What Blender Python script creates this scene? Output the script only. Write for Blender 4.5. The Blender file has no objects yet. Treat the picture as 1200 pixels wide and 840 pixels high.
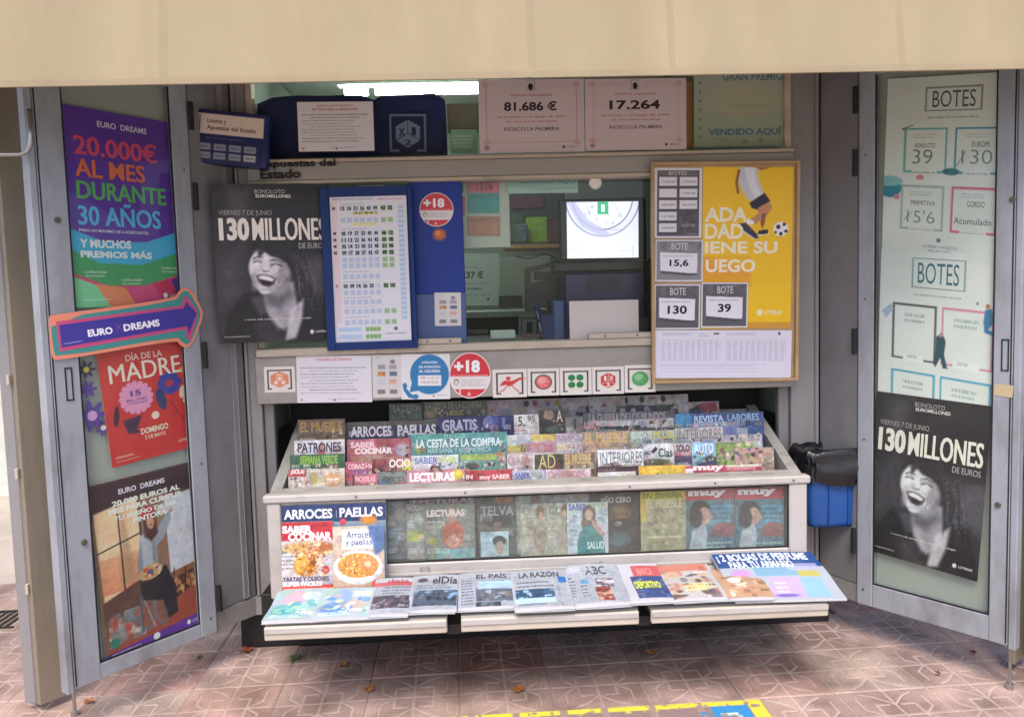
import bpy, bmesh, math, random
import numpy as np
from mathutils import Vector, Matrix, noise as mnoise

random.seed(7)
RNG = np.random.default_rng(7)
scn = bpy.context.scene
COL = scn.collection
rad = math.radians

# ------------------------------------------------------------------ camera
F_PX, YAW, PITCH, ROLL, EYE, DIST = 930.0, 2.2, 4.4, 1.65, 1.55, 3.6   # measured on the 1200x840 photograph
cam_d = bpy.data.cameras.new('camera')
cam = bpy.data.objects.new('camera', cam_d)
COL.objects.link(cam)
cam_d.sensor_width = 36.0
cam_d.lens = F_PX / 1200.0 * 36.0
cam_d.clip_start = 0.05
cam_d.clip_end = 500.0
CR = Matrix.Rotation(rad(-YAW), 3, 'Z') @ Matrix.Rotation(rad(90 - PITCH), 3, 'X') @ Matrix.Rotation(rad(-ROLL), 3, 'Z')
CP = Vector((0, -DIST, EYE))
cam.matrix_world = Matrix.Translation(CP) @ CR.to_4x4()
scn.camera = cam

# ------------------------------------------------------------------ world, sun, exposure
SUN_EL, SUN_AZ = 57.0, -12.0      # elevation; azimuth from straight behind the camera, minus = camera's left
world = bpy.data.worlds.new('World')
scn.world = world
world.use_nodes = True
wn = world.node_tree.nodes
sky = wn.new('ShaderNodeTexSky')
sky.sky_type = 'NISHITA'
sky.sun_disc = False
sky.sun_elevation = rad(SUN_EL)
sky.sun_rotation = rad(180 - SUN_AZ)
sky.dust_density = 3.0
sky.air_density = 0.7
sky.ozone_density = 0.4
world.node_tree.links.new(sky.outputs[0], wn['Background'].inputs[0])
wn['Background'].inputs[1].default_value = 0.15
sun_d = bpy.data.lights.new('sun', 'SUN')
sun_d.energy = 1.35
sun_d.angle = rad(28)
sun_d.color = (1.0, 0.95, 0.88)
sun = bpy.data.objects.new('sun', sun_d)
COL.objects.link(sun)
a, e = rad(SUN_AZ), rad(SUN_EL)
to_sun = Vector((math.sin(a) * math.cos(e), -math.cos(a) * math.cos(e), math.sin(e)))
sun.rotation_euler = to_sun.to_track_quat('Z', 'Y').to_euler()
sun.location = (0, -5, 8)
scn.view_settings.view_transform = 'Standard'
scn.view_settings.look = 'None'
scn.view_settings.gamma = 1.0
scn.view_settings.exposure = 0.95
scn.cycles.max_bounces = 8
scn.cycles.transparent_max_bounces = 16

# ------------------------------------------------------------------ measuring helpers
def ray(x, y):
    return (CR @ Vector(((x - 600.0) / F_PX, -(y - 420.0) / F_PX, -1.0)))
class Plane:                       # a vertical or tilted plane in the place: point, outward normal
    def __init__(s, p, n):
        s.p = Vector(p); s.n = Vector(n).normalized()
    def at(s, x, y):
        d = ray(x, y)
        return CP + d * ((s.p - CP).dot(s.n) / d.dot(s.n))
def PY(v): return Plane((0, v, 0), (0, -1, 0))
def PZ(v): return Plane((0, 0, v), (0, 0, 1))

# ------------------------------------------------------------------ materials
def lin(c):
    c = np.asarray(c, float)
    return np.where(c <= 0.04045, c / 12.92, ((c + 0.055) / 1.055) ** 2.4)
def hexc(s):
    s = s.lstrip('#')
    return tuple(int(s[i:i + 2], 16) / 255 for i in (0, 2, 4))
def rgb(c):
    return hexc(c) if isinstance(c, str) else c
def L4(c): return tuple(float(q) for q in lin(rgb(c))) + (1.0,)

def mat(name, col, rough=0.6, metal=0.0, spec=0.5, var=0.0, vscale=6.0, dirt=None, dirt_amt=0.0, dscale=3.0,
        bump=0.0, bscale=60.0, coat=0.0, stretch=None, emit=None, es=0.0, fine=0.0, fscale=90.0):
    m = bpy.data.materials.new(name); m.use_nodes = True
    nt = m.node_tree; N = nt.nodes; K = nt.links
    b = N['Principled BSDF']
    b.inputs['Base Color'].default_value = L4(col)
    b.inputs['Roughness'].default_value = rough
    b.inputs['Metallic'].default_value = metal
    b.inputs['Specular IOR Level'].default_value = spec
    b.inputs['Coat Weight'].default_value = coat
    b.inputs['Coat Roughness'].default_value = 0.15
    if emit is not None:
        b.inputs['Emission Color'].default_value = L4(emit)
        b.inputs['Emission Strength'].default_value = es
    if var or dirt or bump or fine:
        tc = N.new('ShaderNodeTexCoord'); mp = N.new('ShaderNodeMapping')
        if stretch: mp.inputs['Scale'].default_value = stretch
        K.new(tc.outputs['Object'], mp.inputs[0])
        src = None
        def noise(sc, det=5.0, rg=0.6, vec=None):
            n = N.new('ShaderNodeTexNoise'); n.inputs['Scale'].default_value = sc
            n.inputs['Detail'].default_value = det; n.inputs['Roughness'].default_value = rg
            K.new((vec or mp).outputs[0] if vec is None or hasattr(vec, 'outputs') else vec, n.inputs['Vector'])
            return n.outputs[0]
        cur = None
        if var:
            rp = N.new('ShaderNodeValToRGB')
            c = lin(rgb(col))
            rp.color_ramp.elements[0].position = 0.3; rp.color_ramp.elements[1].position = 0.7
            rp.color_ramp.elements[0].color = tuple(np.clip(c * (1 - var), 0, 1)) + (1,)
            rp.color_ramp.elements[1].color = tuple(np.clip(c * (1 + var), 0, 1)) + (1,)
            K.new(noise(vscale), rp.inputs[0]); cur = rp.outputs[0]
        if fine:
            mx = N.new('ShaderNodeMix'); mx.data_type = 'RGBA'; mx.blend_type = 'MULTIPLY'
            mx.inputs[0].default_value = fine
            if cur: K.new(cur, mx.inputs[6])
            else: mx.inputs[6].default_value = L4(col)
            K.new(noise(fscale, 3), mx.inputs[7]); cur = mx.outputs[2]
        if dirt:
            rp = N.new('ShaderNodeValToRGB')
            rp.color_ramp.elements[0].position = 0.48; rp.color_ramp.elements[1].position = 0.74
            rp.color_ramp.elements[0].color = (0, 0, 0, 1); rp.color_ramp.elements[1].color = (dirt_amt,) * 3 + (1,)
            K.new(noise(dscale, 9, 0.72), rp.inputs[0])
            mx = N.new('ShaderNodeMix'); mx.data_type = 'RGBA'
            K.new(rp.outputs[0], mx.inputs[0])
            if cur: K.new(cur, mx.inputs[6])
            else: mx.inputs[6].default_value = L4(col)
            mx.inputs[7].default_value = L4(dirt); cur = mx.outputs[2]
        if cur: K.new(cur, b.inputs['Base Color'])
        if bump:
            bp = N.new('ShaderNodeBump'); bp.inputs['Strength'].default_value = bump
            bp.inputs['Distance'].default_value = 0.004
            K.new(noise(bscale, 4), bp.inputs['Height']); K.new(bp.outputs[0], b.inputs['Normal'])
    return m

def print_mat(name, rough, coat, wave=0.15):
    m = bpy.data.materials.new(name); m.use_nodes = True
    N = m.node_tree.nodes; K = m.node_tree.links; b = N['Principled BSDF']
    at = N.new('ShaderNodeVertexColor'); at.layer_name = 'ink'
    K.new(at.outputs[0], b.inputs['Base Color'])
    b.inputs['Roughness'].default_value = rough
    b.inputs['Coat Weight'].default_value = coat
    b.inputs['Coat Roughness'].default_value = 0.22
    b.inputs['Specular IOR Level'].default_value = 0.35
    tc = N.new('ShaderNodeTexCoord'); n = N.new('ShaderNodeTexNoise'); n.inputs['Scale'].default_value = 9
    n.inputs['Detail'].default_value = 2
    K.new(tc.outputs['Object'], n.inputs['Vector'])
    bp = N.new('ShaderNodeBump'); bp.inputs['Strength'].default_value = wave; bp.inputs['Distance'].default_value = 0.02
    K.new(n.outputs[0], bp.inputs['Height']); K.new(bp.outputs[0], b.inputs['Normal'])
    return m

def glass_mat(name, tint='f2f7f4', refl=1.0, smear=0.0):
    m = bpy.data.materials.new(name); m.use_nodes = True
    N = m.node_tree.nodes; K = m.node_tree.links
    N.remove(N['Principled BSDF']); out = N['Material Output']
    tr = N.new('ShaderNodeBsdfTransparent'); tr.inputs[0].default_value = L4(tint)
    gl = N.new('ShaderNodeBsdfGlossy'); gl.inputs['Roughness'].default_value = 0.03
    lw = N.new('ShaderNodeLayerWeight'); lw.inputs[0].default_value = 0.5
    pw = N.new('ShaderNodeMath'); pw.operation = 'POWER'; K.new(lw.outputs['Facing'], pw.inputs[0]); pw.inputs[1].default_value = 4.0
    fr = N.new('ShaderNodeMath'); fr.operation = 'MULTIPLY_ADD'; K.new(pw.outputs[0], fr.inputs[0]); fr.inputs[1].default_value = 0.6; fr.inputs[2].default_value = 0.025
    mx = N.new('ShaderNodeMixShader')
    K.new(fr.outputs[0], mx.inputs[0]); K.new(tr.outputs[0], mx.inputs[1]); K.new(gl.outputs[0], mx.inputs[2])
    last = mx
    if smear:
        df = N.new('ShaderNodeBsdfDiffuse'); df.inputs[0].default_value = (0.75, 0.75, 0.72, 1)
        tc = N.new('ShaderNodeTexCoord'); n = N.new('ShaderNodeTexNoise'); n.inputs['Scale'].default_value = 3.5
        n.inputs['Detail'].default_value = 7
        K.new(tc.outputs['Object'], n.inputs['Vector'])
        rp = N.new('ShaderNodeValToRGB'); rp.color_ramp.elements[0].position = 0.35; rp.color_ramp.elements[1].position = 0.8
        rp.color_ramp.elements[0].color = (smear * 0.3,) * 3 + (1,); rp.color_ramp.elements[1].color = (smear,) * 3 + (1,)
        K.new(n.outputs[0], rp.inputs[0])
        m2 = N.new('ShaderNodeMixShader')
        K.new(rp.outputs[0], m2.inputs[0]); K.new(mx.outputs[0], m2.inputs[1]); K.new(df.outputs[0], m2.inputs[2])
        last = m2
    K.new(last.outputs[0], out.inputs[0])
    return m

M = {}
M['paper'] = print_mat('printed_paper', 0.55, 0.0)
M['gloss'] = print_mat('glossy_print', 0.42, 0.15, 0.25)
M['sticker'] = print_mat('sticker_print', 0.4, 0.2, 0.05)
M['door'] = mat('door_paint', '9da2ab', 0.45, 0.1, var=0.07, dirt='66605a', dirt_amt=0.7, dscale=3.5, stretch=(1.5, 1, .5), bump=.08, fine=.12, fscale=30)
M['kiosk'] = mat('kiosk_grey_paint', '8b8889', 0.5, 0.1, var=0.05, dirt='5d564e', dirt_amt=0.5, dscale=2.6, stretch=(1, 1, .4), bump=.06)
M['kiosk2'] = mat('kiosk_panel_paint', '7f7d80', 0.5, 0.1, var=0.07, dirt='4e4740', dirt_amt=0.45, dscale=3.4, bump=.08)
M['tan'] = mat('tan_metal', '8f8474', 0.5, 0.2, var=0.08, dirt='5d5142', dirt_amt=0.6, dscale=4, stretch=(1, 1, .25), bump=.05)
M['cream'] = mat('cream_frame', 'b9ad9c', 0.5, 0.0, var=0.05, dirt='6d6150', dirt_amt=0.6, dscale=6, stretch=(.5, 1, 1))
M['band'] = mat('sticker_band_metal', '9a9690', 0.5, 0.1, var=0.04, dirt='6c645a', dirt_amt=0.5, dscale=5, stretch=(.4, 1, 1))
M['white'] = mat('worn_white_paint', 'b1aca9', 0.45, 0.0, var=0.04, dirt='8a8078', dirt_amt=0.45, dscale=14, stretch=(.7, 1, 1), bump=.06)
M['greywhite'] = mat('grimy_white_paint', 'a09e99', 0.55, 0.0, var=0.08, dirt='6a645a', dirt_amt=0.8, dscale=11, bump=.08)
M['lip'] = mat('tray_lip_paint', 'bfb5a7', 0.5, 0.0, var=0.05, dirt='8a7d6c', dirt_amt=0.5, dscale=5, stretch=(.3, 1, 1))
M['dark'] = mat('black_metal', '201d1e', 0.6, 0.2, var=0.2)
M['rubber'] = mat('black_rubber', '17161a', 0.7)
M['inner'] = mat('cabinet_back', 'a6aaa3', 0.6, var=0.07, vscale=2)
M['inwall'] = mat('interior_wall', '8a948a', 0.6, var=0.05, vscale=2)
M['inlight'] = mat('interior_white', 'c4cec2', 0.5, var=0.04)
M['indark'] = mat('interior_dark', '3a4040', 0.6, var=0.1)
M['counter'] = mat('counter_top', '78867a', 0.5, fine=0.5, fscale=60, var=.05)
M['steel'] = mat('brushed_steel', 'b5b5b3', 0.3, 0.9, fine=.3, fscale=40)
M['brass'] = mat('screw_head', '6b6257', 0.5, 0.7)
M['glass'] = glass_mat('window_glass', 'eef4f0', smear=0.012)
M['caseglass'] = glass_mat('case_glass', 'eef3ef', smear=0.13)
M['doorglass'] = glass_mat('door_glass', 'eff5f2', smear=0.03)
M['blueplastic'] = mat('blue_plastic', '1f4f94', 0.35, var=0.06, vscale=4, bump=.05)
M['bluebox'] = mat('dark_blue_plastic', '16245e', 0.4, var=0.1, bump=.05)
M['bluebag'] = mat('dark_blue_cloth', '1c2868', 0.8, var=0.12, bump=.3, bscale=14)
M['blueframe'] = mat('blue_frame_plastic', '112f6a', 0.5, spec=.3, var=0.07, dirt='26406e', dirt_amt=.3)
M['bag'] = mat('bin_liner', '1c1b20', 0.25, spec=.6, bump=1.0, bscale=22)
M['wood'] = mat('pine_frame', 'b8986f', 0.5, var=0.18, vscale=7, stretch=(1, 1, 6), fine=.2)
M['orange'] = mat('orange_shelf_edge', 'b5824a', 0.5, var=.1)
M['screwwood'] = M['orange']
M['tube'] = mat('lamp_tube', 'ffffff', 0.3, emit='f6fff8', es=26.0)
M['screen'] = print_mat('monitor_picture', 0.2, 0.0, 0.0)
sb = M['screen'].node_tree.nodes['Principled BSDF']
M['screen'].node_tree.links.new([n for n in M['screen'].node_tree.nodes if n.type == 'VERTEX_COLOR'][0].outputs[0], sb.inputs['Emission Color'])
sb.inputs['Emission Strength'].default_value = 0.55
M['plasticblack'] = mat('black_plastic', '1b191f', 0.35)
M['leaf'] = mat('dry_leaf', 'a5672f', 0.7, var=.3, vscale=40)
M['leafred'] = mat('dry_red_leaf', '7e3a1c', 0.7, var=.3, vscale=40)
M['leafgreen'] = mat('weed_leaf', '4c6a26', 0.7, var=.3, vscale=40)
M['iron'] = mat('drain_iron', '2c2a28', 0.6, .5, var=.2)

def canvas_mat():
    m = mat('awning_canvas', 'ae9f84', 0.85, var=0.07, vscale=1.3, dirt='8f7d62', dirt_amt=0.3, dscale=1.6, stretch=(2.2, 1, .5), bump=.25, bscale=500)
    N = m.node_tree.nodes; K = m.node_tree.links; b = N['Principled BSDF']
    tr = N.new('ShaderNodeBsdfTranslucent'); tr.inputs[0].default_value = L4('c4a87c')
    mx = N.new('ShaderNodeMixShader'); mx.inputs[0].default_value = 0.22
    K.new(b.outputs[0], mx.inputs[1]); K.new(tr.outputs[0], mx.inputs[2]); K.new(mx.outputs[0], N['Material Output'].inputs[0])
    return m
M['canvas'] = canvas_mat()

# ------------------------------------------------------------------ object helpers
def tag(o, label=None, cat=None, group=None, kind=None):
    if label: o['label'] = label
    if cat: o['category'] = cat
    if group: o['group'] = group
    if kind: o['kind'] = kind
    return o
def empty(name, loc, label, cat, group=None):
    o = bpy.data.objects.new(name, None); COL.objects.link(o); o.location = loc
    o.empty_display_size = 0.05
    bpy.context.view_layer.update()
    return tag(o, label, cat, group)
def link(name, me, parent=None, mw=None):
    o = bpy.data.objects.new(name, me); COL.objects.link(o)
    if mw is not None: o.matrix_world = mw
    if parent is not None:
        o.parent = parent
        o.matrix_parent_inverse = world_of(parent).inverted()
    return o
def world_of(o):
    m = o.matrix_basis.copy()
    if o.parent: m = world_of(o.parent) @ o.matrix_parent_inverse @ m
    return m
def finish(bm, name, m, parent=None, mw=None, smooth=False, bevel=0.0, seg=1):
    if bevel > 0:
        bmesh.ops.bevel(bm, geom=[e for e in bm.edges if len(e.link_faces) == 2 and e.calc_face_angle(0) > 0.5], offset=bevel,
                        segments=seg, affect='EDGES', profile=0.7, clamp_overlap=True)
    bmesh.ops.recalc_face_normals(bm, faces=bm.faces)
    me = bpy.data.meshes.new(name); bm.to_mesh(me); bm.free()
    for q in (m if isinstance(m, (list, tuple)) else [m]): me.materials.append(q)
    if smooth:
        for p in me.polygons: p.use_smooth = True
    return link(name, me, parent, mw)
def bx(bm, x0, x1, y0, y1, z0, z1, mi=0, mw=None):
    r = bmesh.ops.create_cube(bm, size=1.0)
    for v in r['verts']:
        v.co = Vector((x0 + (v.co.x + .5) * (x1 - x0), y0 + (v.co.y + .5) * (y1 - y0), z0 + (v.co.z + .5) * (z1 - z0)))
        if mw is not None: v.co = mw @ v.co
    for f in {f for v in r['verts'] for f in v.link_faces}: f.material_index = mi
def box(name, x0, x1, y0, y1, z0, z1, m, parent=None, bevel=0.003, mw=None):
    bm = bmesh.new(); bx(bm, x0, x1, y0, y1, z0, z1)
    return finish(bm, name, m, parent, mw, bevel=bevel)
def pane(name, x0, x1, y, z0, z1, m, parent, mw=None):      # one sheet of glass
    bm = bmesh.new(); bm.faces.new([bm.verts.new(c) for c in ((x0, y, z0), (x1, y, z0), (x1, y, z1), (x0, y, z1))])
    return finish(bm, name, M[m], parent, mw)
def tube(bm, pts, r, seg=10, cap=True):
    pts = [Vector(p) for p in pts]; rings = []
    up = Vector((0, 0, 1))
    for i, p in enumerate(pts):
        d = (pts[min(i + 1, len(pts) - 1)] - pts[max(i - 1, 0)]).normalized()
        s = d.cross(up)
        if s.length < 1e-3: s = d.cross(Vector((0, 1, 0)))
        s.normalize(); t = s.cross(d)
        rr = r[i] if isinstance(r, (list, tuple)) else r
        rings.append([bm.verts.new(p + (s * math.cos(2 * math.pi * k / seg) + t * math.sin(2 * math.pi * k / seg)) * rr) for k in range(seg)])
    for a_, b_ in zip(rings, rings[1:]):
        for k in range(seg): bm.faces.new((a_[k], a_[(k + 1) % seg], b_[(k + 1) % seg], b_[k]))
    if cap: bm.faces.new(rings[0]); bm.faces.new(rings[-1])
def prism(bm, pts, h, mw=None, z0=0.0):      # polygon in XY, extruded along Z
    lo = [bm.verts.new(Vector((p[0], p[1], z0))) for p in pts]; hi = [bm.verts.new(Vector((p[0], p[1], z0 + h))) for p in pts]
    if mw is not None:
        for v in lo + hi: v.co = mw @ v.co
    n = len(pts)
    bm.faces.new(lo[::-1]); bm.faces.new(hi)
    for i in range(n): bm.faces.new((lo[i], lo[(i + 1) % n], hi[(i + 1) % n], hi[i]))

# ------------------------------------------------------------------ text to triangles
_tc = {}
def text_tris(s, bold):
    k = (s, bold)
    if k in _tc: return _tc[k]
    cu = bpy.data.curves.new('t', 'FONT'); cu.body = s; cu.offset = bold; cu.resolution_u = 3
    o = bpy.data.objects.new('t', cu); COL.objects.link(o)
    dg = bpy.context.evaluated_depsgraph_get(); me = o.evaluated_get(dg).to_mesh()
    me.calc_loop_triangles()
    V = np.zeros(len(me.vertices) * 3); me.vertices.foreach_get('co', V); V = V.reshape(-1, 3)[:, :2]
    T = np.zeros(len(me.loop_triangles) * 3, dtype=np.int64); me.loop_triangles.foreach_get('vertices', T); T = T.reshape(-1, 3)
    o.evaluated_get(dg).to_mesh_clear()
    bpy.data.objects.remove(o); bpy.data.curves.remove(cu)
    if len(V):
        mn, mx = V.min(0), V.max(0); V = (V - mn) / np.maximum(mx - mn, 1e-6)
    _tc[k] = (V, T)
    return _tc[k]

# ------------------------------------------------------------------ printed sheets
class Art:
    """colour grid of a printed face; all drawing coordinates are pixels of the measured photograph or fractions"""
    def __init__(s, card, bg, res):
        s.card = card; s.w, s.h = card['w'], card['h']
        s.nx = max(3, int(s.w / res) + 1); s.ny = max(3, int(s.h / res) + 1)
        u = np.linspace(0, 1, s.nx); v = np.linspace(0, 1, s.ny)
        s.U, s.V = np.meshgrid(u, v)
        s.X = s.U * s.w; s.Y = s.V * s.h
        s.c = np.zeros((s.ny, s.nx, 3)) + np.array(rgb(bg)); s.texts = []; s.fr = False
    def q(s, x, y):                # pixel (or fraction) -> metres from the sheet's top-left
        if s.fr: return x * s.w, y * s.h
        p = s.card['plane'].at(x, y) - s.card['o']
        return p.dot(s.card['U']), -p.dot(s.card['V'])
    def _mix(s, a, col): s.c = s.c * (1 - a[..., None]) + np.array(rgb(col)) * a[..., None]; return s
    def rect(s, x0, y0, x1, y1, col, a=1.0, soft=0.0015):
        X0, Y0 = s.q(x0, y0); X1, Y1 = s.q(x1, y1)
        d = np.minimum(np.minimum(s.X - X0, X1 - s.X), np.minimum(s.Y - Y0, Y1 - s.Y))
        return s._mix(a * np.clip(d / soft + .5, 0, 1), col)
    def frame(s, x0, y0, x1, y1, t, col, a=1.0):
        X0, Y0 = s.q(x0, y0); X1, Y1 = s.q(x1, y1)
        d = np.minimum(np.minimum(s.X - X0, X1 - s.X), np.minimum(s.Y - Y0, Y1 - s.Y))
        return s._mix(a * np.clip((t / 2 - np.abs(d - t / 2)) / .0015 + .5, 0, 1), col)
    def ell(s, x, y, rx, ry, col, a=1.0, soft=0.15, rot=0.0):
        X, Y = s.q(x, y); X2, _ = s.q(x + rx, y); _, Y2 = s.q(x, y + ry)
        RX, RY = max(abs(X2 - X), 1e-5), max(abs(Y2 - Y), 1e-5); r = rad(rot)
        dx, dy = s.X - X, s.Y - Y
        px, py = dx * math.cos(r) + dy * math.sin(r), -dx * math.sin(r) + dy * math.cos(r)
        d = np.sqrt((px / RX) ** 2 + (py / RY) ** 2)
        return s._mix(a * np.clip((1 - d) / soft + .5, 0, 1), col)
    def poly(s, pts, col, a=1.0, soft=0.002):
        P = [s.q(*p) for p in pts]; inside = np.zeros_like(s.X, bool); dist = np.full_like(s.X, 1e9)
        for (x0, y0), (x1, y1) in zip(P, P[1:] + P[:1]):
            c = ((y0 > s.Y) != (y1 > s.Y)) & (s.X < (x1 - x0) * (s.Y - y0) / (y1 - y0 + 1e-12) + x0)
            inside ^= c
            L = (x1 - x0) ** 2 + (y1 - y0) ** 2 + 1e-12
            t = np.clip(((s.X - x0) * (x1 - x0) + (s.Y - y0) * (y1 - y0)) / L, 0, 1)
            dist = np.minimum(dist, np.hypot(s.X - x0 - t * (x1 - x0), s.Y - y0 - t * (y1 - y0)))
        return s._mix(a * np.clip(np.where(inside, dist, -dist) / soft + .5, 0, 1), col)
    def line(s, pts, w, col, a=1.0):
        P = [s.q(*p) for p in pts]; dist = np.full_like(s.X, 1e9)
        for (x0, y0), (x1, y1) in zip(P, P[1:]):
            L = (x1 - x0) ** 2 + (y1 - y0) ** 2 + 1e-12
            t = np.clip(((s.X - x0) * (x1 - x0) + (s.Y - y0) * (y1 - y0)) / L, 0, 1)
            dist = np.minimum(dist, np.hypot(s.X - x0 - t * (x1 - x0), s.Y - y0 - t * (y1 - y0)))
        return s._mix(a * np.clip((w / 2 - dist) / .0012 + .5, 0, 1), col)
    def vgrad(s, x0, y0, x1, y1, c0, c1, a=1.0):
        X0, Y0 = s.q(x0, y0); X1, Y1 = s.q(x1, y1)
        t = np.clip((s.Y - Y0) / (Y1 - Y0), 0, 1)[..., None]
        g = np.array(rgb(c0)) * (1 - t) + np.array(rgb(c1)) * t
        m = ((s.X >= X0) & (s.X <= X1) & (s.Y >= Y0) & (s.Y <= Y1))[..., None] * a
        s.c = s.c * (1 - m) + g * m; return s
    def grain(s, amp, cell=1, chroma=0.0):
        ny, nx = s.ny // cell + 2, s.nx // cell + 2
        g = RNG.normal(0, 1, (ny, nx, 1)) + chroma * RNG.normal(0, 1, (ny, nx, 3))
        g = np.repeat(np.repeat(g, cell, 0), cell, 1)[:s.ny, :s.nx]
        s.c = np.clip(s.c + g * amp, 0, 1); return s
    def tex(s, amp, chroma=.5, seed=2):               # uneven tone of a printed photograph, several sizes at once
        rg = np.random.default_rng(seed + s.nx); tot = np.zeros((s.ny, s.nx, 3))
        for cell, k in ((24, .5), (11, .8), (5, 1.), (2.5, .9)):
            ny, nx = int(s.ny / cell) + 3, int(s.nx / cell) + 3
            g = rg.normal(0, 1, (ny, nx, 1)) + chroma * rg.normal(0, 1, (ny, nx, 3))
            yy, xx = np.arange(s.ny) / cell, np.arange(s.nx) / cell; y0, x0 = yy.astype(int), xx.astype(int)
            fy, fx_ = (yy - y0)[:, None, None], (xx - x0)[None, :, None]
            a_ = g[y0][:, x0] * (1 - fx_) + g[y0][:, x0 + 1] * fx_; b_ = g[y0 + 1][:, x0] * (1 - fx_) + g[y0 + 1][:, x0 + 1] * fx_
            tot += k * (a_ * (1 - fy) + b_ * fy)
        s.c = np.clip(s.c + tot * amp * .55 * (.25 + s.c), 0, 1); return s
    def mottle(s, x0, y0, x1, y1, cols, n=40, r=0.012, a=0.7, seed=1):   # busy photographic detail
        rg = np.random.default_rng(seed); X0, Y0 = s.q(x0, y0); X1, Y1 = s.q(x1, y1)
        m = ((s.X >= X0) & (s.X <= X1) & (s.Y >= Y0) & (s.Y <= Y1)).astype(float)
        for _ in range(n):
            cx, cy = rg.uniform(X0, X1), rg.uniform(Y0, Y1); rx, ry = r * rg.uniform(.3, 1.2), r * rg.uniform(.3, 1.2)
            d = np.sqrt(((s.X - cx) / rx) ** 2 + ((s.Y - cy) / ry) ** 2)
            s._mix(m * a * np.clip((1 - d) / .35 + .5, 0, 1), cols[rg.integers(len(cols))])
        return s
    def lines(s, x0, y0, x1, y1, n, col, a=0.7, seed=3, fill=.5):        # unreadable small print
        rg = np.random.default_rng(seed); X0, Y0 = s.q(x0, y0); X1, Y1 = s.q(x1, y1); dy = (Y1 - Y0) / n
        for i in range(n):
            ya = Y0 + i * dy; xa = X0
            end = X1 - (X1 - X0) * rg.uniform(0, .25)
            m = np.clip((dy * fill / 2 - np.abs(s.Y - ya - dy / 2)) / .001 + .5, 0, 1)
            w = np.zeros_like(s.X)
            while xa < end:
                ww = rg.uniform(.004, .014); w = np.maximum(w, (s.X > xa) & (s.X < min(xa + ww, end))); xa += ww + .0025
            s._mix(a * m * w, col)
        return s
    def blur(s, n=1):
        for _ in range(n):
            p = np.pad(s.c, ((1, 1), (1, 1), (0, 0)), 'edge')
            s.c = (p[1:-1, 1:-1] * 4 + p[:-2, 1:-1] + p[2:, 1:-1] + p[1:-1, :-2] + p[1:-1, 2:]) / 8
        return s
    def T(s, t, x0, y0, x1, y1, col, bold=0.012):     # words, stretched into the measured box
        X0, Y0 = s.q(x0, y0); X1, Y1 = s.q(x1, y1)
        s.texts.append((t, X0, Y0, X1, Y1, rgb(col), bold, 0.0)); return s
    def B(s, t, x0, y0, x1, y1, col, dup=.0012, n=2, bold=0.03):   # heavy poster lettering: strokes thickened sideways
        X0, Y0 = s.q(x0, y0); X1, Y1 = s.q(x1, y1)
        for k in range(-n, n + 1): s.texts.append((t, X0 + dup * n + k * dup, Y0, X1 - dup * n + k * dup, Y1, rgb(col), bold, 0.0))
        return s
    def Tq(s, t, p0, p1, hpx, col, bold=0.012):       # words along a slanted baseline p0 -> p1
        X0, Y0 = s.q(*p0); X1, Y1 = s.q(*p1); _, Yh = s.q(p0[0], p0[1] - hpx)
        s.texts.append((t, X0, Y0, X1, Y1, rgb(col), bold, abs(Y0 - Yh))); return s

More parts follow.
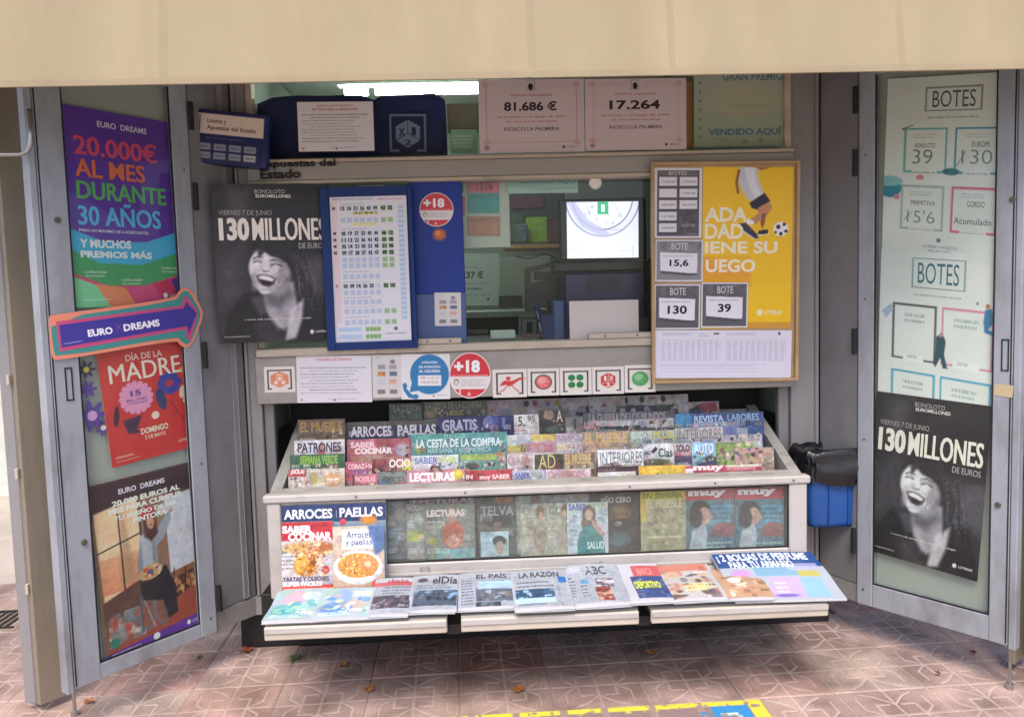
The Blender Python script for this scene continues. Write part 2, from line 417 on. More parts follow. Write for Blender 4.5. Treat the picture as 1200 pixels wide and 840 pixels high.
def card(name, label, cat, quad, plane, art, group=None, bg='e8e6e2', m='paper', thick=0.0008, res=0.0035,
         wave=0.0, curl=None, height=None, lift=0.0, parent=None, edge='dcd8d0', round_=False, seed=0, level=False, shear=False):
    """one printed sheet, magazine or sticker. quad = pixels of top-left, top-right, bottom-left"""
    tl, tr, bl = quad
    A, B, D = plane.at(*tl), plane.at(*tr), plane.at(*bl)
    if level: zz = (A.z + B.z) / 2; A.z = zz; B.z = zz
    U = (B - A).normalized(); w = (B - A).length
    V = (A - D); V = (V - V.dot(U) * U).normalized(); h = height or (A - D).dot(V)
    Nn = U.cross(V).normalized()
    info = dict(plane=plane, o=A, U=U, V=V, w=w, h=h)
    art_ = Art(info, bg, res)
    art(art_)
    nx, ny = art_.nx, art_.ny
    ph = seed * 1.7 + w * 10
    def W(X, Y):
        z = np.zeros_like(X)
        if wave: z = z + wave * (np.sin(X / w * 3.1 + ph) * np.cos(Y / h * 2.3 + ph * .7) + .5 * np.sin(Y / h * 6 + X / w * 2 + ph))
        if curl: z = z + curl(X / w, Y / h)
        return z
    off = thick
    Zt = W(art_.X, art_.Y) + off
    verts = np.stack([art_.X, -art_.Y, Zt], -1).reshape(-1, 3)
    cols = np.clip(lin(np.clip(art_.c, 0, 1)), 0.004, 0.86).reshape(-1, 3)
    if round_:                       # circular sticker: keep cells inside the disc, snap the rim to it
        c0 = np.array([w / 2, -h / 2]); R = np.array([w / 2, h / 2])
        d = (verts[:, :2] - c0) / R; rr = np.linalg.norm(d, axis=1)
    idx = np.arange(nx * ny).reshape(ny, nx)
    quads = np.stack([idx[1:, :-1], idx[1:, 1:], idx[:-1, 1:], idx[:-1, :-1]], -1).reshape(-1, 4)
    if round_:
        cell = 1.5 / min(nx, ny)
        keep = (rr[quads] < 1 + cell).all(1) & ((rr[quads] < 1).any(1)); quads = quads[keep]
        out = rr > 1; verts[out, :2] = c0 + d[out] / rr[out, None] * R
        used = np.unique(quads); remap = -np.ones(len(verts), int); remap[used] = np.arange(len(used))
        verts = verts[used]; cols = cols[used]; quads = remap[quads]
    faces = [tuple(q) for q in quads.tolist()]
    # rim and back
    if not round_:
        ring = np.concatenate([idx[0, :], idx[1:, -1], idx[-1, -2::-1], idx[-2:0:-1, 0]])
        rv = verts[ring].copy(); rv2 = rv.copy(); rv2[:, 2] = (Zt.min() - thick) if (wave or curl) else (rv2[:, 2] - thick)
        b0 = len(verts); n = len(ring); ec = np.tile(lin(rgb(edge)), (2 * n, 1))
        verts = np.concatenate([verts, rv, rv2]); cols = np.concatenate([cols, ec])
        faces += [(b0 + i, b0 + (i + 1) % n, b0 + n + (i + 1) % n, b0 + n + i) for i in range(n)]
        faces.append(tuple(b0 + n + i for i in range(n)))
    # words
    lay = 0.0003
    for (t, X0, Y0, X1, Y1, c, bold, hh) in art_.texts:
        TV, TT = text_tris(t, bold)
        if not len(TV): continue
        lay += 0.00002
        if hh:
            dx, dy = X1 - X0, Y1 - Y0; Ls = math.hypot(dx, dy); ux, uy = dx / Ls, dy / Ls
            X = X0 + TV[:, 0] * dx + TV[:, 1] * hh * uy; Y = Y0 + TV[:, 0] * dy - TV[:, 1] * hh * ux
        else:
            X = X0 + TV[:, 0] * (X1 - X0); Y = Y1 - TV[:, 1] * (Y1 - Y0)
        ok = (X >= -.0005) & (X <= w + .0005) & (Y >= -.0005) & (Y <= h + .0005)
        TT = TT[ok[TT].all(1)]
        b0 = len(verts)
        verts = np.concatenate([verts, np.stack([X, -Y, W(X, Y) + off + lay], -1)])
        cols = np.concatenate([cols, np.tile(np.clip(lin(c), .004, .86), (len(X), 1))])
        faces += [tuple(b0 + q for q in tr_) for tr_ in TT.tolist()]
    if shear: verts[:, 0] += -verts[:, 1] * ((D - A).dot(U) / h)
    verts[:, 0] -= w / 2; verts[:, 1] += h           # origin at the middle of the lower edge
    me = bpy.data.meshes.new(name)
    me.from_pydata(verts.tolist(), [], faces)
    at = me.color_attributes.new('ink', 'FLOAT_COLOR', 'POINT')
    buf = np.ones((len(verts), 4)); buf[:, :3] = cols; at.data.foreach_set('color', buf.ravel())
    me.materials.append(M[m])
    for p in me.polygons: p.use_smooth = False
    org = A + U * (w / 2) - V * h + Nn * lift
    mw = Matrix((( U.x, V.x, Nn.x, org.x), (U.y, V.y, Nn.y, org.y), (U.z, V.z, Nn.z, org.z), (0, 0, 0, 1)))
    o = link(name, me, parent, mw)
    if parent is None: tag(o, label, cat, group)
    elif label: o['label'] = label
    return o
def rq(x0, y0, x1, y1, s=0.0):        # upright quad in the photograph, s = slope of its horizontals
    return ((x0, y0), (x1, y0 + s * (x1 - x0)), (x0, y1))

# ------------------------------------------------------------------ key planes of the place
YF = -0.08                                    # kiosk front (window frame) plane
HL, OL = Vector((-1.158, -.275, 0)), Vector((-1.519, -.742, 0))      # left door: hinge edge, free edge
HR, OR = Vector((1.612, -.268, 0)), Vector((1.968, -.742, 0))
DZ0, DZ1 = 0.17, 2.50
FAC = PY(YF)
def fx(x, y, Y=YF): return PY(Y).at(x, y).x
def fz(y, Y=YF, x=600): return PY(Y).at(x, y).z

# ================================================================== GROUND
def build_ground():
    bm = bmesh.new()
    bx(bm, -60, 60, -30, 90, -0.20, -0.012)
    g = mat('pavement_base', 'b3a89c', 0.9, var=0.12, vscale=1.5, dirt='5c5048', dirt_amt=.5, dscale=.8, bump=.4, bscale=30)
    o = finish(bm, 'pavement', g); tag(o, kind='structure')
    # tile: grooves pressed into a slab, colour follows the dust that fills them
    P = 0.36; n = 72
    t = np.linspace(-.5, .5, n); X, Y = np.meshgrid(t, t)
    def seg(x0, y0, x1, y1):
        L = (x1 - x0) ** 2 + (y1 - y0) ** 2
        k = np.clip(((X - x0) * (x1 - x0) + (Y - y0) * (y1 - y0)) / L, 0, 1)
        return np.hypot(X - x0 - k * (x1 - x0), Y - y0 - k * (y1 - y0)) * P
    S = [(-.5, 0, .5, 0), (0, -.5, 0, .5)]
    r = .21
    S += [(-r, -r, -.06, -r), (.06, -r, r, -r), (-r, r, -.06, r), (.06, r, r, r), (-r, -r, -r, r), (r, -r, r, r)]
    for sx in (-1, 1):
        for sy in (-1, 1):
            S += [(sx * r, sy * .0, sx * .36, sy * .14), (sx * .36, sy * .14, sx * .36, sy * .34),
                  (sx * .0, sy * r, sx * .15, sy * .37), (sx * .15, sy * .37, sx * .28, sy * .44)]
    D = np.full_like(X, 1e9)
    for s_ in S: D = np.minimum(D, seg(*s_))
    edge = np.minimum(.5 - np.abs(X), .5 - np.abs(Y)) * P
    wgt = np.clip((0.0030 - D) / .003 + .5, 0, 1)
    wj = np.clip((0.0035 - edge) / .003 + .5, 0, 1)
    Z = -0.0035 * wgt - 0.006 * wj
    verts = np.stack([X * (P - .0006), Y * (P - .0006), Z], -1).reshape(-1, 3)
    idx = np.arange(n * n).reshape(n, n)
    quads = np.stack([idx[:-1, :-1], idx[:-1, 1:], idx[1:, 1:], idx[1:, :-1]], -1).reshape(-1, 4)
    me = bpy.data.meshes.new('paving_tile'); me.from_pydata(verts.tolist(), [], [tuple(q) for q in quads.tolist()])
    at = me.color_attributes.new('ink', 'FLOAT_COLOR', 'POINT')
    buf = np.ones((n * n, 4)); w2 = np.maximum(wgt, wj * .9).ravel(); buf[:, 0] = buf[:, 1] = buf[:, 2] = w2
    at.data.foreach_set('color', buf.ravel())
    m = bpy.data.materials.new('paving_tile'); m.use_nodes = True
    N = m.node_tree.nodes; K = m.node_tree.links; b = N['Principled BSDF']; b.inputs['Roughness'].default_value = .8
    vc = N.new('ShaderNodeVertexColor'); vc.layer_name = 'ink'
    oi = N.new('ShaderNodeObjectInfo'); tc = N.new('ShaderNodeTexCoord')
    rp = N.new('ShaderNodeValToRGB'); cr = rp.color_ramp
    cr.elements[0].color = L4('b29a92'); cr.elements[1].color = L4('ae7a6d')
    for p_, c_ in ((.35, 'a99089'), (.62, 'b29f95'), (.8, 'b28c83')):
        q = cr.elements.new(p_); q.color = L4(c_)
    K.new(oi.outputs['Random'], rp.inputs[0])
    n1 = N.new('ShaderNodeTexNoise'); n1.inputs['Scale'].default_value = 5; n1.inputs['Detail'].default_value = 8
    gm = N.new('ShaderNodeNewGeometry')
    K.new(gm.outputs['Position'], n1.inputs['Vector'])
    r1 = N.new('ShaderNodeValToRGB'); r1.color_ramp.elements[0].position = .35; r1.color_ramp.elements[1].position = .7
    r1.color_ramp.elements[0].color = (.50, .47, .44, 1); r1.color_ramp.elements[1].color = (1.12, 1.1, 1.08, 1)
    K.new(n1.outputs[0], r1.inputs[0])
    mu = N.new('ShaderNodeMix'); mu.data_type = 'RGBA'; mu.blend_type = 'MULTIPLY'; mu.inputs[0].default_value = 1
    K.new(rp.outputs[0], mu.inputs[6]); K.new(r1.outputs[0], mu.inputs[7])
    n2 = N.new('ShaderNodeTexNoise'); n2.inputs['Scale'].default_value = 160; n2.inputs['Detail'].default_value = 3
    K.new(gm.outputs['Position'], n2.inputs['Vector'])
    mu2 = N.new('ShaderNodeMix'); mu2.data_type = 'RGBA'; mu2.blend_type = 'OVERLAY'; mu2.inputs[0].default_value = .6
    K.new(mu.outputs[2], mu2.inputs[6]); K.new(n2.outputs[0], mu2.inputs[7])
    # how much dust lies in the grooves differs from place to place
    n3 = N.new('ShaderNodeTexNoise'); n3.inputs['Scale'].default_value = 2.3; n3.inputs['Detail'].default_value = 4
    K.new(gm.outputs['Position'], n3.inputs['Vector'])
    r3 = N.new('ShaderNodeMapRange'); r3.inputs[1].default_value = .3; r3.inputs[2].default_value = .6
    K.new(n3.outputs[0], r3.inputs[0]); r3.inputs[3].default_value = .15; r3.inputs[4].default_value = .8
    ml = N.new('ShaderNodeMath'); ml.operation = 'MULTIPLY'; K.new(vc.outputs[0], ml.inputs[0]); K.new(r3.outputs[0], ml.inputs[1])
    mx = N.new('ShaderNodeMix'); mx.data_type = 'RGBA'; K.new(ml.outputs[0], mx.inputs[0])
    K.new(mu2.outputs[2], mx.inputs[6]); mx.inputs[7].default_value = L4('cdbab2')
    K.new(mx.outputs[2], b.inputs['Base Color'])
    bp = N.new('ShaderNodeBump'); bp.inputs['Strength'].default_value = .35; bp.inputs['Distance'].default_value = .003
    K.new(n2.outputs[0], bp.inputs['Height']); K.new(bp.outputs[0], b.inputs['Normal'])
    me.materials.append(m)
    for p_ in me.polygons: p_.use_smooth = True
    org = PZ(0).at(698, 803); rot = rad(2.0); c, s = math.cos(rot), math.sin(rot)
    k = 0
    for i in range(-12, 9):
        for j in range(-7, 5):
            x = org.x + (i * c - j * s) * P; y = org.y + (i * s + j * c) * P
            if y < -2.3 or y > 1.0: continue
            if y > 0.1 and -1.0 < x < 1.5: continue
            t_ = link('paving_tile', me, o)
            t_.location = (x, y, RNG.uniform(-.0012, .0012)); t_.rotation_euler = (RNG.normal(0, .0018), RNG.normal(0, .0018), rot + (int(RNG.integers(0, 4)) * math.pi / 2 if False else 0))
            k += 1
    return o
pavement = build_ground()

# ================================================================== KIOSK
kiosk = empty('newspaper_kiosk', (0.22, 0.4, 0), 'grey metal street newspaper kiosk with serving window and two opened display doors', 'kiosk')
def kpart(name, x0, x1, y0, y1, z0, z1, m, bevel=.003, label=None):
    o = box(name, x0, x1, y0, y1, z0, z1, M[m], kiosk, bevel)
    if label: o['label'] = label
    return o
XL, XR = fx(287, 440), fx(960, 440)           # outer edges of the window posts
XLi, XRi = fx(305, 440), fx(927, 440)
ZS0, ZS1 = fz(207), fz(184)                   # shelf band
ZB0, ZB1, ZC = fz(463), fz(409), fz(400)      # sticker band, sill
kpart('corner_post', XL, XLi, YF, YF + .07, .25, 2.6, 'kiosk')
kpart('corner_post', XRi, XR, YF, YF + .07, .25, 2.6, 'kiosk')
kpart('post_rib', XR - .022, XR - .006, YF - .012, YF + .001, .25, 2.6, 'kiosk')
kpart('post_rib', XL + .004, XL + .018, YF - .012, YF + .001, .25, 2.6, 'kiosk')
kpart('inner_post', XLi + .002, XLi + .045, YF + .02, YF + .06, .25, ZB0 - .002, 'kiosk2')
kpart('inner_post', XRi - .05, XRi - .002, YF + .02, YF + .06, .25, ZB0 - .002, 'kiosk2')
kpart('shelf', XLi, XRi, YF - .035, YF + .25, ZS0, ZS1 - .012, 'band')
kpart('shelf_edge', XLi, XRi, YF - .045, YF + .05, ZS1 - .011, ZS1 + .004, 'cream')
kpart('shelf_edge', XLi, XRi, YF - .041, YF + .05, ZS0 - .016, ZS0 - .001, 'cream')
kpart('sill', XLi, XRi, YF - .05, YF + .06, ZB1 + .001, ZC, 'cream')
kpart('sticker_band', XLi - .012, XRi + .004, YF - .03, YF + .03, ZB0, ZB1, 'band')
kpart('frame_edge', XLi + .001, XLi + .028, YF - .012, YF + .05, ZS1 + .006, 2.6, 'cream')
kpart('frame_edge', XRi - .03, XRi - .001, YF - .012, YF + .05, ZS1 + .006, 2.6, 'cream')
kpart('window_frame', XLi + .001, XLi + .03, YF - .005, YF + .05, ZC + .001, ZS0 - .018, 'cream')
kpart('window_frame', XRi - .03, XRi - .001, YF - .005, YF + .05, ZC + .001, ZS0 - .018, 'cream')
kpart('header', XL, XR, YF, YF + .07, 2.605, 2.75, 'kiosk')
for x0, x1 in ((488, 541), (690, 765)):        # screwed wooden strips on the sill
    a_ = fx(x0, 405, YF - .03); b_ = fx(x1, 402, YF - .03)
    s_ = kpart('sill_strip', a_, b_, YF - .045, YF + .0, ZC + .001, ZC + .026, 'cream')
    for f_ in (.25, .75):
        bm = bmesh.new()
        r_ = bmesh.ops.create_cone(bm, cap_ends=True, segments=10, radius1=.005, radius2=.004, depth=.004,
                                   matrix=Matrix.Translation((a_ + (b_ - a_) * f_, YF - .046, ZC + .013)) @ Matrix.Rotation(math.pi / 2, 4, 'X'))
        finish(bm, 'screw', M['brass'], s_)
# side panels that return from the window posts to the door hinges
def slab(name, a, b, z0, z1, th, m, parent, bevel=.003):
    a, b = Vector((a[0], a[1], 0)), Vector((b[0], b[1], 0)); d = (b - a); L = d.length; d.normalize()
    n = Vector((-d.y, d.x, 0))
    mw = Matrix(((d.x, n.x, 0, a.x), (d.y, n.y, 0, a.y), (0, 0, 1, 0), (0, 0, 0, 1)))
    return box(name, 0, L, 0, th, z0, z1, m, parent, bevel, mw)
slab('side_panel', (HL.x - .005, HL.y + .02), (XL - .003, YF + .002), .25, 2.6, .03, M['kiosk2'], kiosk)
slab('side_panel', (XR + .003, YF + .002), (HR.x + .005, HR.y + .02), .25, 2.6, .03, M['kiosk2'], kiosk)
slab('panel_bead', (HL.x + .075, HL.y + .135), (HL.x + .088, HL.y + .155), .26, 2.59, -.008, M['kiosk'], kiosk, .002)
# base: ledge, plinth
bm = bmesh.new()
prism(bm, [(HL.x - .02, HL.y), (XL, YF - .02), (XR, YF - .02), (HR.x + .02, HR.y), (HR.x + .04, 1.7), (HL.x - .04, 1.7)], .08, z0=DZ0 - .002)
finish(bm, 'floor_ledge', M['kiosk'], kiosk, bevel=.004)
kpart('plinth', HL.x + .03, HR.x - .03, YF + .02, 1.6, 0.0, DZ0 - .004, 'dark')
# shell
kpart('outer_wall', HL.x - .03, HL.x, HL.y + .05, 1.7, .25, 2.75, 'kiosk2')
kpart('outer_wall', HR.x, HR.x + .03, HR.y + .05, 1.7, .25, 2.75, 'kiosk2')
kpart('back_wall', HL.x, HR.x, 1.62, 1.66, .25, 2.75, 'inwall')
kpart('ceiling_panel', HL.x, HR.x, YF + .075, 1.615, 2.68, 2.72, 'inlight')
kpart('roof', HL.x - .15, HR.x + .15, -.5, 1.85, 2.80, 2.92, 'kiosk', .02)
kpart('interior_wall', XLi - .03, XLi - .004, YF + .075, 1.6, ZC - .4, 2.67, 'inwall')
kpart('interior_wall', XRi + .004, XRi + .03, YF + .075, 1.6, ZC - .4, 2.67, 'inwall')
kpart('service_counter', XLi, XRi, YF + .065, YF + .50, ZC - .035, ZC - .005, 'counter')
kpart('front_panel', XLi + .05, XRi - .05, YF + .30, YF + .32, .26, ZC - .04, 'dark')
# glazing
pane('window_pane', XLi + .03, XRi - .03, YF + .014, ZC + .002, ZS0 - .018, 'glass', kiosk)
pane('window_pane', XLi + .03, XRi - .03, YF + .014, ZS1 + .006, 2.6, 'glass', kiosk)
# fluorescent lamp under the interior ceiling
lamp = empty('ceiling_lamp', (0, .42, 2.66), 'white fluorescent tube lamp glowing behind the top window of the kiosk', 'lamp')
za = PY(.42).at(495, 106).z
for xa, xb in ((fx(404, 105, .42), fx(431, 105, .42)), (fx(440, 104, .42), fx(561, 104, .42))):
    bm = bmesh.new(); tube(bm, [(xa, .42, za), (xb, .42, za)], .021, 14)
    finish(bm, 'lamp_tube', M['tube'], lamp, smooth=True)
box('lamp_housing', fx(395, 100, .42), fx(575, 100, .42), .40, .47, za + .028, za + .07, M['inlight'], lamp)
# awning
def awning():
    Yv = -1.05; zb = fz(92, Yv); x0, x1 = -2.5, 2.95
    t = empty('awning', (0.22, -.3, 2.3), 'beige canvas awning stretched across the whole front of the kiosk', 'awning')
    bm = bmesh.new(); nx, nz = 220, 12
    seams = [fx(p, 50, Yv) for p in (162, 183, 484, 617, 783, 1056)]
    g = []
    for j in range(nz + 1):
        row = []
        for i in range(nx + 1):
            x = x0 + (x1 - x0) * i / nx; z = zb + .56 * j / nz
            w = .006 * mnoise.noise(Vector((x * 1.7, z * .6, 1))) + .003 * mnoise.noise(Vector((x * 7, z * .8, 5)))
            for s_ in seams: w -= .0065 * math.exp(-((x - s_) / .009) ** 2)
            row.append(bm.verts.new((x, Yv + w * 1.4 + .07 * j / nz, z + (.003 * mnoise.noise(Vector((x * 3, 0, 3))) if j == 0 else 0))))
        g.append(row)
    for j in range(nz):
        for i in range(nx): bm.faces.new((g[j][i], g[j][i + 1], g[j + 1][i + 1], g[j + 1][i]))
    v = finish(bm, 'valance', M['canvas'], t)
    box('hem', x0, x1, Yv - .0068, Yv + .001, zb - .001, zb + .022, M['canvas'], t, .001)
    so = v.modifiers.new('thickness', 'SOLIDIFY'); so.thickness = .0025
    bm = bmesh.new(); g = []
    for j in range(13):
        row = []
        for i in range(nx // 2 + 1):
            x = x0 + (x1 - x0) * i / (nx // 2); f = j / 12
            row.append(bm.verts.new((x, Yv + .072 + f * 1.25, zb + .561 + f * .30 + .004 * mnoise.noise(Vector((x * 2, f * 3, 2))))))
        g.append(row)
    for j in range(12):
        for i in range(nx // 2): bm.faces.new((g[j][i], g[j][i + 1], g[j + 1][i + 1], g[j + 1][i]))
    c = finish(bm, 'canopy', M['canvas'], t, smooth=True)
    so = c.modifiers.new('thickness', 'SOLIDIFY'); so.thickness = .0025
    bm = bmesh.new(); tube(bm, [(x0, Yv + .055, zb + .5), (x1, Yv + .055, zb + .5)], .018, 12)
    finish(bm, 'front_bar', M['steel'], t, smooth=True)
awning()
# bent steel arm at far left
bm = bmesh.new()
PA = PY(-.80)
pts = [PA.at(-60, 181), PA.at(10, 181), PA.at(24, 181), PA.at(31, 178), PA.at(35, 171), PA.at(36, 160), PA.at(34, 128)]
tube(bm, pts, .0085, 12)
arm = finish(bm, 'support_arm', M['steel'], None, smooth=True)
tag(arm, 'bent steel rod crossing the tan shutter at the far left edge', 'rod')

# ------------------------------------------------------------------ display doors
def door(H, O, side, pxs):
    """H hinge edge, O free edge, side +1 right / -1 left. pxs: frame measures in pixels of the photograph"""
    d = (O - H).normalized(); L = (O - H).length
    n = Vector((d.y, -d.x, 0)) * (1 if side > 0 else -1)
    if n.y > 0: n = -n                                     # outward normal, towards the street
    pl = Plane((H.x, H.y, 1), n)
    mw = Matrix(((d.x, n.x, 0, H.x), (d.y, n.y, 0, H.y), (0, 0, 1, 0), (0, 0, 0, 1)))
    def s_of(x, y): return (pl.at(x, y) - H).dot(d)
    s0, s1 = s_of(*pxs[0]), s_of(*pxs[1]); zb = pl.at(*pxs[2]).z
    bm = bmesh.new(); T = .045
    bx(bm, 0, s0, -T, 0, DZ0, DZ1); bx(bm, s1, L, -T, 0, DZ0, DZ1)
    bx(bm, s0 + .0005, s1 - .0005, -T, -.001, DZ0, zb); bx(bm, s0 + .0005, s1 - .0005, -T, -.001, 2.42, DZ1)
    fr = finish(bm, 'display_door', M['door'], kiosk, mw, bevel=.003)
    fr['label'] = 'blue-grey metal display door swung open at the %s of the kiosk' % ('right' if side > 0 else 'left')
    box('back_panel', s0 + .001, s1 - .001, -T + .002, -T + .008, zb + .001, 2.419, M['inner'], fr, .001, mw)
    pane('door_pane', s0 + .002, s1 - .002, -.010, zb + .001, 2.419, 'doorglass', fr, mw)
    bm = bmesh.new()
    for a_, b_ in ((s0, s0 + .006), (s1 - .006, s1)): bx(bm, a_ + .0006, b_ - .0006, -.0085, -.003, zb + .001, 2.419)
    bx(bm, s0 + .007, s1 - .007, -.0085, -.003, zb + .0012, zb + .007)
    finish(bm, 'glazing_gasket', M['rubber'], fr, mw)
    # dark gap line and outer edge rail
    bm = bmesh.new(); bx(bm, L + .003, L + .028, -T, .002, DZ0 - .01, DZ1); finish(bm, 'edge_rail', M['door'], fr, mw, bevel=.003)
    bm = bmesh.new(); bx(bm, L - .008, L - .003, -.0005, .0012, DZ0 + .01, DZ1 - .01); finish(bm, 'edge_seal', M['rubber'], fr, mw)
    return fr, pl, mw, L, s0, s1, zb, s_of
dl, PL, ML, LL, *_l = door(HL, OL, -1, [(230, 640), (108, 640), (170, 757)])
dr, PR, MR, LR, *_r = door(HR, OR, 1, [(1022, 640), (1160, 640), (1090, 703)])
def hinge(parent, mw, z, s=-.012):
    bm = bmesh.new()
    tube(bm, [(s, .008, z - .055), (s, .008, z + .055)], .011, 10)
    finish(bm, 'hinge', M['dark'], parent, mw, smooth=False)
for y0, x0 in ((137, 216), (232, 222), (418, 240), (703, 254)): hinge(dl, ML, PL.at(x0, y0 - 2).z)
for y0, x0 in ((116, 1011), (190, 1010), (400, 1005), (633, 1002)): hinge(dr, MR, PR.at(x0, y0).z)
def doorbit(parent, mw, s, z, kind):
    bm = bmesh.new()
    if kind == 'lock':
        bmesh.ops.create_cone(bm, cap_ends=True, segments=14, radius1=.011, radius2=.010, depth=.008,
                              matrix=Matrix.Translation((s, .004, z)) @ Matrix.Rotation(math.pi / 2, 4, 'X'))
        finish(bm, 'lock', M['brass'], parent, mw, bevel=.001)
    else:
        for a_ in (-.013, .009): bx(bm, s + a_, s + a_ + .004, 0, .003, z - .06, z + .06)
        for b_ in (-.06, .055): bx(bm, s - .013, s + .013, .0002, .0028, z + b_, z + b_ + .005)
        finish(bm, 'recessed_latch', M['rubber'], parent, mw)
for x, y, k in ((67, 258, 'lock'), (98, 635, 'lock'), (81, 450, 'latch')):
    p = PL.at(x, y); doorbit(dl, ML, (p - HL).dot((OL - HL).normalized()), p.z, k)
for x, y, k in ((1187, 234, 'lock'), (1170, 591, 'lock'), (1178, 416, 'latch')):
    p = PR.at(x, y); doorbit(dr, MR, (p - HR).dot((OR - HR).normalized()), p.z, k)
for fr, g0, g1 in ((dl, (88, 838), (79, 742)), (dr, (1183, 806), (1184, 690))):   # drop bolts reaching the pavement
    b = PZ(0.0).at(*g0); q = b.copy(); q.z = .45
    bm = bmesh.new(); tube(bm, [b, b + Vector((0, 0, .02))], .014, 10); tube(bm, [b + Vector((0, 0, .02)), q], .006, 10)
    finish(bm, 'drop_bolt', M['steel'], fr)
# folded outer shutters beside each door
def shutter(pts, label, m='tan'):
    """pts: ground points of the leaf profile in plan"""
    t = empty('folded_shutter', (pts[0][0], pts[0][1], 0), label, 'shutter')
    for (a_, b_, th, mm) in zip(pts[:-1], pts[1:], (.03,) * 9, m if isinstance(m, list) else [m] * 9):
        if mm is None: continue
        slab('shutter_leaf', a_, b_, .03, 2.6, th, M[mm], t, .004)
    return t
g = lambda x, y: (PZ(.02).at(x, y).x, PZ(.02).at(x, y).y)
sh = shutter([g(29, 827), g(43, 827), g(47, 830), g(78, 818)], 'tan folded metal shutter standing left of the left display door', ['kiosk', None, 'tan'])
c_ = PZ(.02).at(60, 826)
mwb = Matrix.Identity(4)
for zz in (fz(594, c_.y, 60),):
    p = PY(c_.y - .02).at(66, 594)
    box('hinge_clasp', p.x - .014, p.x + .018, p.y - .02, p.y + .02, p.z - .035, p.z + .035, M['bluebox'], sh, .004)
for yy in (445, 555, 690):
    p = PY(c_.y - .02).at(8 + (yy - 420) * .09, yy)
    box('rivet_plate', p.x - .006, p.x + .006, p.y - .008, p.y + .01, p.z - .02, p.z + .02, M['cream'], sh, .002)
sh2 = shutter([g(1189, 782), g(1204, 770), g(1228, 800)], 'brown folded metal shutter at the right edge behind the right display door', ['tan', 'kiosk'])
p = PY(-.62).at(1196, 547)
box('hinge_clasp', p.x - .012, p.x + .03, p.y - .03, p.y + .02, p.z - .045, p.z + .045, M['rubber'], sh2, .004)

# ================================================================== BACKGROUND at the far left (seen past the shutter)
bm = bmesh.new(); bx(bm, -9, -1.95, 3.2, 3.5, -.01, 3.2)
wl = finish(bm, 'street_wall', mat('far_plaster', 'c4c8c2', .8, var=.1, dirt='5e6a56', dirt_amt=.7)); tag(wl, 'grey plaster wall far behind the left shutter', 'wall')
bm = bmesh.new()
p = PZ(0).at(6, 726)
for k in range(7): bx(bm, p.x - .16 + k * .035, p.x - .142 + k * .035, p.y - .10, p.y + .10, 0.0, .006)
bx(bm, p.x - .17, p.x + .10, p.y - .115, p.y - .1005, 0.0, .007); bx(bm, p.x - .17, p.x + .10, p.y + .1005, p.y + .115, 0.0, .007)
dg = finish(bm, 'drain_grate', M['iron']); tag(dg, 'dark iron drain grate in the pavement at the far left', 'drain grate')

# ================================================================== DISPLAY CASE
CY = -0.45                                     # glass front of the case
CX0, CX1 = fx(313, 600, CY), fx(945, 570, CY)
zr0, zr1 = fz(580, CY - .02), fz(569, CY)            # front rail
zg = fz(654, CY); zb_ = .37
YB = .15; ZBK = fz(484, YB)
case = empty('magazine_case', (0.22, CY, zb_), 'worn white magazine display case with open sloping top and glass front', 'display case')
for x0 in (CX0, CX1 - .045):                   # wedge-shaped side walls
    bm = bmesh.new()
    pr_ = [(CY + .001, zb_), (CY + .001, zr0 + .01), (CY + .06, zr1 - .002), (YB, ZBK), (YB, zb_)]
    lo = [bm.verts.new((x0, y, z)) for y, z in pr_]; hi = [bm.verts.new((x0 + .045, y, z)) for y, z in pr_]
    bm.faces.new(lo); bm.faces.new(hi)
    for i in range(5): bm.faces.new((lo[i], lo[(i + 1) % 5], hi[(i + 1) % 5], hi[i]))
    finish(bm, 'case_side', M['greywhite'], case, bevel=.006, seg=2)
box('front_rail', CX0 - .012, CX1 + .012, CY - .02, CY + .03, zr0, zr1, M['white'], case, .007)
bm = bmesh.new()
pr_ = [(CY + .031, zr1 - .020), (CY + .031, zr1 - .004), (CY + .085, fz(562, CY + .085)), (CY + .085, fz(562, CY + .085) - .014)]
lo = [bm.verts.new((CX0 + .046, y, z)) for y, z in pr_]; hi = [bm.verts.new((CX1 - .046, y, z)) for y, z in pr_]
bm.faces.new(lo); bm.faces.new(hi)
for i in range(4): bm.faces.new((lo[i], lo[(i + 1) % 4], hi[(i + 1) % 4], hi[i]))
finish(bm, 'rail_ledge', M['greywhite'], case, bevel=.003)
XG0, XG1 = fx(331, 620, CY), fx(924, 610, CY)
box('case_stile', CX0 + .001, XG0, CY - .012, CY + .03, zb_, zr0 - .001, M['white'], case, .005)
box('case_stile', XG1, CX1 - .001, CY - .012, CY + .03, zb_, zr0 - .001, M['white'], case, .005)
box('bottom_rail', XG0 + .001, XG1 - .001, CY - .012, CY + .03, zb_, zg, M['white'], case, .005)
box('bottom_rail_bead', XG0 + .001, XG1 - .001, CY - .018, CY - .0125, zg - .05, zg - .038, M['white'], case, .002)
pane('case_pane', XG0 - .006, XG1 + .006, CY + .006, zg - .006, zr0 + .006, 'caseglass', case)
for a_ in ((XG0, XG0 + .006, zg, zr0 - .002), (XG1 - .006, XG1, zg, zr0 - .002), (XG0 + .007, XG1 - .007, zg, zg + .006), (XG0 + .007, XG1 - .007, zr0 - .009, zr0 - .002)):
    box('pane_gasket', a_[0] + .0005, a_[1] - .0005, CY - .004, CY + .003, a_[2] + .0005, a_[3], M['rubber'], case, 0)
box('case_back', CX0 + .046, CX1 - .046, YB - .015, YB - .001, zb_, ZBK - .015, M['greywhite'], case)
box('case_floor', CX0 + .046, CX1 - .046, CY + .04, YB - .016, zb_ + .001, zb_ + .02, M['greywhite'], case)
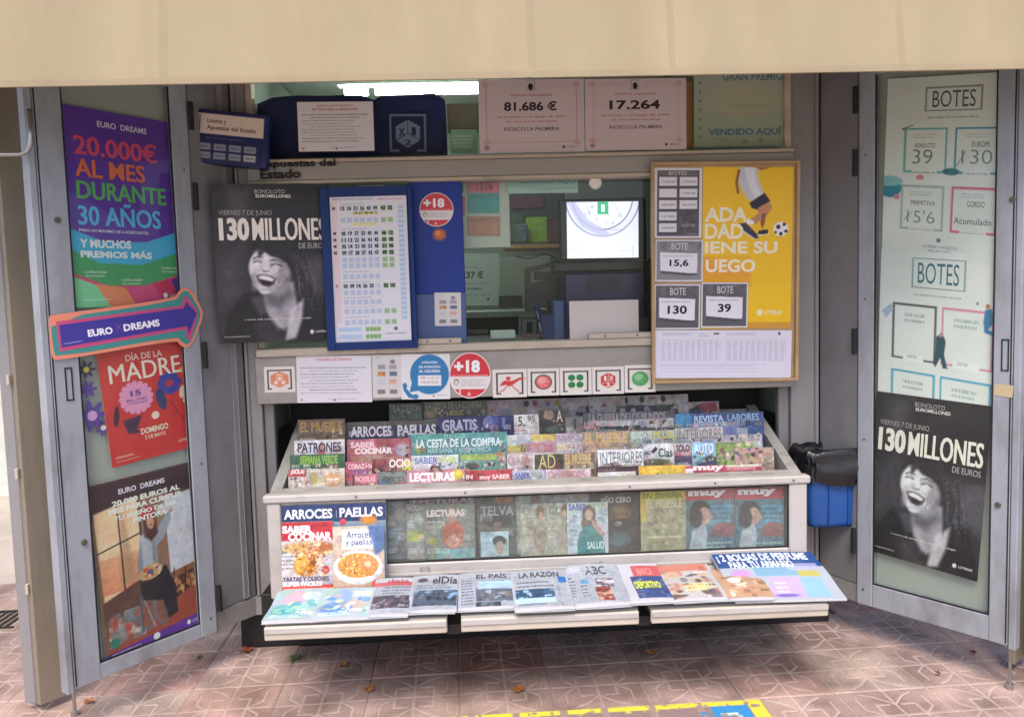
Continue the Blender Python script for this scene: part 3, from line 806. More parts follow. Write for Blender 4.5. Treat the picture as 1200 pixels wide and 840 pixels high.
for k, (y_, z_) in enumerate(((-.285, .66), (-.185, .74), (-.085, .82), (.015, .90))):          # steps that carry the rows
    box('rack_step', CX0 + .046, CX1 - .046, y_ - .045, y_ - .035, zb_ + .021, z_ - .06, M['greywhite'], case, .001)
    bm = bmesh.new(); tube(bm, [(CX0 + .046, y_ - .05, z_), (CX1 - .046, y_ - .05, z_)], .0035, 8)
    finish(bm, 'rack_wire', M['steel'], case)
# three sloping newspaper trays on black brackets
TYB, TYF = CY - .022, -.80
TZB, TZF = fz(672, TYB), fz(719, TYF)
TN = Vector((0, -(TZB - TZF), TYB - TYF)).normalized()
def tz(y): return TZF + (TZB - TZF) * (y - TYF) / (TYB - TYF)
TRAY = Plane((0, TYF, TZF + .012), TN)
for (xa, xb, ya, yb, lab) in ((312, 525, 752, 733, 'left'), (541, 748, 742, 724, 'middle'), (762, 968, 731, 711, 'right')):
    xm = (xa + xb) / 2
    X0, X1 = fx(xa, ya, TYF), fx(xb, ya, TYF)
    tr = empty('newspaper_tray', ((X0 + X1) / 2, TYF, TZF), 'cream metal newspaper tray, %s of the three below the display case' % lab, 'tray', 'newspaper trays')
    bm = bmesh.new()
    pr_ = [(TYF, TZF), (TYB, TZB), (TYB, TZB - .012), (TYF, TZF - .012)]
    lo = [bm.verts.new((X0, y, z)) for y, z in pr_]; hi = [bm.verts.new((X1, y, z)) for y, z in pr_]
    bm.faces.new(lo); bm.faces.new(hi)
    for i in range(4): bm.faces.new((lo[i], lo[(i + 1) % 4], hi[(i + 1) % 4], hi[i]))
    finish(bm, 'tray_plate', M['white'], tr, bevel=.002)
    box('tray_lip', X0, X1, TYF - .022, TYF - .001, TZF - .052, TZF - .002, M['lip'], tr, .004)
    box('tray_lip_step', X0 + .002, X1 - .002, TYF - .028, TYF - .0225, TZF - .026, TZF - .004, M['white'], tr, .002)
    for xx in (X0 + .05, X1 - .07):
        bm = bmesh.new()
        pr_ = [(TYF + .03, TZF - .02), (TYB, TZB - .014), (TYB, TZB - .10), (TYF + .03, TZF - .035)]
        lo = [bm.verts.new((xx, y, z)) for y, z in pr_]; hi = [bm.verts.new((xx + .02, y, z)) for y, z in pr_]
        bm.faces.new(lo); bm.faces.new(hi)
        for i in range(4): bm.faces.new((lo[i], lo[(i + 1) % 4], hi[(i + 1) % 4], hi[i]))
        finish(bm, 'bracket', M['dark'], tr)
box('case_underside', CX0 - .06, CX1 + .05, CY + .06, .1, .20, zb_ - .004, M['dark'], case)
kx = (fx(533, 735, TYF), fx(755, 728, TYF))
for x_ in kx:
    box('tray_joiner', x_ - .03, x_ + .03, TYF + .02, TYB, TZF - .075, TZF - .04, M['dark'], case, .002)

# ================================================================== PRINTED THINGS
def woman(A, sx=1.0):
    """black and white photograph: woman laughing with her head thrown back; drawn in fractions of the sheet"""
    A.fr = True
    A.c[:] = np.array(hexc('241f25'))
    A.vgrad(0, 0, 1, 1, '1f1b20', '322d33')
    A.poly([(.13, .02), (.33, .02), (.30, .33), (.10, .30)], '5c575e', .6, .06)
    A.poly([(0, .45), (.22, .40), (.24, .72), (0, .78)], '5a555c', .6, .10)
    A.ell(.90, .62, .20, .12, '625d67', .7, .9); A.ell(.93, .50, .12, .05, '67626c', .5, .9)
    A.ell(.80, .78, .18, .10, '2c282e', .8, .5)
    # jacket
    A.poly([(0.02, 1.02), (.08, .83), (.22, .69), (.40, .66), (.52, .78), (.58, .98), (.60, 1.02)], '1d1a1f', 1, .012)
    A.poly([(.56, 1.02), (.66, .80), (.74, .70), (.90, .76), (.98, .92), (1.02, 1.02)], '1b181d', 1, .012)
    A.poly([(.28, .72), (.38, .70), (.44, .80), (.36, .84)], '56515a', .8, .02)
    # hair mass
    A.ell(.53, .43, .225, .135, '1c191d', 1, .12, 12)
    A.poly([(.60, .36), (.74, .44), (.79, .56), (.84, .68), (.86, .80), (.80, .86), (.76, .78), (.70, .84), (.66, .74), (.62, .66)], '232025', 1, .02)
    A.poly([(.36, .40), (.30, .46), (.285, .56), (.31, .60), (.34, .50)], '231f24', .95, .01)
    # neck
    A.poly([(.38, .62), (.40, .76), (.44, .86), (.55, .93), (.64, .88), (.68, .76), (.66, .62)], 'a29ca4', 1, .015)
    A.poly([(.38, .66), (.52, .71), (.62, .66), (.65, .70), (.54, .79), (.42, .76)], '5f5a62', .85, .03)
    A.poly([(.42, .80), (.48, .78), (.54, .90), (.50, .93)], 'bdb7be', .7, .02)
    A.poly([(.62, .80), (.74, .73), (.72, .86), (.66, .98), (.56, 1.0)], 'cfc9d0', .9, .015)
    A.poly([(.30, .88), (.44, .85), (.58, 1.02), (.34, 1.02)], '3a353c', .8, .03)
    # face
    A.ell(.445, .535, .165, .130, 'e6e0e4', 1, .10, -14)
    A.ell(.42, .60, .115, .088, 'dcd6da', 1, .15)
    A.ell(.585, .56, .06, .10, '8d8790', .8, .5)                      # shaded cheek side
    A.ell(.365, .50, .05, .028, 'eee9ee', .8, .6); A.ell(.50, .525, .05, .03, 'e6e0e6', .7, .6)
    A.ell(.43, .435, .10, .03, 'eae5ea', .6, .6)                      # forehead light
    # fringe
    A.poly([(.40, .37), (.56, .35), (.66, .40), (.69, .50), (.66, .56), (.61, .50), (.54, .47), (.47, .455), (.42, .425)], '1b181c', 1, .012)
    A.poly([(.36, .42), (.42, .37), (.43, .42), (.37, .47)], '29252a', .9, .01)
    # brows, shut eyes
    A.line([(.325, .468), (.36, .455), (.40, .462)], .006, '4a444b', .9)
    A.line([(.47, .480), (.52, .478), (.565, .495)], .006, '4a444b', .9)
    A.line([(.325, .492), (.355, .484), (.39, .494)], .0055, '1d191e')
    A.line([(.475, .512), (.515, .503), (.56, .518)], .0055, '1d191e')
    # nose
    A.poly([(.425, .47), (.445, .47), (.455, .535), (.415, .54)], 'f0ebf0', .8, .01)
    A.line([(.395, .545), (.42, .553), (.45, .548)], .0045, '5d575e', .9)
    A.line([(.458, .48), (.468, .53)], .004, '9c969d', .8)
    # laughing mouth
    A.poly([(.335, .575), (.39, .568), (.45, .575), (.515, .598), (.49, .635), (.44, .652), (.385, .640), (.35, .612)], '5a4c54', 1, .006)
    A.poly([(.355, .582), (.40, .577), (.45, .584), (.495, .603), (.47, .615), (.41, .603), (.37, .598)], 'f6f2f4', 1, .004)
    A.poly([(.37, .605), (.42, .612), (.475, .622), (.45, .640), (.40, .635)], '1a1417', 1, .005)
    A.line([(.305, .56), (.315, .60), (.335, .625)], .005, '8f8990', .8)
    A.line([(.525, .585), (.535, .625), (.51, .655)], .005, '8a848b', .8)
    A.ell(.41, .678, .05, .018, 'e4dfe4', .8, .5)
    A.line([(.322, .545), (.332, .575), (.352, .60)], .004, 'a8a2a9', .7); A.line([(.50, .565), (.527, .60), (.515, .64)], .004, '9a949b', .7)
    A.ell(.36, .480, .045, .012, 'b4aeb5', .7, .7); A.ell(.515, .497, .05, .013, 'aca6ad', .7, .7)
    A.ell(.32, .63, .03, .05, '9a949c', .5, .8); A.ell(.49, .665, .06, .022, 'a49ea6', .6, .8); A.ell(.40, .665, .035, .01, 'a8a2a9', .5, .8)
    A.ell(.385, .525, .012, .02, 'b8b2b9', .5, .8)
    for k in range(9): A.line([(.40 + .028 * k, .372), (.42 + .027 * k, .40), (.455 + .026 * k, .425 + .008 * k)], .0014, '6a646b', .5)
    for k in range(10): A.line([(.66 + .01 * k, .42 + .01 * k), (.72 + .012 * k, .56), (.70 + .016 * k, .70 + .02 * (k % 4))], .0016, '3c373d' if k % 2 else '7a747b', .6)
    # ear, wisps of hair
    A.ell(.605, .56, .022, .03, 'aaa4ab', .8, .3)
    for k in range(16):
        x = .62 + .012 * k
        A.line([(x, .44), (x + .05 + .02 * math.sin(k), .60), (x + .07 + .05 * math.sin(k * 2.1), .76 + .07 * math.cos(k))], .0016, '8b858c' if k % 3 else '2a262b', .55)
    for k in range(7):
        A.line([(.44 + .03 * k, .365), (.47 + .03 * k, .41), (.50 + .025 * k, .46)], .0016, '5a545b', .6)
    A.blur(1); A.tex(.035, 0); A.grain(.014)
    A.fr = False
def poster130(A):
    woman(A); A.fr = True; d = 'e9e0dc'
    A.T('BONOLOTO', .36, .035, .62, .060, 'b8b0b0', .0); A.T('EUROMILLONES', .37, .066, .67, .086, d, .02)
    A.T('VIERNES 7 DE JUNIO', .05, .165, .50, .205, 'a89f9d', .0)
    A.B('130', .045, .213, .30, .355, 'f2e6dc', .0009, 2, .03); A.B('MILLONES', .325, .213, .965, .355, 'f2e6dc', .0009, 2, .004)
    A.T('DE EUROS', .72, .372, .955, .408, 'b0a8a8', .01)
    A.T('y sonrie cada semana de tu vida mientras juegas', .22, .848, .80, .862, 'e8e2e2', .0)
    A.T('www.juegosdelestado.es', .04, .955, .26, .966, 'd8d2d2', .0)
    A.ell(.80, .945, .016, .014, 'e8e2e2'); A.T('LOTERIAS', .835, .938, .95, .952, 'e8e2e2', .01)
    A.fr = False

# ---- left door posters (behind its pane)
def on_door(pl, off): return Plane(pl.p - pl.n * off, pl.n)
PLi, PRi = on_door(PL, .022), on_door(PR, .022)
def p_dreams(A):
    A.fr = True
    A.c[:] = np.array(hexc('5c2a9c')); A.vgrad(0, 0, 1, .6, '582894', '6430a6')
    A.ell(.45, .12, .7, .62, '5c2c9e', 1, .02)
    A.poly([(0, .60), (.3, .665), (.65, .66), (1, .585), (1.02, 1.02), (0, 1.02)], '3fb0dc')
    A.poly([(0, .70), (.25, .775), (.6, .78), (1, .70), (1.02, 1.02), (0, 1.02)], '3f9e5c')
    A.poly([(0, .82), (.30, .89), (.62, .89), (1, .82), (1.02, 1.02), (0, 1.02)], 'd23a6e')
    A.poly([(0, .835), (.22, .89), (.36, 1.02), (0, 1.02)], '7fd09c'); A.poly([(.2, .88), (.45, .90), (.56, 1.02), (.34, 1.02)], 'e8875c')
    A.poly([(.46, .905), (.68, .885), (.80, 1.02), (.58, 1.02)], 'd8457e'); A.poly([(.70, .88), (.88, .85), (1.02, 1.02), (.82, 1.02)], 'c81e50')
    A.poly([(.86, .86), (1, .825), (1.02, 1.02), (.96, 1.0)], '4c2a8c')
    A.grain(.01)
    A.T('EURO  DREAMS', .30, .055, .72, .085, 'e6dcf0', .02)
    A.B('20.000€', .10, .135, .80, .235, 'e2476a', .0012, 1, .012); A.B('AL MES', .10, .255, .68, .345, 'e8733e', .0012, 1, .012)
    A.B('DURANTE', .10, .365, .86, .455, '58b45c', .0012, 1, .012); A.B('30 AÑOS', .10, .465, .80, .585, '58b8e8', .0012, 1, .012)
    A.T('PARA UN MÁXIMO DE 6 ACERTANTES', .10, .600, .68, .618, 'f0e8f4', .01)
    A.T('Y MUCHOS', .10, .655, .52, .698, 'f4f4f8', .04); A.T('PREMIOS MÁS', .10, .705, .70, .748, 'f4f4f8', .04)
    for x, y in ((.12, .815), (.42, .855), (.78, .79)):
        A.T('COMPRA ONLINE', x, y, x + .18, y + .012, 'e6f4e8', .0); A.T('EN TU PUNTO', x + .01, y + .02, x + .16, y + .031, 'e6f4e8', .0)
    A.T('www.juegosdelestado.es', .10, .955, .32, .966, 'f4f4f8', .0); A.ell(.80, .945, .02, .014, 'f4f4f8'); A.T('LOTERIAS', .84, .938, .96, .952, 'f4f4f8', .01)
    A.fr = False
card('poster', 'purple, green and pink lottery poster with red 20.000€, top of the left display door', 'poster',
     ((67, 128), (206, 139), (84, 361)), PLi, p_dreams, 'posters behind the door panes', m='gloss', wave=.0015, level=True)
def p_madre(A):
    A.fr = True
    A.c[:] = np.array(hexc('cf2c2c')); A.vgrad(0, 0, 1, 1, 'd03430', 'cc2828')
    A.poly([(.0, .0), (.35, .02), (.1, .4), (0, .5)], 'e04a34', .4, .05)
    for (x, y, r, c1, c2) in ((.76, .37, .10, '3b3a9c', 'c02848'), ):
        for k in range(8):
            a_ = k * math.pi / 4; A.ell(x + .09 * math.cos(a_), y + .065 * math.sin(a_), .055, .04, c1, 1, .15)
        A.ell(x, y, .05, .03, c2)
    A.ell(.64, .50, .055, .10, '24356e', 1, .1, -12); A.ell(.90, .47, .035, .06, 'efe4cc', .9, .2, 15)
    for k in range(6): A.ell(.95 + .035 * math.cos(k), .55 + .03 * math.sin(k), .018, .016, 'f4e6c8')
    A.line([(.74, .52), (.84, .68), (.98, .84)], .005, '8c1a30')
    A.ell(.93, .27, .04, .028, 'f0962c'); A.ell(.12, .57, .03, .09, '3a1c34', 1, .2, 10)
    A.poly([(.18, .62), (.40, .60), (.32, .72), (.38, .76), (.22, .74)], '3a1c44', 1, .006)
    A.ell(.36, .44, .165, .125, 'e89ac0')
    for k in range(16):
        a_ = k * math.pi / 8; A.ell(.36 + .165 * math.cos(a_), .44 + .125 * math.sin(a_), .03, .023, 'e89ac0')
    A.ell(.55, .63, .045, .035, 'f4dccc')
    A.grain(.012)
    A.T('DÍA DE LA', .30, .045, .72, .115, 'f0cfc0', .02); A.B('MADRE', .10, .13, .92, .285, 'f6e2d4', .001, 1, .0)
    A.T('15', .30, .375, .42, .425, '6a3a9c', .04); A.T('MILLONES', .25, .445, .48, .47, '6a3a9c', .01); A.T('AL PRIMER PREMIO', .25, .48, .48, .497, '6a3a9c', 0)
    A.T('DOMINGO', .36, .72, .68, .775, 'f0dccc', .03); A.T('5 DE MAYO', .40, .79, .64, .825, 'f0dccc', .01)
    A.T('LOTERIA NACIONAL', .05, .915, .25, .935, 'f0dccc', .0); A.T('www.juegosdelestado.es', .05, .955, .32, .968, 'f0dccc', 0); A.T('LOTERIAS', .78, .90, .95, .925, 'f0dccc', 0)
    A.fr = False
card('poster', 'red Mother\'s Day lottery poster with blue flower and cream letters MADRE, below the arrow sticker', 'poster',
     ((112, 413), (215, 398), (118, 552)), PLi, p_madre, 'posters behind the door panes', m='gloss', wave=.0012, bg='cf2c2c')
# flower stickers beside the red poster
def flower(x, y, r, c1, c2, lab):
    def art(A):
        A.fr = True
        for k in range(7):
            a_ = k * 2 * math.pi / 7; A.ell(.5 + .30 * math.cos(a_), .5 + .30 * math.sin(a_), .2, .2, c1, 1, .1)
        A.ell(.5, .5, .18, .18, c2, 1, .1); A.fr = False
    # petal-shaped outline built as its own mesh
    c = PLi.at(x, y); U = Vector((-PLi.n.y, PLi.n.x, 0)); U = -U if U.x < 0 else U; V = Vector((0, 0, 1)); R = r
    bm = bmesh.new()
    mw = Matrix(((U.x, V.x, PLi.n.x, c.x), (U.y, V.y, PLi.n.y, c.y), (U.z, V.z, PLi.n.z, c.z - R), (0, 0, 0, 1)))
    pts = []
    for k in range(42):
        a_ = 2 * math.pi * k / 42; q = R * (.70 + .30 * math.cos(7 * a_)); pts.append((q * math.cos(a_), R + q * math.sin(a_)))
    prism(bm, pts, .0006)
    prism(bm, [(.30 * R * math.cos(2 * math.pi * k / 16), R + .30 * R * math.sin(2 * math.pi * k / 16)) for k in range(16)], .0005, z0=.0007)
    for f in bm.faces:
        if f.calc_center_median().z > .00065: f.material_index = 1
    o = finish(bm, 'flower_sticker', [M['fl_' + c1], M['fl_' + c2]], None, mw)
    tag(o, lab, 'sticker', 'flower stickers')
for k, c in (('fl_navy', '2c2a50'), ('fl_purple', '5c3a9c'), ('fl_yellow', 'd8c83c'), ('fl_pink', 'd8a8d8'), ('fl_cream', 'e8d8c8')): M[k] = mat(k[3:] + '_sticker_ink', c, .45)
flower(101, 433, .036, 'navy', 'yellow', 'dark flower sticker with yellow centre, just under the arrow tail')
flower(103, 456, .036, 'purple', 'purple', 'small plain purple flower sticker, second down beside the red poster')
flower(108, 487, .062, 'purple', 'pink', 'large purple flower sticker with pink centre at the edge of the red poster')
flower(121, 501, .034, 'purple', 'cream', 'small purple flower sticker with cream centre overlapping the red poster')

def p_painter(A):
    A.fr = True
    A.c[:] = np.array(hexc('86604e'))
    A.poly([(0, 0), (1, 0), (1, .16), (.5, .13), (0, .2)], '3a2028', 1, .02)
    A.poly([(.02, .16), (.44, .12), (.44, .60), (.04, .66)], 'f4c8a0', 1, .006)            # window with a warm city view
    A.vgrad(.03, .42, .43, .62, 'e0946a', 'cf5c3c', .55)
    A.poly([(.27, .15), (.31, .30), (.36, .58), (.20, .60), (.25, .30)], 'b8906c', .8, .02)   # a hazy tower beyond the window
    A.line([(.02, .38), (.44, .33)], .006, '2c1c1c'); A.line([(.24, .14), (.24, .62)], .006, '2c1c1c'); A.line([(.44, .12), (.44, .66)], .008, '3a2420')
    A.poly([(.02, .66), (.46, .58), (.46, .78), (.04, .86)], '64403a', 1, .006)
    A.poly([(.46, .12), (.80, .16), (.80, .64), (.46, .62)], '94705a', 1, .01)
    A.poly([(.70, .18), (.98, .16), (.98, .60), (.70, .62)], 'd0ced8', 1, .004)            # easel canvas
    A.poly([(.80, .44), (.98, .30), (.98, .58), (.78, .58)], 'c8c8d0', .6, .05)
    A.poly([(.70, .62), (.98, .60), (.98, .78), (.74, .80)], '8c5c3c', 1, .01)
    A.mottle(.66, .64, .98, .80, ['d8a468', '3a2420', 'c87c50', '6c4430'], 40, .016, .8, 3)
    A.line([(.86, .62), (.80, .90)], .006, '241818'); A.line([(.74, .60), (.70, .80)], .005, '241818')
    A.poly([(.04, .88), (.98, .74), (.98, .96), (.04, .98)], 'a04838', 1, .01)
    A.mottle(.05, .74, .40, .92, ['c8a494', '7c5c58', 'b4483c', '6c7c84', 'd8c8bc'], 46, .03, .8, 5)
    A.poly([(.06, .84), (.20, .80), (.22, .90), (.08, .92)], '7c8c90', .8, .01); A.ell(.10, .90, .05, .03, '2c7c6c')
    # wheelchair
    for dx in (.0, .16): 
        A.ell(.43 + dx, .80, .085, .105, '6c7480', .9, .12); A.ell(.43 + dx, .80, .068, .088, '8a5040', .9, .12)
    A.line([(.37, .68), (.38, .90)], .008, '50565e'); A.line([(.62, .68), (.60, .86)], .008, '50565e'); A.line([(.40, .70), (.50, .90)], .006, '8a929c')
    # painter: skirt, grey jumper, arm raised, red beret
    A.poly([(.38, .60), (.66, .56), (.74, .70), (.74, .86), (.64, .88), (.60, .76), (.40, .72)], '1f1c2a', 1, .006)
    A.poly([(.43, .35), (.52, .33), (.58, .36), (.58, .60), (.41, .61), (.39, .50)], 'b0b2be', 1, .005); A.poly([(.46, .40), (.50, .38), (.49, .56), (.44, .58)], 'b8bac6', .8, .006); A.poly([(.54, .40), (.58, .40), (.57, .56), (.53, .56)], '7c7e8c', .8, .006)
    A.poly([(.58, .35), (.66, .30), (.74, .25), (.76, .30), (.66, .40), (.58, .44)], '9a9ca8', 1, .005)
    A.poly([(.43, .36), (.38, .50), (.38, .60), (.50, .61), (.50, .57), (.43, .54)], '8c8e9c', 1, .005)
    A.ell(.76, .245, .022, .022, 'c88c74'); A.ell(.70, .235, .075, .022, 'd8c8d0', .9, .2)
    A.poly([(.48, .24), (.60, .24), (.61, .36), (.54, .40), (.47, .36)], '4c2820', 1, .01)
    A.ell(.545, .285, .038, .042, 'd09478', 1, .15); A.ell(.52, .225, .075, .035, 'b82430', 1, .12, -8)
    A.line([(.528, .30), (.545, .305), (.562, .30)], .004, '7c2c28')
    A.ell(.50, .57, .12, .045, 'c8a074', 1, .12, -5); A.mottle(.42, .54, .60, .60, ['c84c3c', 'e8d8b8', '3c5c8c'], 16, .010, .9, 4)
    A.poly([(.0, .955), (1.0, .915), (1.02, 1.02), (0, 1.02)], '6a34a0', 1, .004)
    A.tex(.035, .3); A.grain(.010)
    for t_, y, a_, b_ in (('EURO  DREAMS', .075, .27, .73),):
        A.T(t_, a_, .055, b_, .085, 'e8dcf4', .03)
    for t_, y0, a_, b_ in (('20.000 EUROS AL', .115, .20, .88), ('MES PARA CUMPLIR', .155, .16, .90), ('TU SUEÑO DE SER', .196, .20, .84), ('PINTORA', .236, .38, .72)):
        A.T(t_, a_, y0, b_, y0 + .031, 'f4ece6', .045)
    A.T('www.juegosdelestado.es', .06, .955, .34, .968, 'efe4f8', 0); A.ell(.84, .952, .02, .014, 'f8f0fc'); A.T('LOTERIAS', .88, .945, .98, .963, 'f0e6f8', .0)
    A.ell(.5, .955, .035, .02, 'f4eef8')
    A.fr = False
card('poster', 'brown and purple poster of a seated painter in a red beret, left display door', 'poster',
     ((102, 570), (221, 541), (114, 784)), PLi, p_painter, 'posters behind the door panes', m='gloss', wave=.002, bg='5a3c34', res=.0024)

# arrow-shaped sign across the left door
def chaikin(p, n=2, keep=False):
    for _ in range(n):
        q = []
        for a_, b_ in zip(p, p[1:] + p[:1]):
            q += [(.75 * a_[0] + .25 * b_[0], .75 * a_[1] + .25 * b_[1]), (.25 * a_[0] + .75 * b_[0], .25 * a_[1] + .75 * b_[1])]
        p = q
    return p
def cut_sign(name, label, cat, layers, plane, off, texts=(), group=None, extra=None):
    pl = Plane(plane.p + plane.n * off, plane.n)
    O_ = pl.at(*layers[0][0][0]); n = pl.n; U = Vector((-n.y, n.x, 0)).normalized(); U = -U if U.x < 0 else U; V = n.cross(U).normalized()
    V = -V if V.z < 0 else V
    loc = lambda x, y: ((pl.at(x, y) - O_).dot(U), (pl.at(x, y) - O_).dot(V))
    bm = bmesh.new(); mats = []; z = 0
    for k, (pts, col, sm) in enumerate(layers):
        pp = [loc(*q) for q in (chaikin(pts, sm) if sm else pts)]
        a_ = sum(x0 * y1 - x1 * y0 for (x0, y0), (x1, y1) in zip(pp, pp[1:] + pp[:1]))
        if a_ < 0: pp = pp[::-1]
        n0 = len(bm.faces); th = .0016 if k == 0 else .0004
        prism(bm, pp, th, z0=z); z += th + .0001
        bm.faces.ensure_lookup_table()
        for f in bm.faces[n0:]: f.material_index = k
        mats.append(mat('ink_' + col, col, .4, bump=0) if 'ink_' + col not in bpy.data.materials else bpy.data.materials['ink_' + col])
    for (t, p0, p1, hpx, col, bold) in texts:
        TV, TT = text_tris(t, bold); A0, A1 = loc(*p0), loc(*p1); Ah = loc(p0[0], p0[1] - hpx); hh = abs(Ah[1] - A0[1])
        dx, dy = A1[0] - A0[0], A1[1] - A0[1]; L = math.hypot(dx, dy)
        vs = [bm.verts.new((A0[0] + v[0] * dx - v[1] * hh * dy / L, A0[1] + v[0] * dy + v[1] * hh * dx / L, z + .0002)) for v in TV]
        for t3 in TT:
            try: f = bm.faces.new([vs[q] for q in t3]); f.material_index = len(mats)
            except ValueError: pass
        mats.append(mat('ink_' + col, col, .4) if 'ink_' + col not in bpy.data.materials else bpy.data.materials['ink_' + col])
    me = bpy.data.meshes.new(name); bm.to_mesh(me); bm.free()
    for q in mats: me.materials.append(q)
    mw = Matrix(((U.x, V.x, n.x, O_.x), (U.y, V.y, n.y, O_.y), (U.z, V.z, n.z, O_.z), (0, 0, 0, 1)))
    return tag(link(name, me, None, mw), label, cat, group)
cut_sign('arrow_sign', 'long blue and purple arrow sign pointing right across the left display door', 'sign',
         [([(57, 371), (60, 369), (205, 350), (209, 341), (216, 336), (224, 339), (237, 362), (238, 372), (226, 402), (219, 409), (210, 404), (207, 398), (66, 423), (61, 420), (58, 400)], 'e08a70', 2),
          ([(59, 374), (206, 353), (211, 344), (217, 340), (222, 343), (234, 363), (235, 371), (224, 400), (219, 404), (212, 400), (208, 394), (66, 419), (62, 410)], '3f8c88', 1),
          ([(65, 377), (213, 358), (215, 347), (219, 348), (232, 366), (222, 400), (219, 398), (217, 386), (70, 412)], 'c04a7c', 0),
          ([(69, 381), (215, 361), (218, 354), (230, 367), (221, 391), (219, 382), (72, 407)], '3c3494', 0)],
         PL, .004, [('EURO', (103, 395), (132, 391), 8.5, 'f4f0fa', .04), ('DREAMS', (145, 388.5), (187, 382), 8.5, 'f4f0fa', .04), ('X', (135, 388), (143, 387), 8, '8a4a9c', .0),
                    ('www.juegosdelestado.es', (74, 404), (96, 400.5), 2.0, 'd8d0f0', 0)])

# ---- right door posters
def botes(hand):
    def art(A):
        A.fr = True
        c = 'e9e9e3' if hand else 'ebeeec'
        A.c[:] = np.array(hexc(c)); A.vgrad(0, 0, 1, 1, c, 'e2e4e0')
        A.mottle(0, 0, 1, 1, ['e8e8e2', 'd6d8d2'], 30, .12, .3, 6)
        if hand:
            A.frame(.34, .06, .80, .19, .004, '5c646c'); A.T('BOTES', .40, .08, .75, .17, '4c545c', .0)
            A.lines(.36, .215, .80, .235, 1, '8a94a0', .6)
            for (x0, y0, x1, y1, col) in ((.17, .28, .54, .53, '5cb4ac'), (.60, .28, .97, .53, '3c94b4'), (.16, .60, .53, .85, 'a8b4b0'), (.59, .60, .96, .85, 'd8587c')):
                A.frame(x0, y0, x1, y1, .008, col); A.lines(x0 + .08, y0 + .03, x1 - .1, y0 + .06, 2, '8ca0a4', .5)
                A.rect(x0 + .08, y1 - .012, x1 - .08, y1 + .01, c); A.lines(x0 + .09, y1 - .01, x1 - .09, y1 + .006, 1, '7c8888', .6)
            A.ell(.06, .62, .10, .055, '2c8ca4', 1, .1); A.ell(.05, .58, .12, .03, '8cc4cc', 1, .1); A.ell(.12, .67, .03, .015, 'd8809c')
            A.poly([(.97, .24), (1.1, .20), (1.1, .25), (.98, .27)], '4c9ccc', 1, .004); A.ell(.58, .52, .07, .02, '2c7480'); A.ell(.32, .555, .035, .015, 'e0889c')
            A.line([(.17, .29), (.15, .285), (.24, .265)], .004, '5c5c50')
            A.T('BONOLOTO', .27, .365, .44, .39, '3c4040', .0); A.T('39', .25, .40, .42, .48, '6c7478', -.01); A.T('EUROM.', .74, .355, .88, .385, '3c4040', 0)
            A.T('130', .66, .40, .90, .475, '7c8484', -.01); A.T('PRIMITIVA', .25, .685, .46, .71, '3c4040', 0); A.T("15'6", .22, .74, .46, .81, '7c8484', -.01)
            A.T('GORDO', .72, .675, .86, .705, '3c4040', .0); A.T('Acumulado', .62, .765, .92, .80, '4c5454', .0)
            A.line([(.19, .80), (.26, .75)], .003, '7c8484'); A.line([(.62, .49), (.69, .41)], .003, '7c8484')
            A.T('LOTERÍAS Y APUESTAS', .36, .925, .66, .945, '6c7484', 0); A.T('DEL ESTADO', .42, .955, .60, .972, '6c7484', 0); A.ell(.50, .90, .02, .012, '5c7ca0')
            pass
        else:
            A.frame(.28, .04, .72, .22, .004, '5c8c98'); A.T('BOTES', .33, .065, .67, .19, '3c7484', .0)
            A.lines(.30, .25, .70, .27, 1, '8aa4a8', .6)
            for (x0, y0, x1, y1, col) in ((.12, .32, .50, .66, '5a5a5c'), (.54, .32, .95, .66, 'dc8ca0'), (.12, .73, .50, 1.1, '4ca4c4'), (.54, .73, .95, 1.1, '4ca4c4')):
                A.frame(x0, y0, x1, y1, .008, col); A.lines(x0 + .10, y0 + .05, x1 - .1, y0 + .12, 2, '8ca0a4', .6)
                if y1 < 1: A.rect(x0 + .10, y1 - .03, x1 - .10, y1 + .01, c); A.T('euros', x0 + .14, y1 - .03, x0 + .22, y1 - .012, '8c9898', 0)
            # little sports figures
            A.poly([(.50, .50), (.55, .47), (.58, .52), (.57, .60), (.60, .68), (.56, .68), (.54, .62), (.50, .68), (.48, .66), (.50, .58)], '24505c', 1, .003); A.ell(.54, .485, .015, .015, 'b89080')
            A.poly([(.88, .31), (.93, .30), (.95, .37), (.91, .42), (.98, .44), (.97, .46), (.88, .44), (.87, .38)], '3c7ca8', 1, .003); A.ell(.90, .29, .018, .015, 'b87c60'); A.ell(.82, .28, .01, .008, '6c7474')
            A.poly([(.02, .38), (.10, .33), (.13, .36), (.06, .42)], 'a8bcd4', 1, .004); A.poly([(.47, .96), (.52, .93), (.60, .95), (.56, .98)], '4c5c60', 1, .003)
        A.grain(.006); A.fr = False
    return art
card('poster', 'pale green poster titled BOTES with handwritten 39 and 130, right display door', 'poster',
     ((1041, 93), (1184, 84), (1033, 296)), PRi, botes(True), 'posters behind the door panes', wave=.0025, m='gloss', shear=True)
card('poster', 'white poster titled BOTES with empty black, pink and blue frames, right display door', 'poster',
     ((1033, 292), (1176, 300), (1028, 478)), Plane(PRi.p + PRi.n * .0012, PRi.n), botes(False), 'posters behind the door panes', wave=.002, m='gloss', shear=True)
card('poster', 'black-and-white laughing woman poster low on the right display door', 'poster',
     ((1028, 458), (1163, 476), (1021, 645)), Plane(PRi.p + PRi.n * .0085, PRi.n), poster130, 'laughing woman posters', m='gloss', wave=.0015, bg='403b42')
FP = PY(YF - .035)
card('poster', 'black-and-white laughing woman poster beside the blue results board', 'poster',
     ((247, 215), (384, 216.5), (252, 403)), Plane((-.72, YF - .053, 0), (.24, -1, 0)), poster130, 'laughing woman posters', m='gloss', wave=.003, bg='403b42')

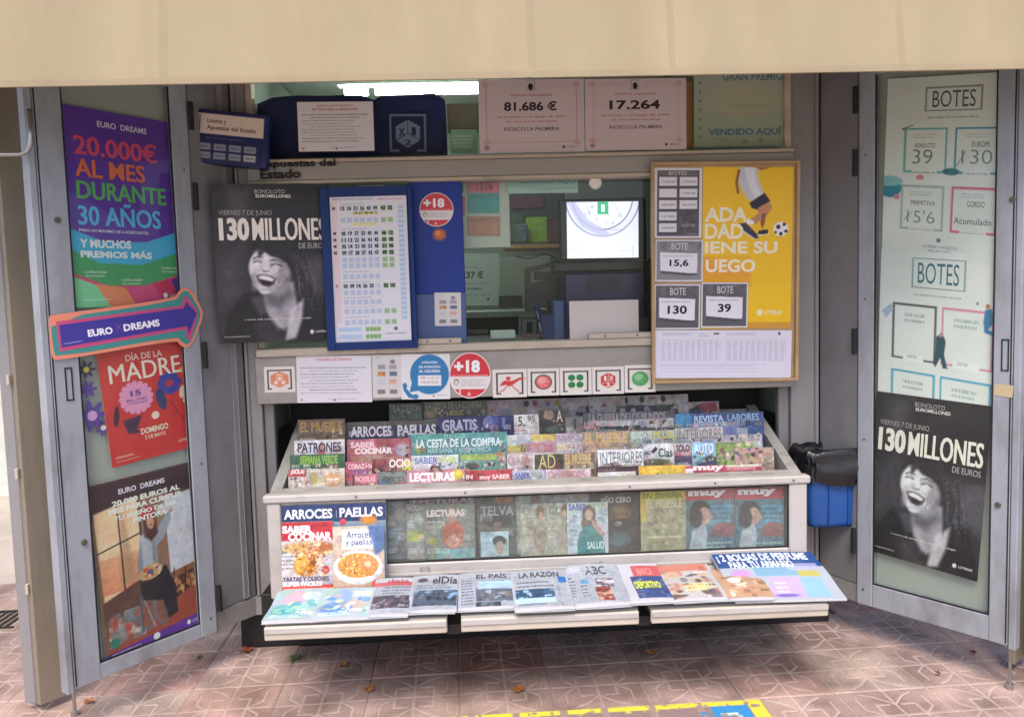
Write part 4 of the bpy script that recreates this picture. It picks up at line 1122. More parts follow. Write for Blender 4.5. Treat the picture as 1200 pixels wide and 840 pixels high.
# ---- results board with blue frame
def framed(name, label, cat, px, plane, fr_w, m, art, depth=.02, paper=None, bottom=None, g=None, arm='paper'):
    (x0, y0), (x1, y1), (x2, y2) = px                    # outer tl, tr, bl
    A, B, D = plane.at(x0, y0), plane.at(x1, y1), plane.at(x2, y2)
    U = (B - A).normalized(); w = (B - A).length; V = A - D; V = (V - V.dot(U) * U).normalized(); h = (A - D).dot(V); n = U.cross(V)
    org = A + U * w / 2 - V * h
    mw = Matrix(((U.x, V.x, n.x, org.x), (U.y, V.y, n.y, org.y), (U.z, V.z, n.z, org.z), (0, 0, 0, 1)))
    t = bpy.data.objects.new(name, None); COL.objects.link(t); t.matrix_world = mw; tag(t, label, cat, g)
    fl, fr_, ft, fb = fr_w
    def b_(nm, *a, **k):
        bm = bmesh.new(); bx(bm, *a); return finish(bm, nm, k.get('m', m), t, mw, bevel=k.get('bv', .0015))
    b_('frame_side', -w / 2, -w / 2 + fl, 0, h, 0, depth); b_('frame_side', w / 2 - fr_, w / 2, 0, h, 0, depth)
    b_('frame_rail', -w / 2 + fl + .0003, w / 2 - fr_ - .0003, 0, fb, 0, depth - .0005); b_('frame_rail', -w / 2 + fl + .0003, w / 2 - fr_ - .0003, h - ft, h, 0, depth - .0005)
    b_('backing', -w / 2 + fl + .0004, w / 2 - fr_ - .0004, fb + .0003, h - ft - .0003, 0, depth * .3)
    pl = Plane(plane.p + n * (depth * .3 + .0002), n)
    return t, pl, (A, U, V, w, h, n)
def res_art(A):
    A.c[:] = np.array(hexc('dcdce2'))
    A.rect(386, 230, 483, 402, 'dedee4')
    A.fr = True
    A.vgrad(.03, 0, .10, .86, 'e8d0d2', 'e4ccd0', .9); A.rect(.88, .06, .96, .85, 'cfdcea', .9)
    for k in range(24): A.rect(.885, .065 + k * .033, .955, .085 + k * .033, 'a9bfd8', .8)
    A.T('RESULTADOS SORTEOS', .04, .012, .56, .024, '5c5c7c', 0); A.lines(.62, .012, .96, .03, 1, 'c86c78', .6)
    rows = [(.065, 1, '15 24 31 36 40 49', '43 35'), (.145, 0, '', ''), (.235, 1, '08 19 27 33 40 44', '46 12'), (.28, 1, '11 13 22 36 41 45', '30 08'), (.323, 1, '05 14 21 30 33 48', '21 06'),
            (.368, 1, '09 17 28 37 42 47', '49 02'), (.415, 0, '', ''), (.455, 0, '', ''), (.53, 0, '', ''), (.595, 1, '06 09 14 26 35', '02 10'), (.64, 0, '', ''), (.705, 0, '', ''), (.77, 0, '', ''), (.845, 0, '', '')]
    for (y, on, a_, b_) in rows:
        for k in range(6): A.rect(.135 + k * .085, y, .195 + k * .085, y + .032, 'b4c2de' if not on else 'c4cce2', .9)
        for k in range(2): A.rect(.66 + k * .09, y, .725 + k * .09, y + .032, '8fb87c', .9 if y < .5 or on or y > .75 else .0)
        if on:
            n_ = a_.split(); m_ = b_.split()
            for k, q in enumerate(n_): A.T(q, .135 + k * .085, y + .001, .19 + k * .085, y + .029, '26262c', .035)
            for k, q in enumerate(m_): A.T(q, .66 + k * .09, y + .001, .72 + k * .09, y + .029, '1f3a24', .045)
            A.T('V' if y > .5 else 'M', .03, y + .002, .065, y + .026, '5a3038', .02)
    A.rect(.30, .105, .62, .125, 'e0dc70', .7); A.T('14 27 30 41 5', .31, .103, .61, .122, '3c4424', .02); A.rect(.29, .178, .60, .198, 'e6e080', .8)
    for y in (.045, .215, .505, .575, .685, .75, .82): A.lines(.13, y, .55, y + .012, 1, '8c8ca8', .5, seed=int(y * 100))
    A.rect(.04, .895, .35, .925, 'b4cce8'); A.rect(.04, .945, .35, .975, 'b4cce8'); A.rect(.40, .895, .60, .925, '84b468'); A.rect(.40, .945, .60, .975, '84b468')
    for k in range(1, 4): A.rect(.40 + k * .05, .89, .405 + k * .05, .98, 'dedee4')
    A.ell(.80, .91, .025, .014, '6c6c94'); A.T('LOTERÍAS Y APUESTAS', .66, .935, .94, .948, '6c6c84', 0)
    A.grain(.008); A.fr = False
BP = PY(YF - .052)
t_, ip, _ = framed('results_board', 'tall blue-framed lottery results board with white number sheet, left of the serving window', 'notice board',
                   ((375, 221), (482, 218), (381, 411)), BP, (.036, .016, .040, .034), M['blueframe'], None, .022)
card('results_sheet', None, None, ((386, 231), (476, 229), (391, 402)), Plane(ip.p + Vector((0, -.0025, 0)), ip.n), res_art, parent=t_, res=.0022)

# ---- right-hand board: pine frame with jackpot cards and the football poster
t2, ip2, _ = framed('wooden_notice_board', 'pine-framed notice board with yellow football poster and grey jackpot cards, right of the monitor', 'notice board',
                    ((762, 191), (936, 189), (764, 449)), PY(YF - .055), (.014, .014, .013, .013), M['wood'], None, .022)
pb = Plane(ip2.p + Vector((0, -.0008, 0)), ip2.n); pc = Plane(ip2.p + Vector((0, -.002, 0)), ip2.n); pdn = Plane(ip2.p + Vector((0, -.0032, 0)), ip2.n)
def foot(A):
    A.c[:] = np.array(hexc('f0c010')); A.vgrad(825, 195, 930, 330, 'f2c212', 'eebc10'); A.vgrad(825, 300, 880, 328, 'e8a42c', 'ecb418', .5)
    A.poly([(822, 300), (880, 318), (880, 336), (822, 336)], 'dc8830', .5, .02)
    # shirt, arm, shorts, legs, boots
    A.poly([(866, 196), (888, 196), (889, 212), (896, 228), (886, 236), (876, 234), (868, 220), (864, 206)], 'c4c8d2', 1, .003)
    A.poly([(872, 196), (884, 196), (886, 214), (892, 228), (884, 232), (876, 214)], 'dfe2ea', .9, .004)
    A.line([(866, 200), (863, 214), (865, 226)], .012, '94583c'); A.poly([(884, 196), (905, 196), (892, 200)], 'a8684c', 1, .003)
    A.poly([(878, 238), (896, 226), (903, 236), (888, 246), (881, 244)], '241c30', 1, .002)
    A.poly([(888, 244), (902, 236), (905, 244), (896, 256), (884, 263), (878, 258), (889, 250)], 'c08860', 1, .002)
    A.poly([(893, 250), (898, 250), (896, 262), (893, 268), (891, 262)], '8c5438', 1, .002)
    A.poly([(876, 256), (884, 260), (882, 264), (875, 262)], 'f0f0f0', 1, .001); A.poly([(867, 262), (874, 261), (887, 274), (889, 279), (884, 280), (868, 268)], '343048', 1, .001)
    A.line([(868, 269), (884, 280)], .004, 'f0e8e0'); A.poly([(889, 270), (900, 269), (900, 274), (888, 275)], '202030', 1, .001); A.line([(888, 275.5), (901, 274.5)], .003, 'f4f4f4')
    A.ell(915, 268.5, 8.5, 8.5, 'eceaf0', 1, .08)
    for x, y, r in ((912, 266, 2.6), (919, 263, 2), (915, 274, 2.2), (921, 271, 2), (909, 272, 1.6)): A.ell(x, y, r, r, '1c1c24', 1, .2)
    w = 'f6e6cc'
    A.tex(.006, .1); A.grain(.005)
    A.T('ADA', 826, 243, 876, 260, w, .03); A.T('DAD', 826, 262, 871, 280, w, .03); A.T('IENE SU', 826, 283, 911, 297, w, .03); A.T('UEGO', 827, 304, 885, 319, w, .03)
    A.ell(890, 366, 3.5, 4, 'f4e4b8'); A.T('LOTERIAS', 896, 363.5, 916, 368.5, 'f4e4b8', .02); A.rect(860, 378, 936, 386, 'c88c3c', .8)
card('poster', 'yellow football poster of a player\'s legs and ball, pinned in the pine-framed notice board', 'poster', rq(824, 196, 930, 385), pb, foot, m='gloss', bg='e6b012')
def bote(txt, wide, dark, head='BOTE'):
    def art(A):
        A.fr = True
        A.c[:] = np.array(hexc('77757a' if not dark else '5d5a60')); A.rect(0, 0, 1, 1, 'e2e0e6'); A.rect(.03, .03, .97, .965, '8a878c' if not dark else '5f5c62')
        A.mottle(.03, .03, .97, .3, ['77747a', '6c696f'], 14, .012, .5, 4)
        A.poly([(.12, .33), (.90, .36), (.88, .84), (.70, .86), (.12, .80)], '4a474d', .8, .006); A.poly([(.10, .30), (.89, .33), (.88, .80), (.72, .80), (.11, .74)], 'e4e2ea', 1, .0015)
        A.lines(.16, .36, .8, .42, 1, '9c9aa4', .6)
        A.T(head, .34, .08, .68, .24, 'd8d4d8', .0); A.T(txt, .5 - wide / 2, .47, .5 + wide / 2, .66, '1c1a20', .03)
        A.fr = False
    return art
def botes8(A):
    A.fr = True
    A.c[:] = np.array(hexc('dcdae0')); A.rect(.06, .035, .94, .975, '5a575e')
    A.rect(.08, .045, .92, .115, '6c6970'); A.T('BOTES', .30, .05, .68, .10, 'd4d0d4', .0)
    k = 0
    for r in range(5):
        for c in range(2):
            if (r, c) in ((3, 1), (4, 1)): continue
            x0, y0 = .10 + c * .43, .13 + r * .165; A.rect(x0, y0, x0 + .37, y0 + .125, 'e0dee6')
            A.T(('17.000.000', '34.000.000', '', '4.900.000', '600.000', '36.600', '12.400', '3.300.000')[k], x0 + .06, y0 + .05, x0 + .33, y0 + .08, '5c5a68', .0); k += 1
    A.mottle(.52, .62, .92, .95, ['6a676e', '504d54'], 30, .012, .6, 8); A.T('euros', .58, .80, .86, .84, 'a8a4a8', .0); A.T('LOTERIAS', .66, .935, .9, .955, 'b8b4b8', .0)
    A.fr = False
def tablesheet(A):
    A.fr = True
    A.c[:] = np.array(hexc('d8d6e4')); A.vgrad(0, 0, 1, 1, 'dad8e4', 'd4d0e0')
    A.lines(.06, .04, .30, .12, 3, '7c7c90', .5); A.lines(.32, .05, .40, .14, 2, '9c9cb0', .5, 4); A.rect(.43, .05, .47, .09, '4c4c5c', .8); A.lines(.52, .04, .80, .12, 3, '8c8ca0', .5, 5); A.rect(.90, .04, .915, .10, '3c3c4c')
    for half in (0, 1):
        x0 = .04 + half * .48
        A.frame(x0, .20, x0 + .44, .66, .0008, 'a0a0b8')
        for k in range(10):
            A.lines(x0 + .012 + k * .043, .22, x0 + .045 + k * .043, .64, 17, '8c8ca8', .55, seed=k + half * 20)
    for y in (.70, .74, .80, .86): A.lines(.05, y, .95, y + .025, 1, '8a88a0', .5, seed=int(y * 90))
    A.grain(.005); A.fr = False
G2 = 'jackpot cards in the wooden board'
card('jackpot_card', 'tall dark grey jackpot card titled BOTES with eight small number boxes', 'card', rq(767, 197, 823, 279), pc, botes8, G2, res=.0022)
card('jackpot_card', 'light grey jackpot card reading BOTE 15,6 beside the football poster', 'card', rq(768, 281, 824, 330), pc, bote('15,6', .40, False), G2, res=.0025)
card('jackpot_card', 'dark grey jackpot card reading BOTE 130, at the left edge of the wooden board', 'card', rq(767, 333, 821, 386), pdn, bote('130', .42, True), G2, res=.0025)
card('jackpot_card', 'dark grey jackpot card reading BOTE 39, under the football poster', 'card', rq(822, 331, 877, 384), pdn, bote('39', .28, True), G2, res=.0025)
card('table_sheet', 'white sheet printed with two grids of tiny numbers, across the bottom of the wooden board', 'sheet', rq(767, 387, 928, 443), pdn, tablesheet, res=.0022)

# ================================================================== STICKERS AND NOTICES ON THE KIOSK FRONT
SB = PY(YF - .0305); SLP = -.024
def sq_sticker(draw):
    def art(A):
        A.fr = True; A.c[:] = np.array(hexc('dcd6cf'))
        d = '3c3a3c'; t = .05
        A.rect(.10, .12, .10 + t, .88, d); A.rect(.85, .12, .85 + t, .88, d)
        A.rect(.10, .12, .90, .12 + t, d); A.rect(.10, .84, .24, .84 + t, d); A.rect(.76, .84, .90, .84 + t, d)
        draw(A); A.grain(.01); A.fr = False
    return art
def g_swoosh(A):
    A.ell(.46, .33, .07, .07, 'c8383c'); A.poly([(.34, .40), (.56, .42), (.80, .30), (1.0, .34), (.78, .40), (.60, .55), (.48, .62), (.40, .55), (.20, .60), (.26, .48)], 'c8383c', 1, .001)
    A.line([(.44, .55), (.32, .74), (.20, .80)], .0045, 'c8383c'); A.line([(.54, .56), (.66, .70), (.76, .80)], .0045, 'c8383c')
def g_ball(c1, c2):
    def f(A):
        A.ell(.5, .5, .27, .27, '3c2c30' if c1 == 'd86a6a' else c1); A.ell(.5, .5, .235, .235, c1); A.ell(.45, .44, .14, .13, c2, .8, .5)
        for k in range(6):
            a_ = k * math.pi / 3; A.ell(.5 + .14 * math.cos(a_), .5 + .14 * math.sin(a_), .03, .03, c2, .7)
    return f
def g_clover(A):
    for dx in (-.13, .13):
        for dy in (-.13, .13): A.ell(.5 + dx, .5 + dy, .115, .115, '1f7c44', 1, .1); A.ell(.5 + dx * 1.25, .5 + dy * 1.25, .06, .06, '1f7c44')
def g_cube(A):
    r = 'c43c40'
    A.poly([(.5, .22), (.73, .35), (.73, .64), (.5, .78), (.27, .64), (.27, .35)], r, 1, .0008)
    for L in ([(.5, .5), (.5, .22)], [(.5, .5), (.27, .64)], [(.5, .5), (.73, .64)]): A.line(L, .0022, 'dcd6cf')
    A.T('1', .37, .34, .44, .50, 'f0e4de', .04); A.T('X', .54, .34, .66, .50, 'f0e4de', .03); A.T('2', .44, .58, .56, .72, 'f0e4de', .03)
def g_hex(A):
    A.poly([(.5, .18), (.80, .34), (.80, .66), (.5, .82), (.20, .66), (.20, .34)], 'dc8a68', 1, .001)
    A.frame(.40, .30, .60, .52, .003, 'f0d8c8'); A.ell(.38, .62, .07, .07, 'f0d8c8', 1, .3); A.ell(.62, .62, .07, .07, 'f0d8c8', 1, .3); A.ell(.5, .46, .05, .09, 'f0d8c8', .8)
GS = 'square game stickers on the front band'
for (x0, y0, x1, y1, dr_, lb) in ((309, 430, 345, 460, g_hex, 'square sticker with an orange hexagon, at the left end of the sticker band'),
                                  (577, 433, 617, 466, g_swoosh, 'square sticker with a red leaping figure'),
                                  (618, 432, 655, 464, g_ball('d86a6a', 'eaa8a4'), 'square sticker with a red dotted ball'),
                                  (656, 431, 693, 463, g_clover, 'square sticker with a green four-leaf clover'),
                                  (694, 430, 731, 462, g_cube, 'square sticker with a red cube marked 1 X 2'),
                                  (732, 428, 768, 460, g_ball('4c9c5c', '9cc8a0'), 'square sticker with a green ball, next to the wooden board')):
    card('game_sticker', lb, 'sticker', rq(x0, y0, x1, y1, SLP), SB, sq_sticker(dr_), GS, m='sticker', thick=.0005, res=.002)
def notice(title, tcol, n, qr=False, bgc='dcd8de'):
    def art(A):
        A.fr = True; A.c[:] = np.array(hexc(bgc))
        A.T(title[0], .26, .06, .74, .11, tcol, .015)
        if len(title) > 1: A.T(title[1], .20, .13, .80, .175, tcol, .015)
        for k in range(n):
            y = .24 + k * .6 / n; A.lines(.05 + .12 * (k % 3 == 1), y, .96 - .1 * (k % 2), y + .038, 1, '7c7880', .75, seed=k + 11)
        if qr: A.lines(.35, .87, .7, .90, 1, '7c7880', .6)
        A.ell(.06, .94, .02, .02, 'c87c80'); A.ell(.5, .95, .012, .015, '3c3c44'); A.lines(.42, .91, .8, .94, 1, '7c7880', .6)
        A.grain(.005); A.fr = False
    return art
card('notice_sheet', 'white printed notice with red heading on the sticker band beneath the laughing woman poster', 'notice', rq(347, 417, 435, 472, -.01), PY(YF - .032),
     notice(('HORARIO DE SORTEOS',), 'c84c50', 9), wave=.0008, res=.003)
card('notice_sheet', 'white printed notice with red heading in the top window before the blue cloth bag', 'notice', rq(348, 120, 437, 178, -.01), PY(YF - .052),
     notice(('JUEGO AUTORIZADO Y', 'SE PROHIBE A MENORES'), 'b8443c', 10), wave=.001, res=.003)
def paycard(A):
    A.fr = True; A.c[:] = np.array(hexc('d0cccb'))
    A.lines(.1, .05, .3, .09, 1, '8c8888', .6)
    A.ell(.70, .16, .09, .05, '6c6c74', .8, .5)
    for (x, y, c) in ((.32, .28, '8c8c94'), (.70, .28, '9c9098'), (.32, .44, 'b06c3c'), (.72, .44, '4c5a7c'), (.30, .62, 'b8c4d0'), (.70, .62, 'd09c88'), (.30, .86, '6c6c70'), (.72, .86, '6c6c70')):
        A.rect(x - .13, y - .05, x + .13, y + .05, c, .85); A.lines(x - .12, y + .06, x + .12, y + .08, 1, '9c9898', .5)
    A.ell(.28, .44, .05, .04, 'e0a040', .8)
    A.fr = False
card('payment_sticker', 'small grey-white sticker of bank card emblems on the front band', 'sticker', rq(436, 416, 470, 466, -.01), SB, paycard, m='sticker', res=.002, thick=.0005)
card('payment_sticker', 'small cream sticker of bank card emblems on the lower end of the blue window panel', 'sticker', rq(509, 343, 540, 382, -.01), PY(YF - .0005), paycard, m='sticker', res=.002, thick=.0005)
def phone(A):
    A.fr = True; A.c[:] = np.array(hexc('dedcdc')); b = '2878ae'
    A.ell(.58, .45, .40, .44, b, 1, .04); A.poly([(.22, .60), (.16, .84), (.42, .80)], b, 1, .001)
    A.rect(.34, .47, .82, .70, 'e4e2e2'); A.poly([(.02, .66), (.08, .62), (.12, .70), (.10, .76), (.22, .90), (.30, .88), (.36, .94), (.30, 1.0), (.14, .96), (.04, .80)], b, 1, .001)
    A.ell(.66, .93, .02, .02, '4c4c54')
    A.T('ATENCIÓN', .42, .15, .74, .21, 'e8eef4', .02); A.T('DE ATENCIÓN', .36, .245, .80, .31, 'e8eef4', .02); A.T('AL USUARIO', .36, .345, .80, .41, 'e8eef4', .02)
    A.T('900 11 23 13', .40, .50, .76, .55, '8c5c74', .0); A.T('918 00 40 02', .40, .60, .76, .65, '8c5c74', .0)
    A.lines(.72, .90, .95, .93, 1, '7c8ca8', .6)
    A.fr = False
card('helpline_sticker', 'square white sticker with a blue speech bubble and telephone', 'sticker', rq(470, 415, 527, 468, -.008), SB, phone, m='sticker', res=.002, thick=.0005)
def plus18(A):
    A.fr = True; A.c[:] = np.array(hexc('e2d8d8')); r = 'cc2f3a'
    A.ell(.5, .5, .5, .5, 'e6dcdc', 1, .03); A.ell(.5, .5, .475, .475, r, 1, .03); A.rect(0, .52, 1, .80, 'e0d8d8')
    A.ell(.5, .5, .52, .52, 'e2d8d8', 0); A.ell(.17, .64, .06, .065, '6c5c60', .9, .3); A.ell(.17, .65, .04, .045, 'e0d8d8', 1, .2)
    A.lines(.28, .58, .85, .74, 3, 'a8989c', .6); A.rect(.24, .80, .27, .98, 'e8dcdc'); A.poly([(.42, .94), (.47, .84), (.52, .94)], 'e8b0b0', 1, .001)
    A.lines(.05, .485, .95, .51, 1, 'f0c8c8', .8)
    A.T('+18', .12, .17, .74, .44, 'f6eef0', .05)
    A.fr = False
card('age_sticker', 'large round red and white +18 sticker on the front band', 'sticker', rq(526, 413, 575, 467, -.01), PY(YF - .0315), plus18, m='sticker', res=.002, thick=.0006, round_=True)
card('age_sticker', 'small round red and white +18 sticker on the blue panel inside the window', 'sticker', rq(491, 226, 531, 266, -.01), PY(YF - .0005), plus18, m='sticker', res=.002, thick=.0006, round_=True)
# big letters on the shelf edge
def letters(name, words, label, cat, plane, col, grp=None):
    (x0, y0) = words[0][1][:2]; O_ = plane.at(x0, words[-1][1][3]); n = plane.n; U = Vector((-n.y, n.x, 0)).normalized(); V = Vector((0, 0, 1))
    bm = bmesh.new()
    for t, (a_, b_, c_, d_), bold in words:
        TV, TT = text_tris(t, bold); P0, P1 = plane.at(a_, d_) - O_, plane.at(c_, b_) - O_
        vs = [bm.verts.new((P0.dot(U) + v[0] * (P1 - P0).dot(U), P0.dot(V) + v[1] * (P1 - P0).dot(V), 0)) for v in TV]
        for t3 in TT:
            try: bm.faces.new([vs[q] for q in t3])
            except ValueError: pass
    r = bmesh.ops.extrude_face_region(bm, geom=bm.faces[:])
    for v in [q for q in r['geom'] if isinstance(q, bmesh.types.BMVert)]: v.co.z += .0008
    mw = Matrix(((U.x, V.x, n.x, O_.x), (U.y, V.y, n.y, O_.y), (U.z, V.z, n.z, O_.z), (0, 0, 0, 1)))
    return tag(finish(bm, name, M[col], None, mw), label, cat, grp)
letters('sign_lettering', [('Apuestas del', (308, 186, 393, 199), .03), ('Estado', (305, 198, 352, 210), .03)], 'black stick-on letters Apuestas del Estado on the shelf edge', 'lettering', PY(YF - .0465), 'rubber')

# blue lottery office box sign, upper left
def signart(A):
    A.fr = True; A.c[:] = np.array(hexc('1e2656'))
    A.rect(0, .06, 1, .45, 'd6cabc'); A.rect(0, 0, 1, .06, '1c2050'); A.frame(.02, .09, .16, .42, .004, '3c3a40'); A.ell(.09, .33, .05, .11, '16141c', 1, .1); A.ell(.09, .20, .04, .06, 'a03c40', .9, .3)
    A.T('Loterías y', .25, .15, .50, .26, '6a2c34', .02); A.T('Apuestas del Estado', .25, .28, .90, .39, '6a2c34', .02)
    for r in range(2):
        for c in range(4): A.rect(.15 + c * .20, .64 + r * .17, .31 + c * .20, .76 + r * .17, '8a8f9c' if (r, c) != (1, 3) else 'b4b4bc'); A.lines(.17 + c * .2, .67 + r * .17, .30 + c * .2, .73 + r * .17, 1, '4c5468', .8)
    A.T('Servicio de apuestas', .24, .51, .74, .55, '6c74a0', 0); A.grain(.008); A.fr = False
ot = empty('lottery_office_sign', PY(-.22).at(266, 190), 'dark blue box sign with a cream lettered strip, upper left of the kiosk', 'sign')
PSG = Plane(PY(-.215).at(222, 190), (.10, -1, 0))
card('sign_face', None, None, ((221, 127), (310, 136), (223, 188)), PSG, signart, parent=ot, m='gloss', res=.003, thick=.001)
q0 = PSG.at(221, 127); q1 = PSG.at(310, 136); q2 = PSG.at(223, 188)
U = (q1 - q0).normalized(); V = (q0 - q2); V = (V - V.dot(U) * U).normalized(); n = U.cross(V)
mwS = Matrix(((U.x, V.x, n.x, q2.x), (U.y, V.y, n.y, q2.y), (U.z, V.z, n.z, q2.z), (0, 0, 0, 1)))
bm = bmesh.new(); bx(bm, -.004, (q1 - q0).length + .004, -.004, (q0 - q2).dot(V) + .004, -.075, -.0005); finish(bm, 'sign_box', M['bluebox'], ot, mwS, bevel=.004)

# ================================================================== TOP WINDOW
Yt = YF + .06
def cert(big, l1, l2, l3, name_):
    def art(A):
        A.fr = True; A.c[:] = np.array(hexc('cdbfc2'))
        A.frame(.07, .07, .93, .86, .0018, 'b87880'); A.frame(.10, .11, .90, .82, .001, 'c89ca0')
        for x in (.07, .93):
            for y in (.07, .86): A.ell(x, y, .03, .04, 'c89ca0', .8, .3)
        A.rect(.42, .0, .58, .16, 'cdbfc2'); A.frame(.455, .02, .535, .15, .0018, '6c6064'); A.ell(.495, .10, .024, .045, '1c161c')
        A.T(l1, .30, .20, .70, .235, 'b4525c', .015)
        A.T(l2, .17, .495, .83, .53, 'b4525c', .015)
        if l3: A.T(l3, .26, .56, .74, .59, 'b4525c', .015)
        A.T(big, .24, .30, .74, .43, '2c242c', .03); A.T(name_, .24, .65, .76, .70, '5c4c54', .015)
        A.ell(.07, .93, .025, .03, '9c8088'); A.ell(.80, .925, .012, .02, '2c242c'); A.lines(.83, .91, .93, .94, 1, '7c6c74', .7)
        A.grain(.006); A.fr = False
    return art
card('prize_certificate', 'pink prize certificate reading 81.686 €, left one in the top window', 'certificate', rq(560, 94, 684, 180, -.012), PY(YF - .030), cert('81.686 €', 'Hemos entregado', 'en premios a lo largo de 2023', 'en este punto de venta', 'KIOSCO LA PALMERA'),
     'prize certificates in the top window', res=.003, wave=.001)
card('prize_certificate', 'pink prize certificate reading 17.264, beside the green sign', 'certificate', rq(685, 93, 804, 177, -.012), PY(YF - .031), cert('17.264', 'Hemos repartido', 'premios a lo largo de 2023', 'en este punto de venta', 'KIOSCO LA PALMERA'),
     'prize certificates in the top window', res=.003, wave=.001)
def granpremio(A):
    A.fr = True; A.c[:] = np.array(hexc('a4ac9c')); A.vgrad(0, 0, 1, 1, 'a8b0a2', '8e9c84')
    A.ell(.5, .40, .35, .2, 'b0ae84', .5, .6); A.frame(.06, .0, .94, .97, .001, '8c9c8c')
    A.T('GRAN PREMIO', .28, .02, .88, .13, '5c7884', .02); A.T('LOTERÍA NACIONAL', .36, .44, .70, .48, '7c8c94', 0); A.lines(.2, .55, .85, .59, 1, 'a88c80', .5)
    A.T('VENDIDO AQUÍ', .14, .74, .86, .86, '46707f', .03)
    for k in range(7): A.ell(.06, .15 + k * .12, .012, .02, '5c6c60', .7); A.ell(.94, .15 + k * .12, .012, .02, '5c6c60', .7)
    A.mottle(.1, .88, .9, .97, ['6c7c5c', '8c9c6c'], 20, .01, .6, 2); A.fr = False
card('sold_here_sign', 'green-tinted sign reading GRAN PREMIO VENDIDO AQUÍ, at the right end of the top window', 'sign', rq(813, 84, 932, 173, -.014), PY(YF + .008), granpremio, m='gloss', res=.003, wave=.001)
def bar_in(name, x0, x1, y0, y1, Y, dep, m, label=None, cat=None, parent=None, bevel=.003, grp=None):
    p0, p1 = PY(Y).at(x0, y1), PY(Y).at(x1, y0)
    o = box(name, p0.x, p1.x, Y, Y + dep, p0.z, p1.z, M[m], parent, bevel)
    return tag(o, label, cat, grp) if cat else o
# blue cloth bags with the 1 X 2 cube
def bagshape(name, x0, x1, y0, y1, Y, dep, label, marks):
    p0, p1 = PY(Y).at(x0, y1), PY(Y).at(x1, y0)
    t = empty(name, ((p0.x + p1.x) / 2, Y, p0.z), label, 'bag')
    bm = bmesh.new(); bx(bm, p0.x, p1.x, Y, Y + dep, p0.z, p1.z)
    bmesh.ops.subdivide_edges(bm, edges=bm.edges[:], cuts=7, use_grid_fill=True)
    cx, cz = (p0.x + p1.x) / 2, (p0.z + p1.z) / 2
    for v in bm.verts:
        fx_, fz_ = (v.co.x - cx) / ((p1.x - p0.x) / 2), (v.co.z - cz) / ((p1.z - p0.z) / 2)
        if fz_ > .5: v.co.z -= .05 * max(0, abs(fx_) - .75) * (fz_ - .5) * 8 * .5
        v.co.y += .012 * mnoise.noise(v.co * 9) + .012 * (fx_ * fx_)
        v.co.z += .008 * mnoise.noise(v.co * 6 + Vector((3, 3, 3)))
    finish(bm, 'bag_body', M['bluebag'], t, smooth=True)
    for (a_, b_, c_, d_) in marks:
        def art(A):
            A.fr = True; A.c[:] = np.array(hexc('1a2456'))
            A.rect(.04, .04, .10, .96, '7c88b0'); A.rect(.90, .04, .96, .96, '7c88b0'); A.rect(.04, .04, .96, .10, '7c88b0'); A.rect(.04, .90, .28, .96, '7c88b0'); A.rect(.72, .90, .96, .96, '7c88b0')
            A.poly([(.5, .18), (.80, .34), (.80, .68), (.5, .86), (.20, .68), (.20, .34)], '8c98bc', 1, .001)
            for L in ([(.5, .5), (.5, .18)], [(.5, .5), (.20, .68)], [(.5, .5), (.80, .68)]): A.line(L, .003, '1a2456')
            A.T('X', .27, .38, .43, .58, '1a2456', .03); A.T('1', .60, .36, .70, .56, '1a2456', .04); A.T('2', .42, .66, .58, .80, '1a2456', .03); A.fr = False
        card('cube_emblem', None, None, rq(a_, b_, c_, d_), PY(Y - .014), art, parent=t, res=.003)
bagshape('folded_blue_cloth', 304, 440, 111, 184, YF + .10, .16, 'large dark blue cloth bundle in the top window behind the white notice', [])
bagshape('blue_games_bag', 438, 521, 110, 181, YF + .09, .12, 'dark blue bag with a white 1 X 2 cube emblem in the top window', [(454, 132, 501, 180)])
def greencard(A):
    A.fr = True; A.c[:] = np.array(hexc('8fb89c')); A.lines(.1, .2, .9, .8, 4, 'd4e4d4', .7); A.fr = False
card('green_card', 'small pale green card leaning beside the blue games bag in the top window', 'card', rq(528, 152, 559, 180), PY(YF + .03), greencard, res=.003)
bar_in('olive_box', 525, 560, 121, 152, YF + .14, .1, 'tan', 'small olive box behind the pale green card in the top window', 'box')
bar_in('cardboard_strip', 803, 812, 95, 173, YF + .03, .05, 'orange', 'narrow brown cardboard strip between the certificate and the green sign', 'cardboard')
bar_in('brown_folder', 272, 302, 100, 130, -.10, .02, 'orange', 'brown folder edge above the dark blue box sign', 'folder') if False else None

# ================================================================== SERVING WINDOW: what stands inside
Yi = YF + .002
# blue panel
t = empty('blue_window_panel', PY(Yi).at(513, 405), 'royal blue plastic panel standing in the window right of the results board', 'panel')
p0, p1 = PY(Yi).at(486, 404), PY(Yi).at(541, 208)
M['newsprint'] = mat('newsprint', 'aeaeb3', .7, var=.04)
M['royal'] = mat('royal_blue_plastic', '0f2f88', .4, spec=.35, var=.08, vscale=3); M['paleblue'] = mat('pale_blue_film', '43598c', .3, var=.15, vscale=6)
box('panel_sheet', p0.x, p1.x, Yi, Yi + .008, PY(Yi).at(510, 344).z, p1.z, M['royal'], t)
box('panel_foot', p0.x, p1.x, Yi + .001, Yi + .007, p0.z, PY(Yi).at(510, 344).z - .001, M['paleblue'], t)
def orangeblob(A):
    A.fr = True; A.c[:] = np.array(hexc('1c3c9a')); A.ell(.5, .5, .42, .42, 'c86a3c', 1, .6); A.ell(.4, .4, .2, .2, 'e08c4c', 1, .5); A.fr = False
card('orange_emblem', None, None, rq(506, 267, 524, 283), PY(Yi - .0015), orangeblob, parent=t, res=.003, thick=.0004)
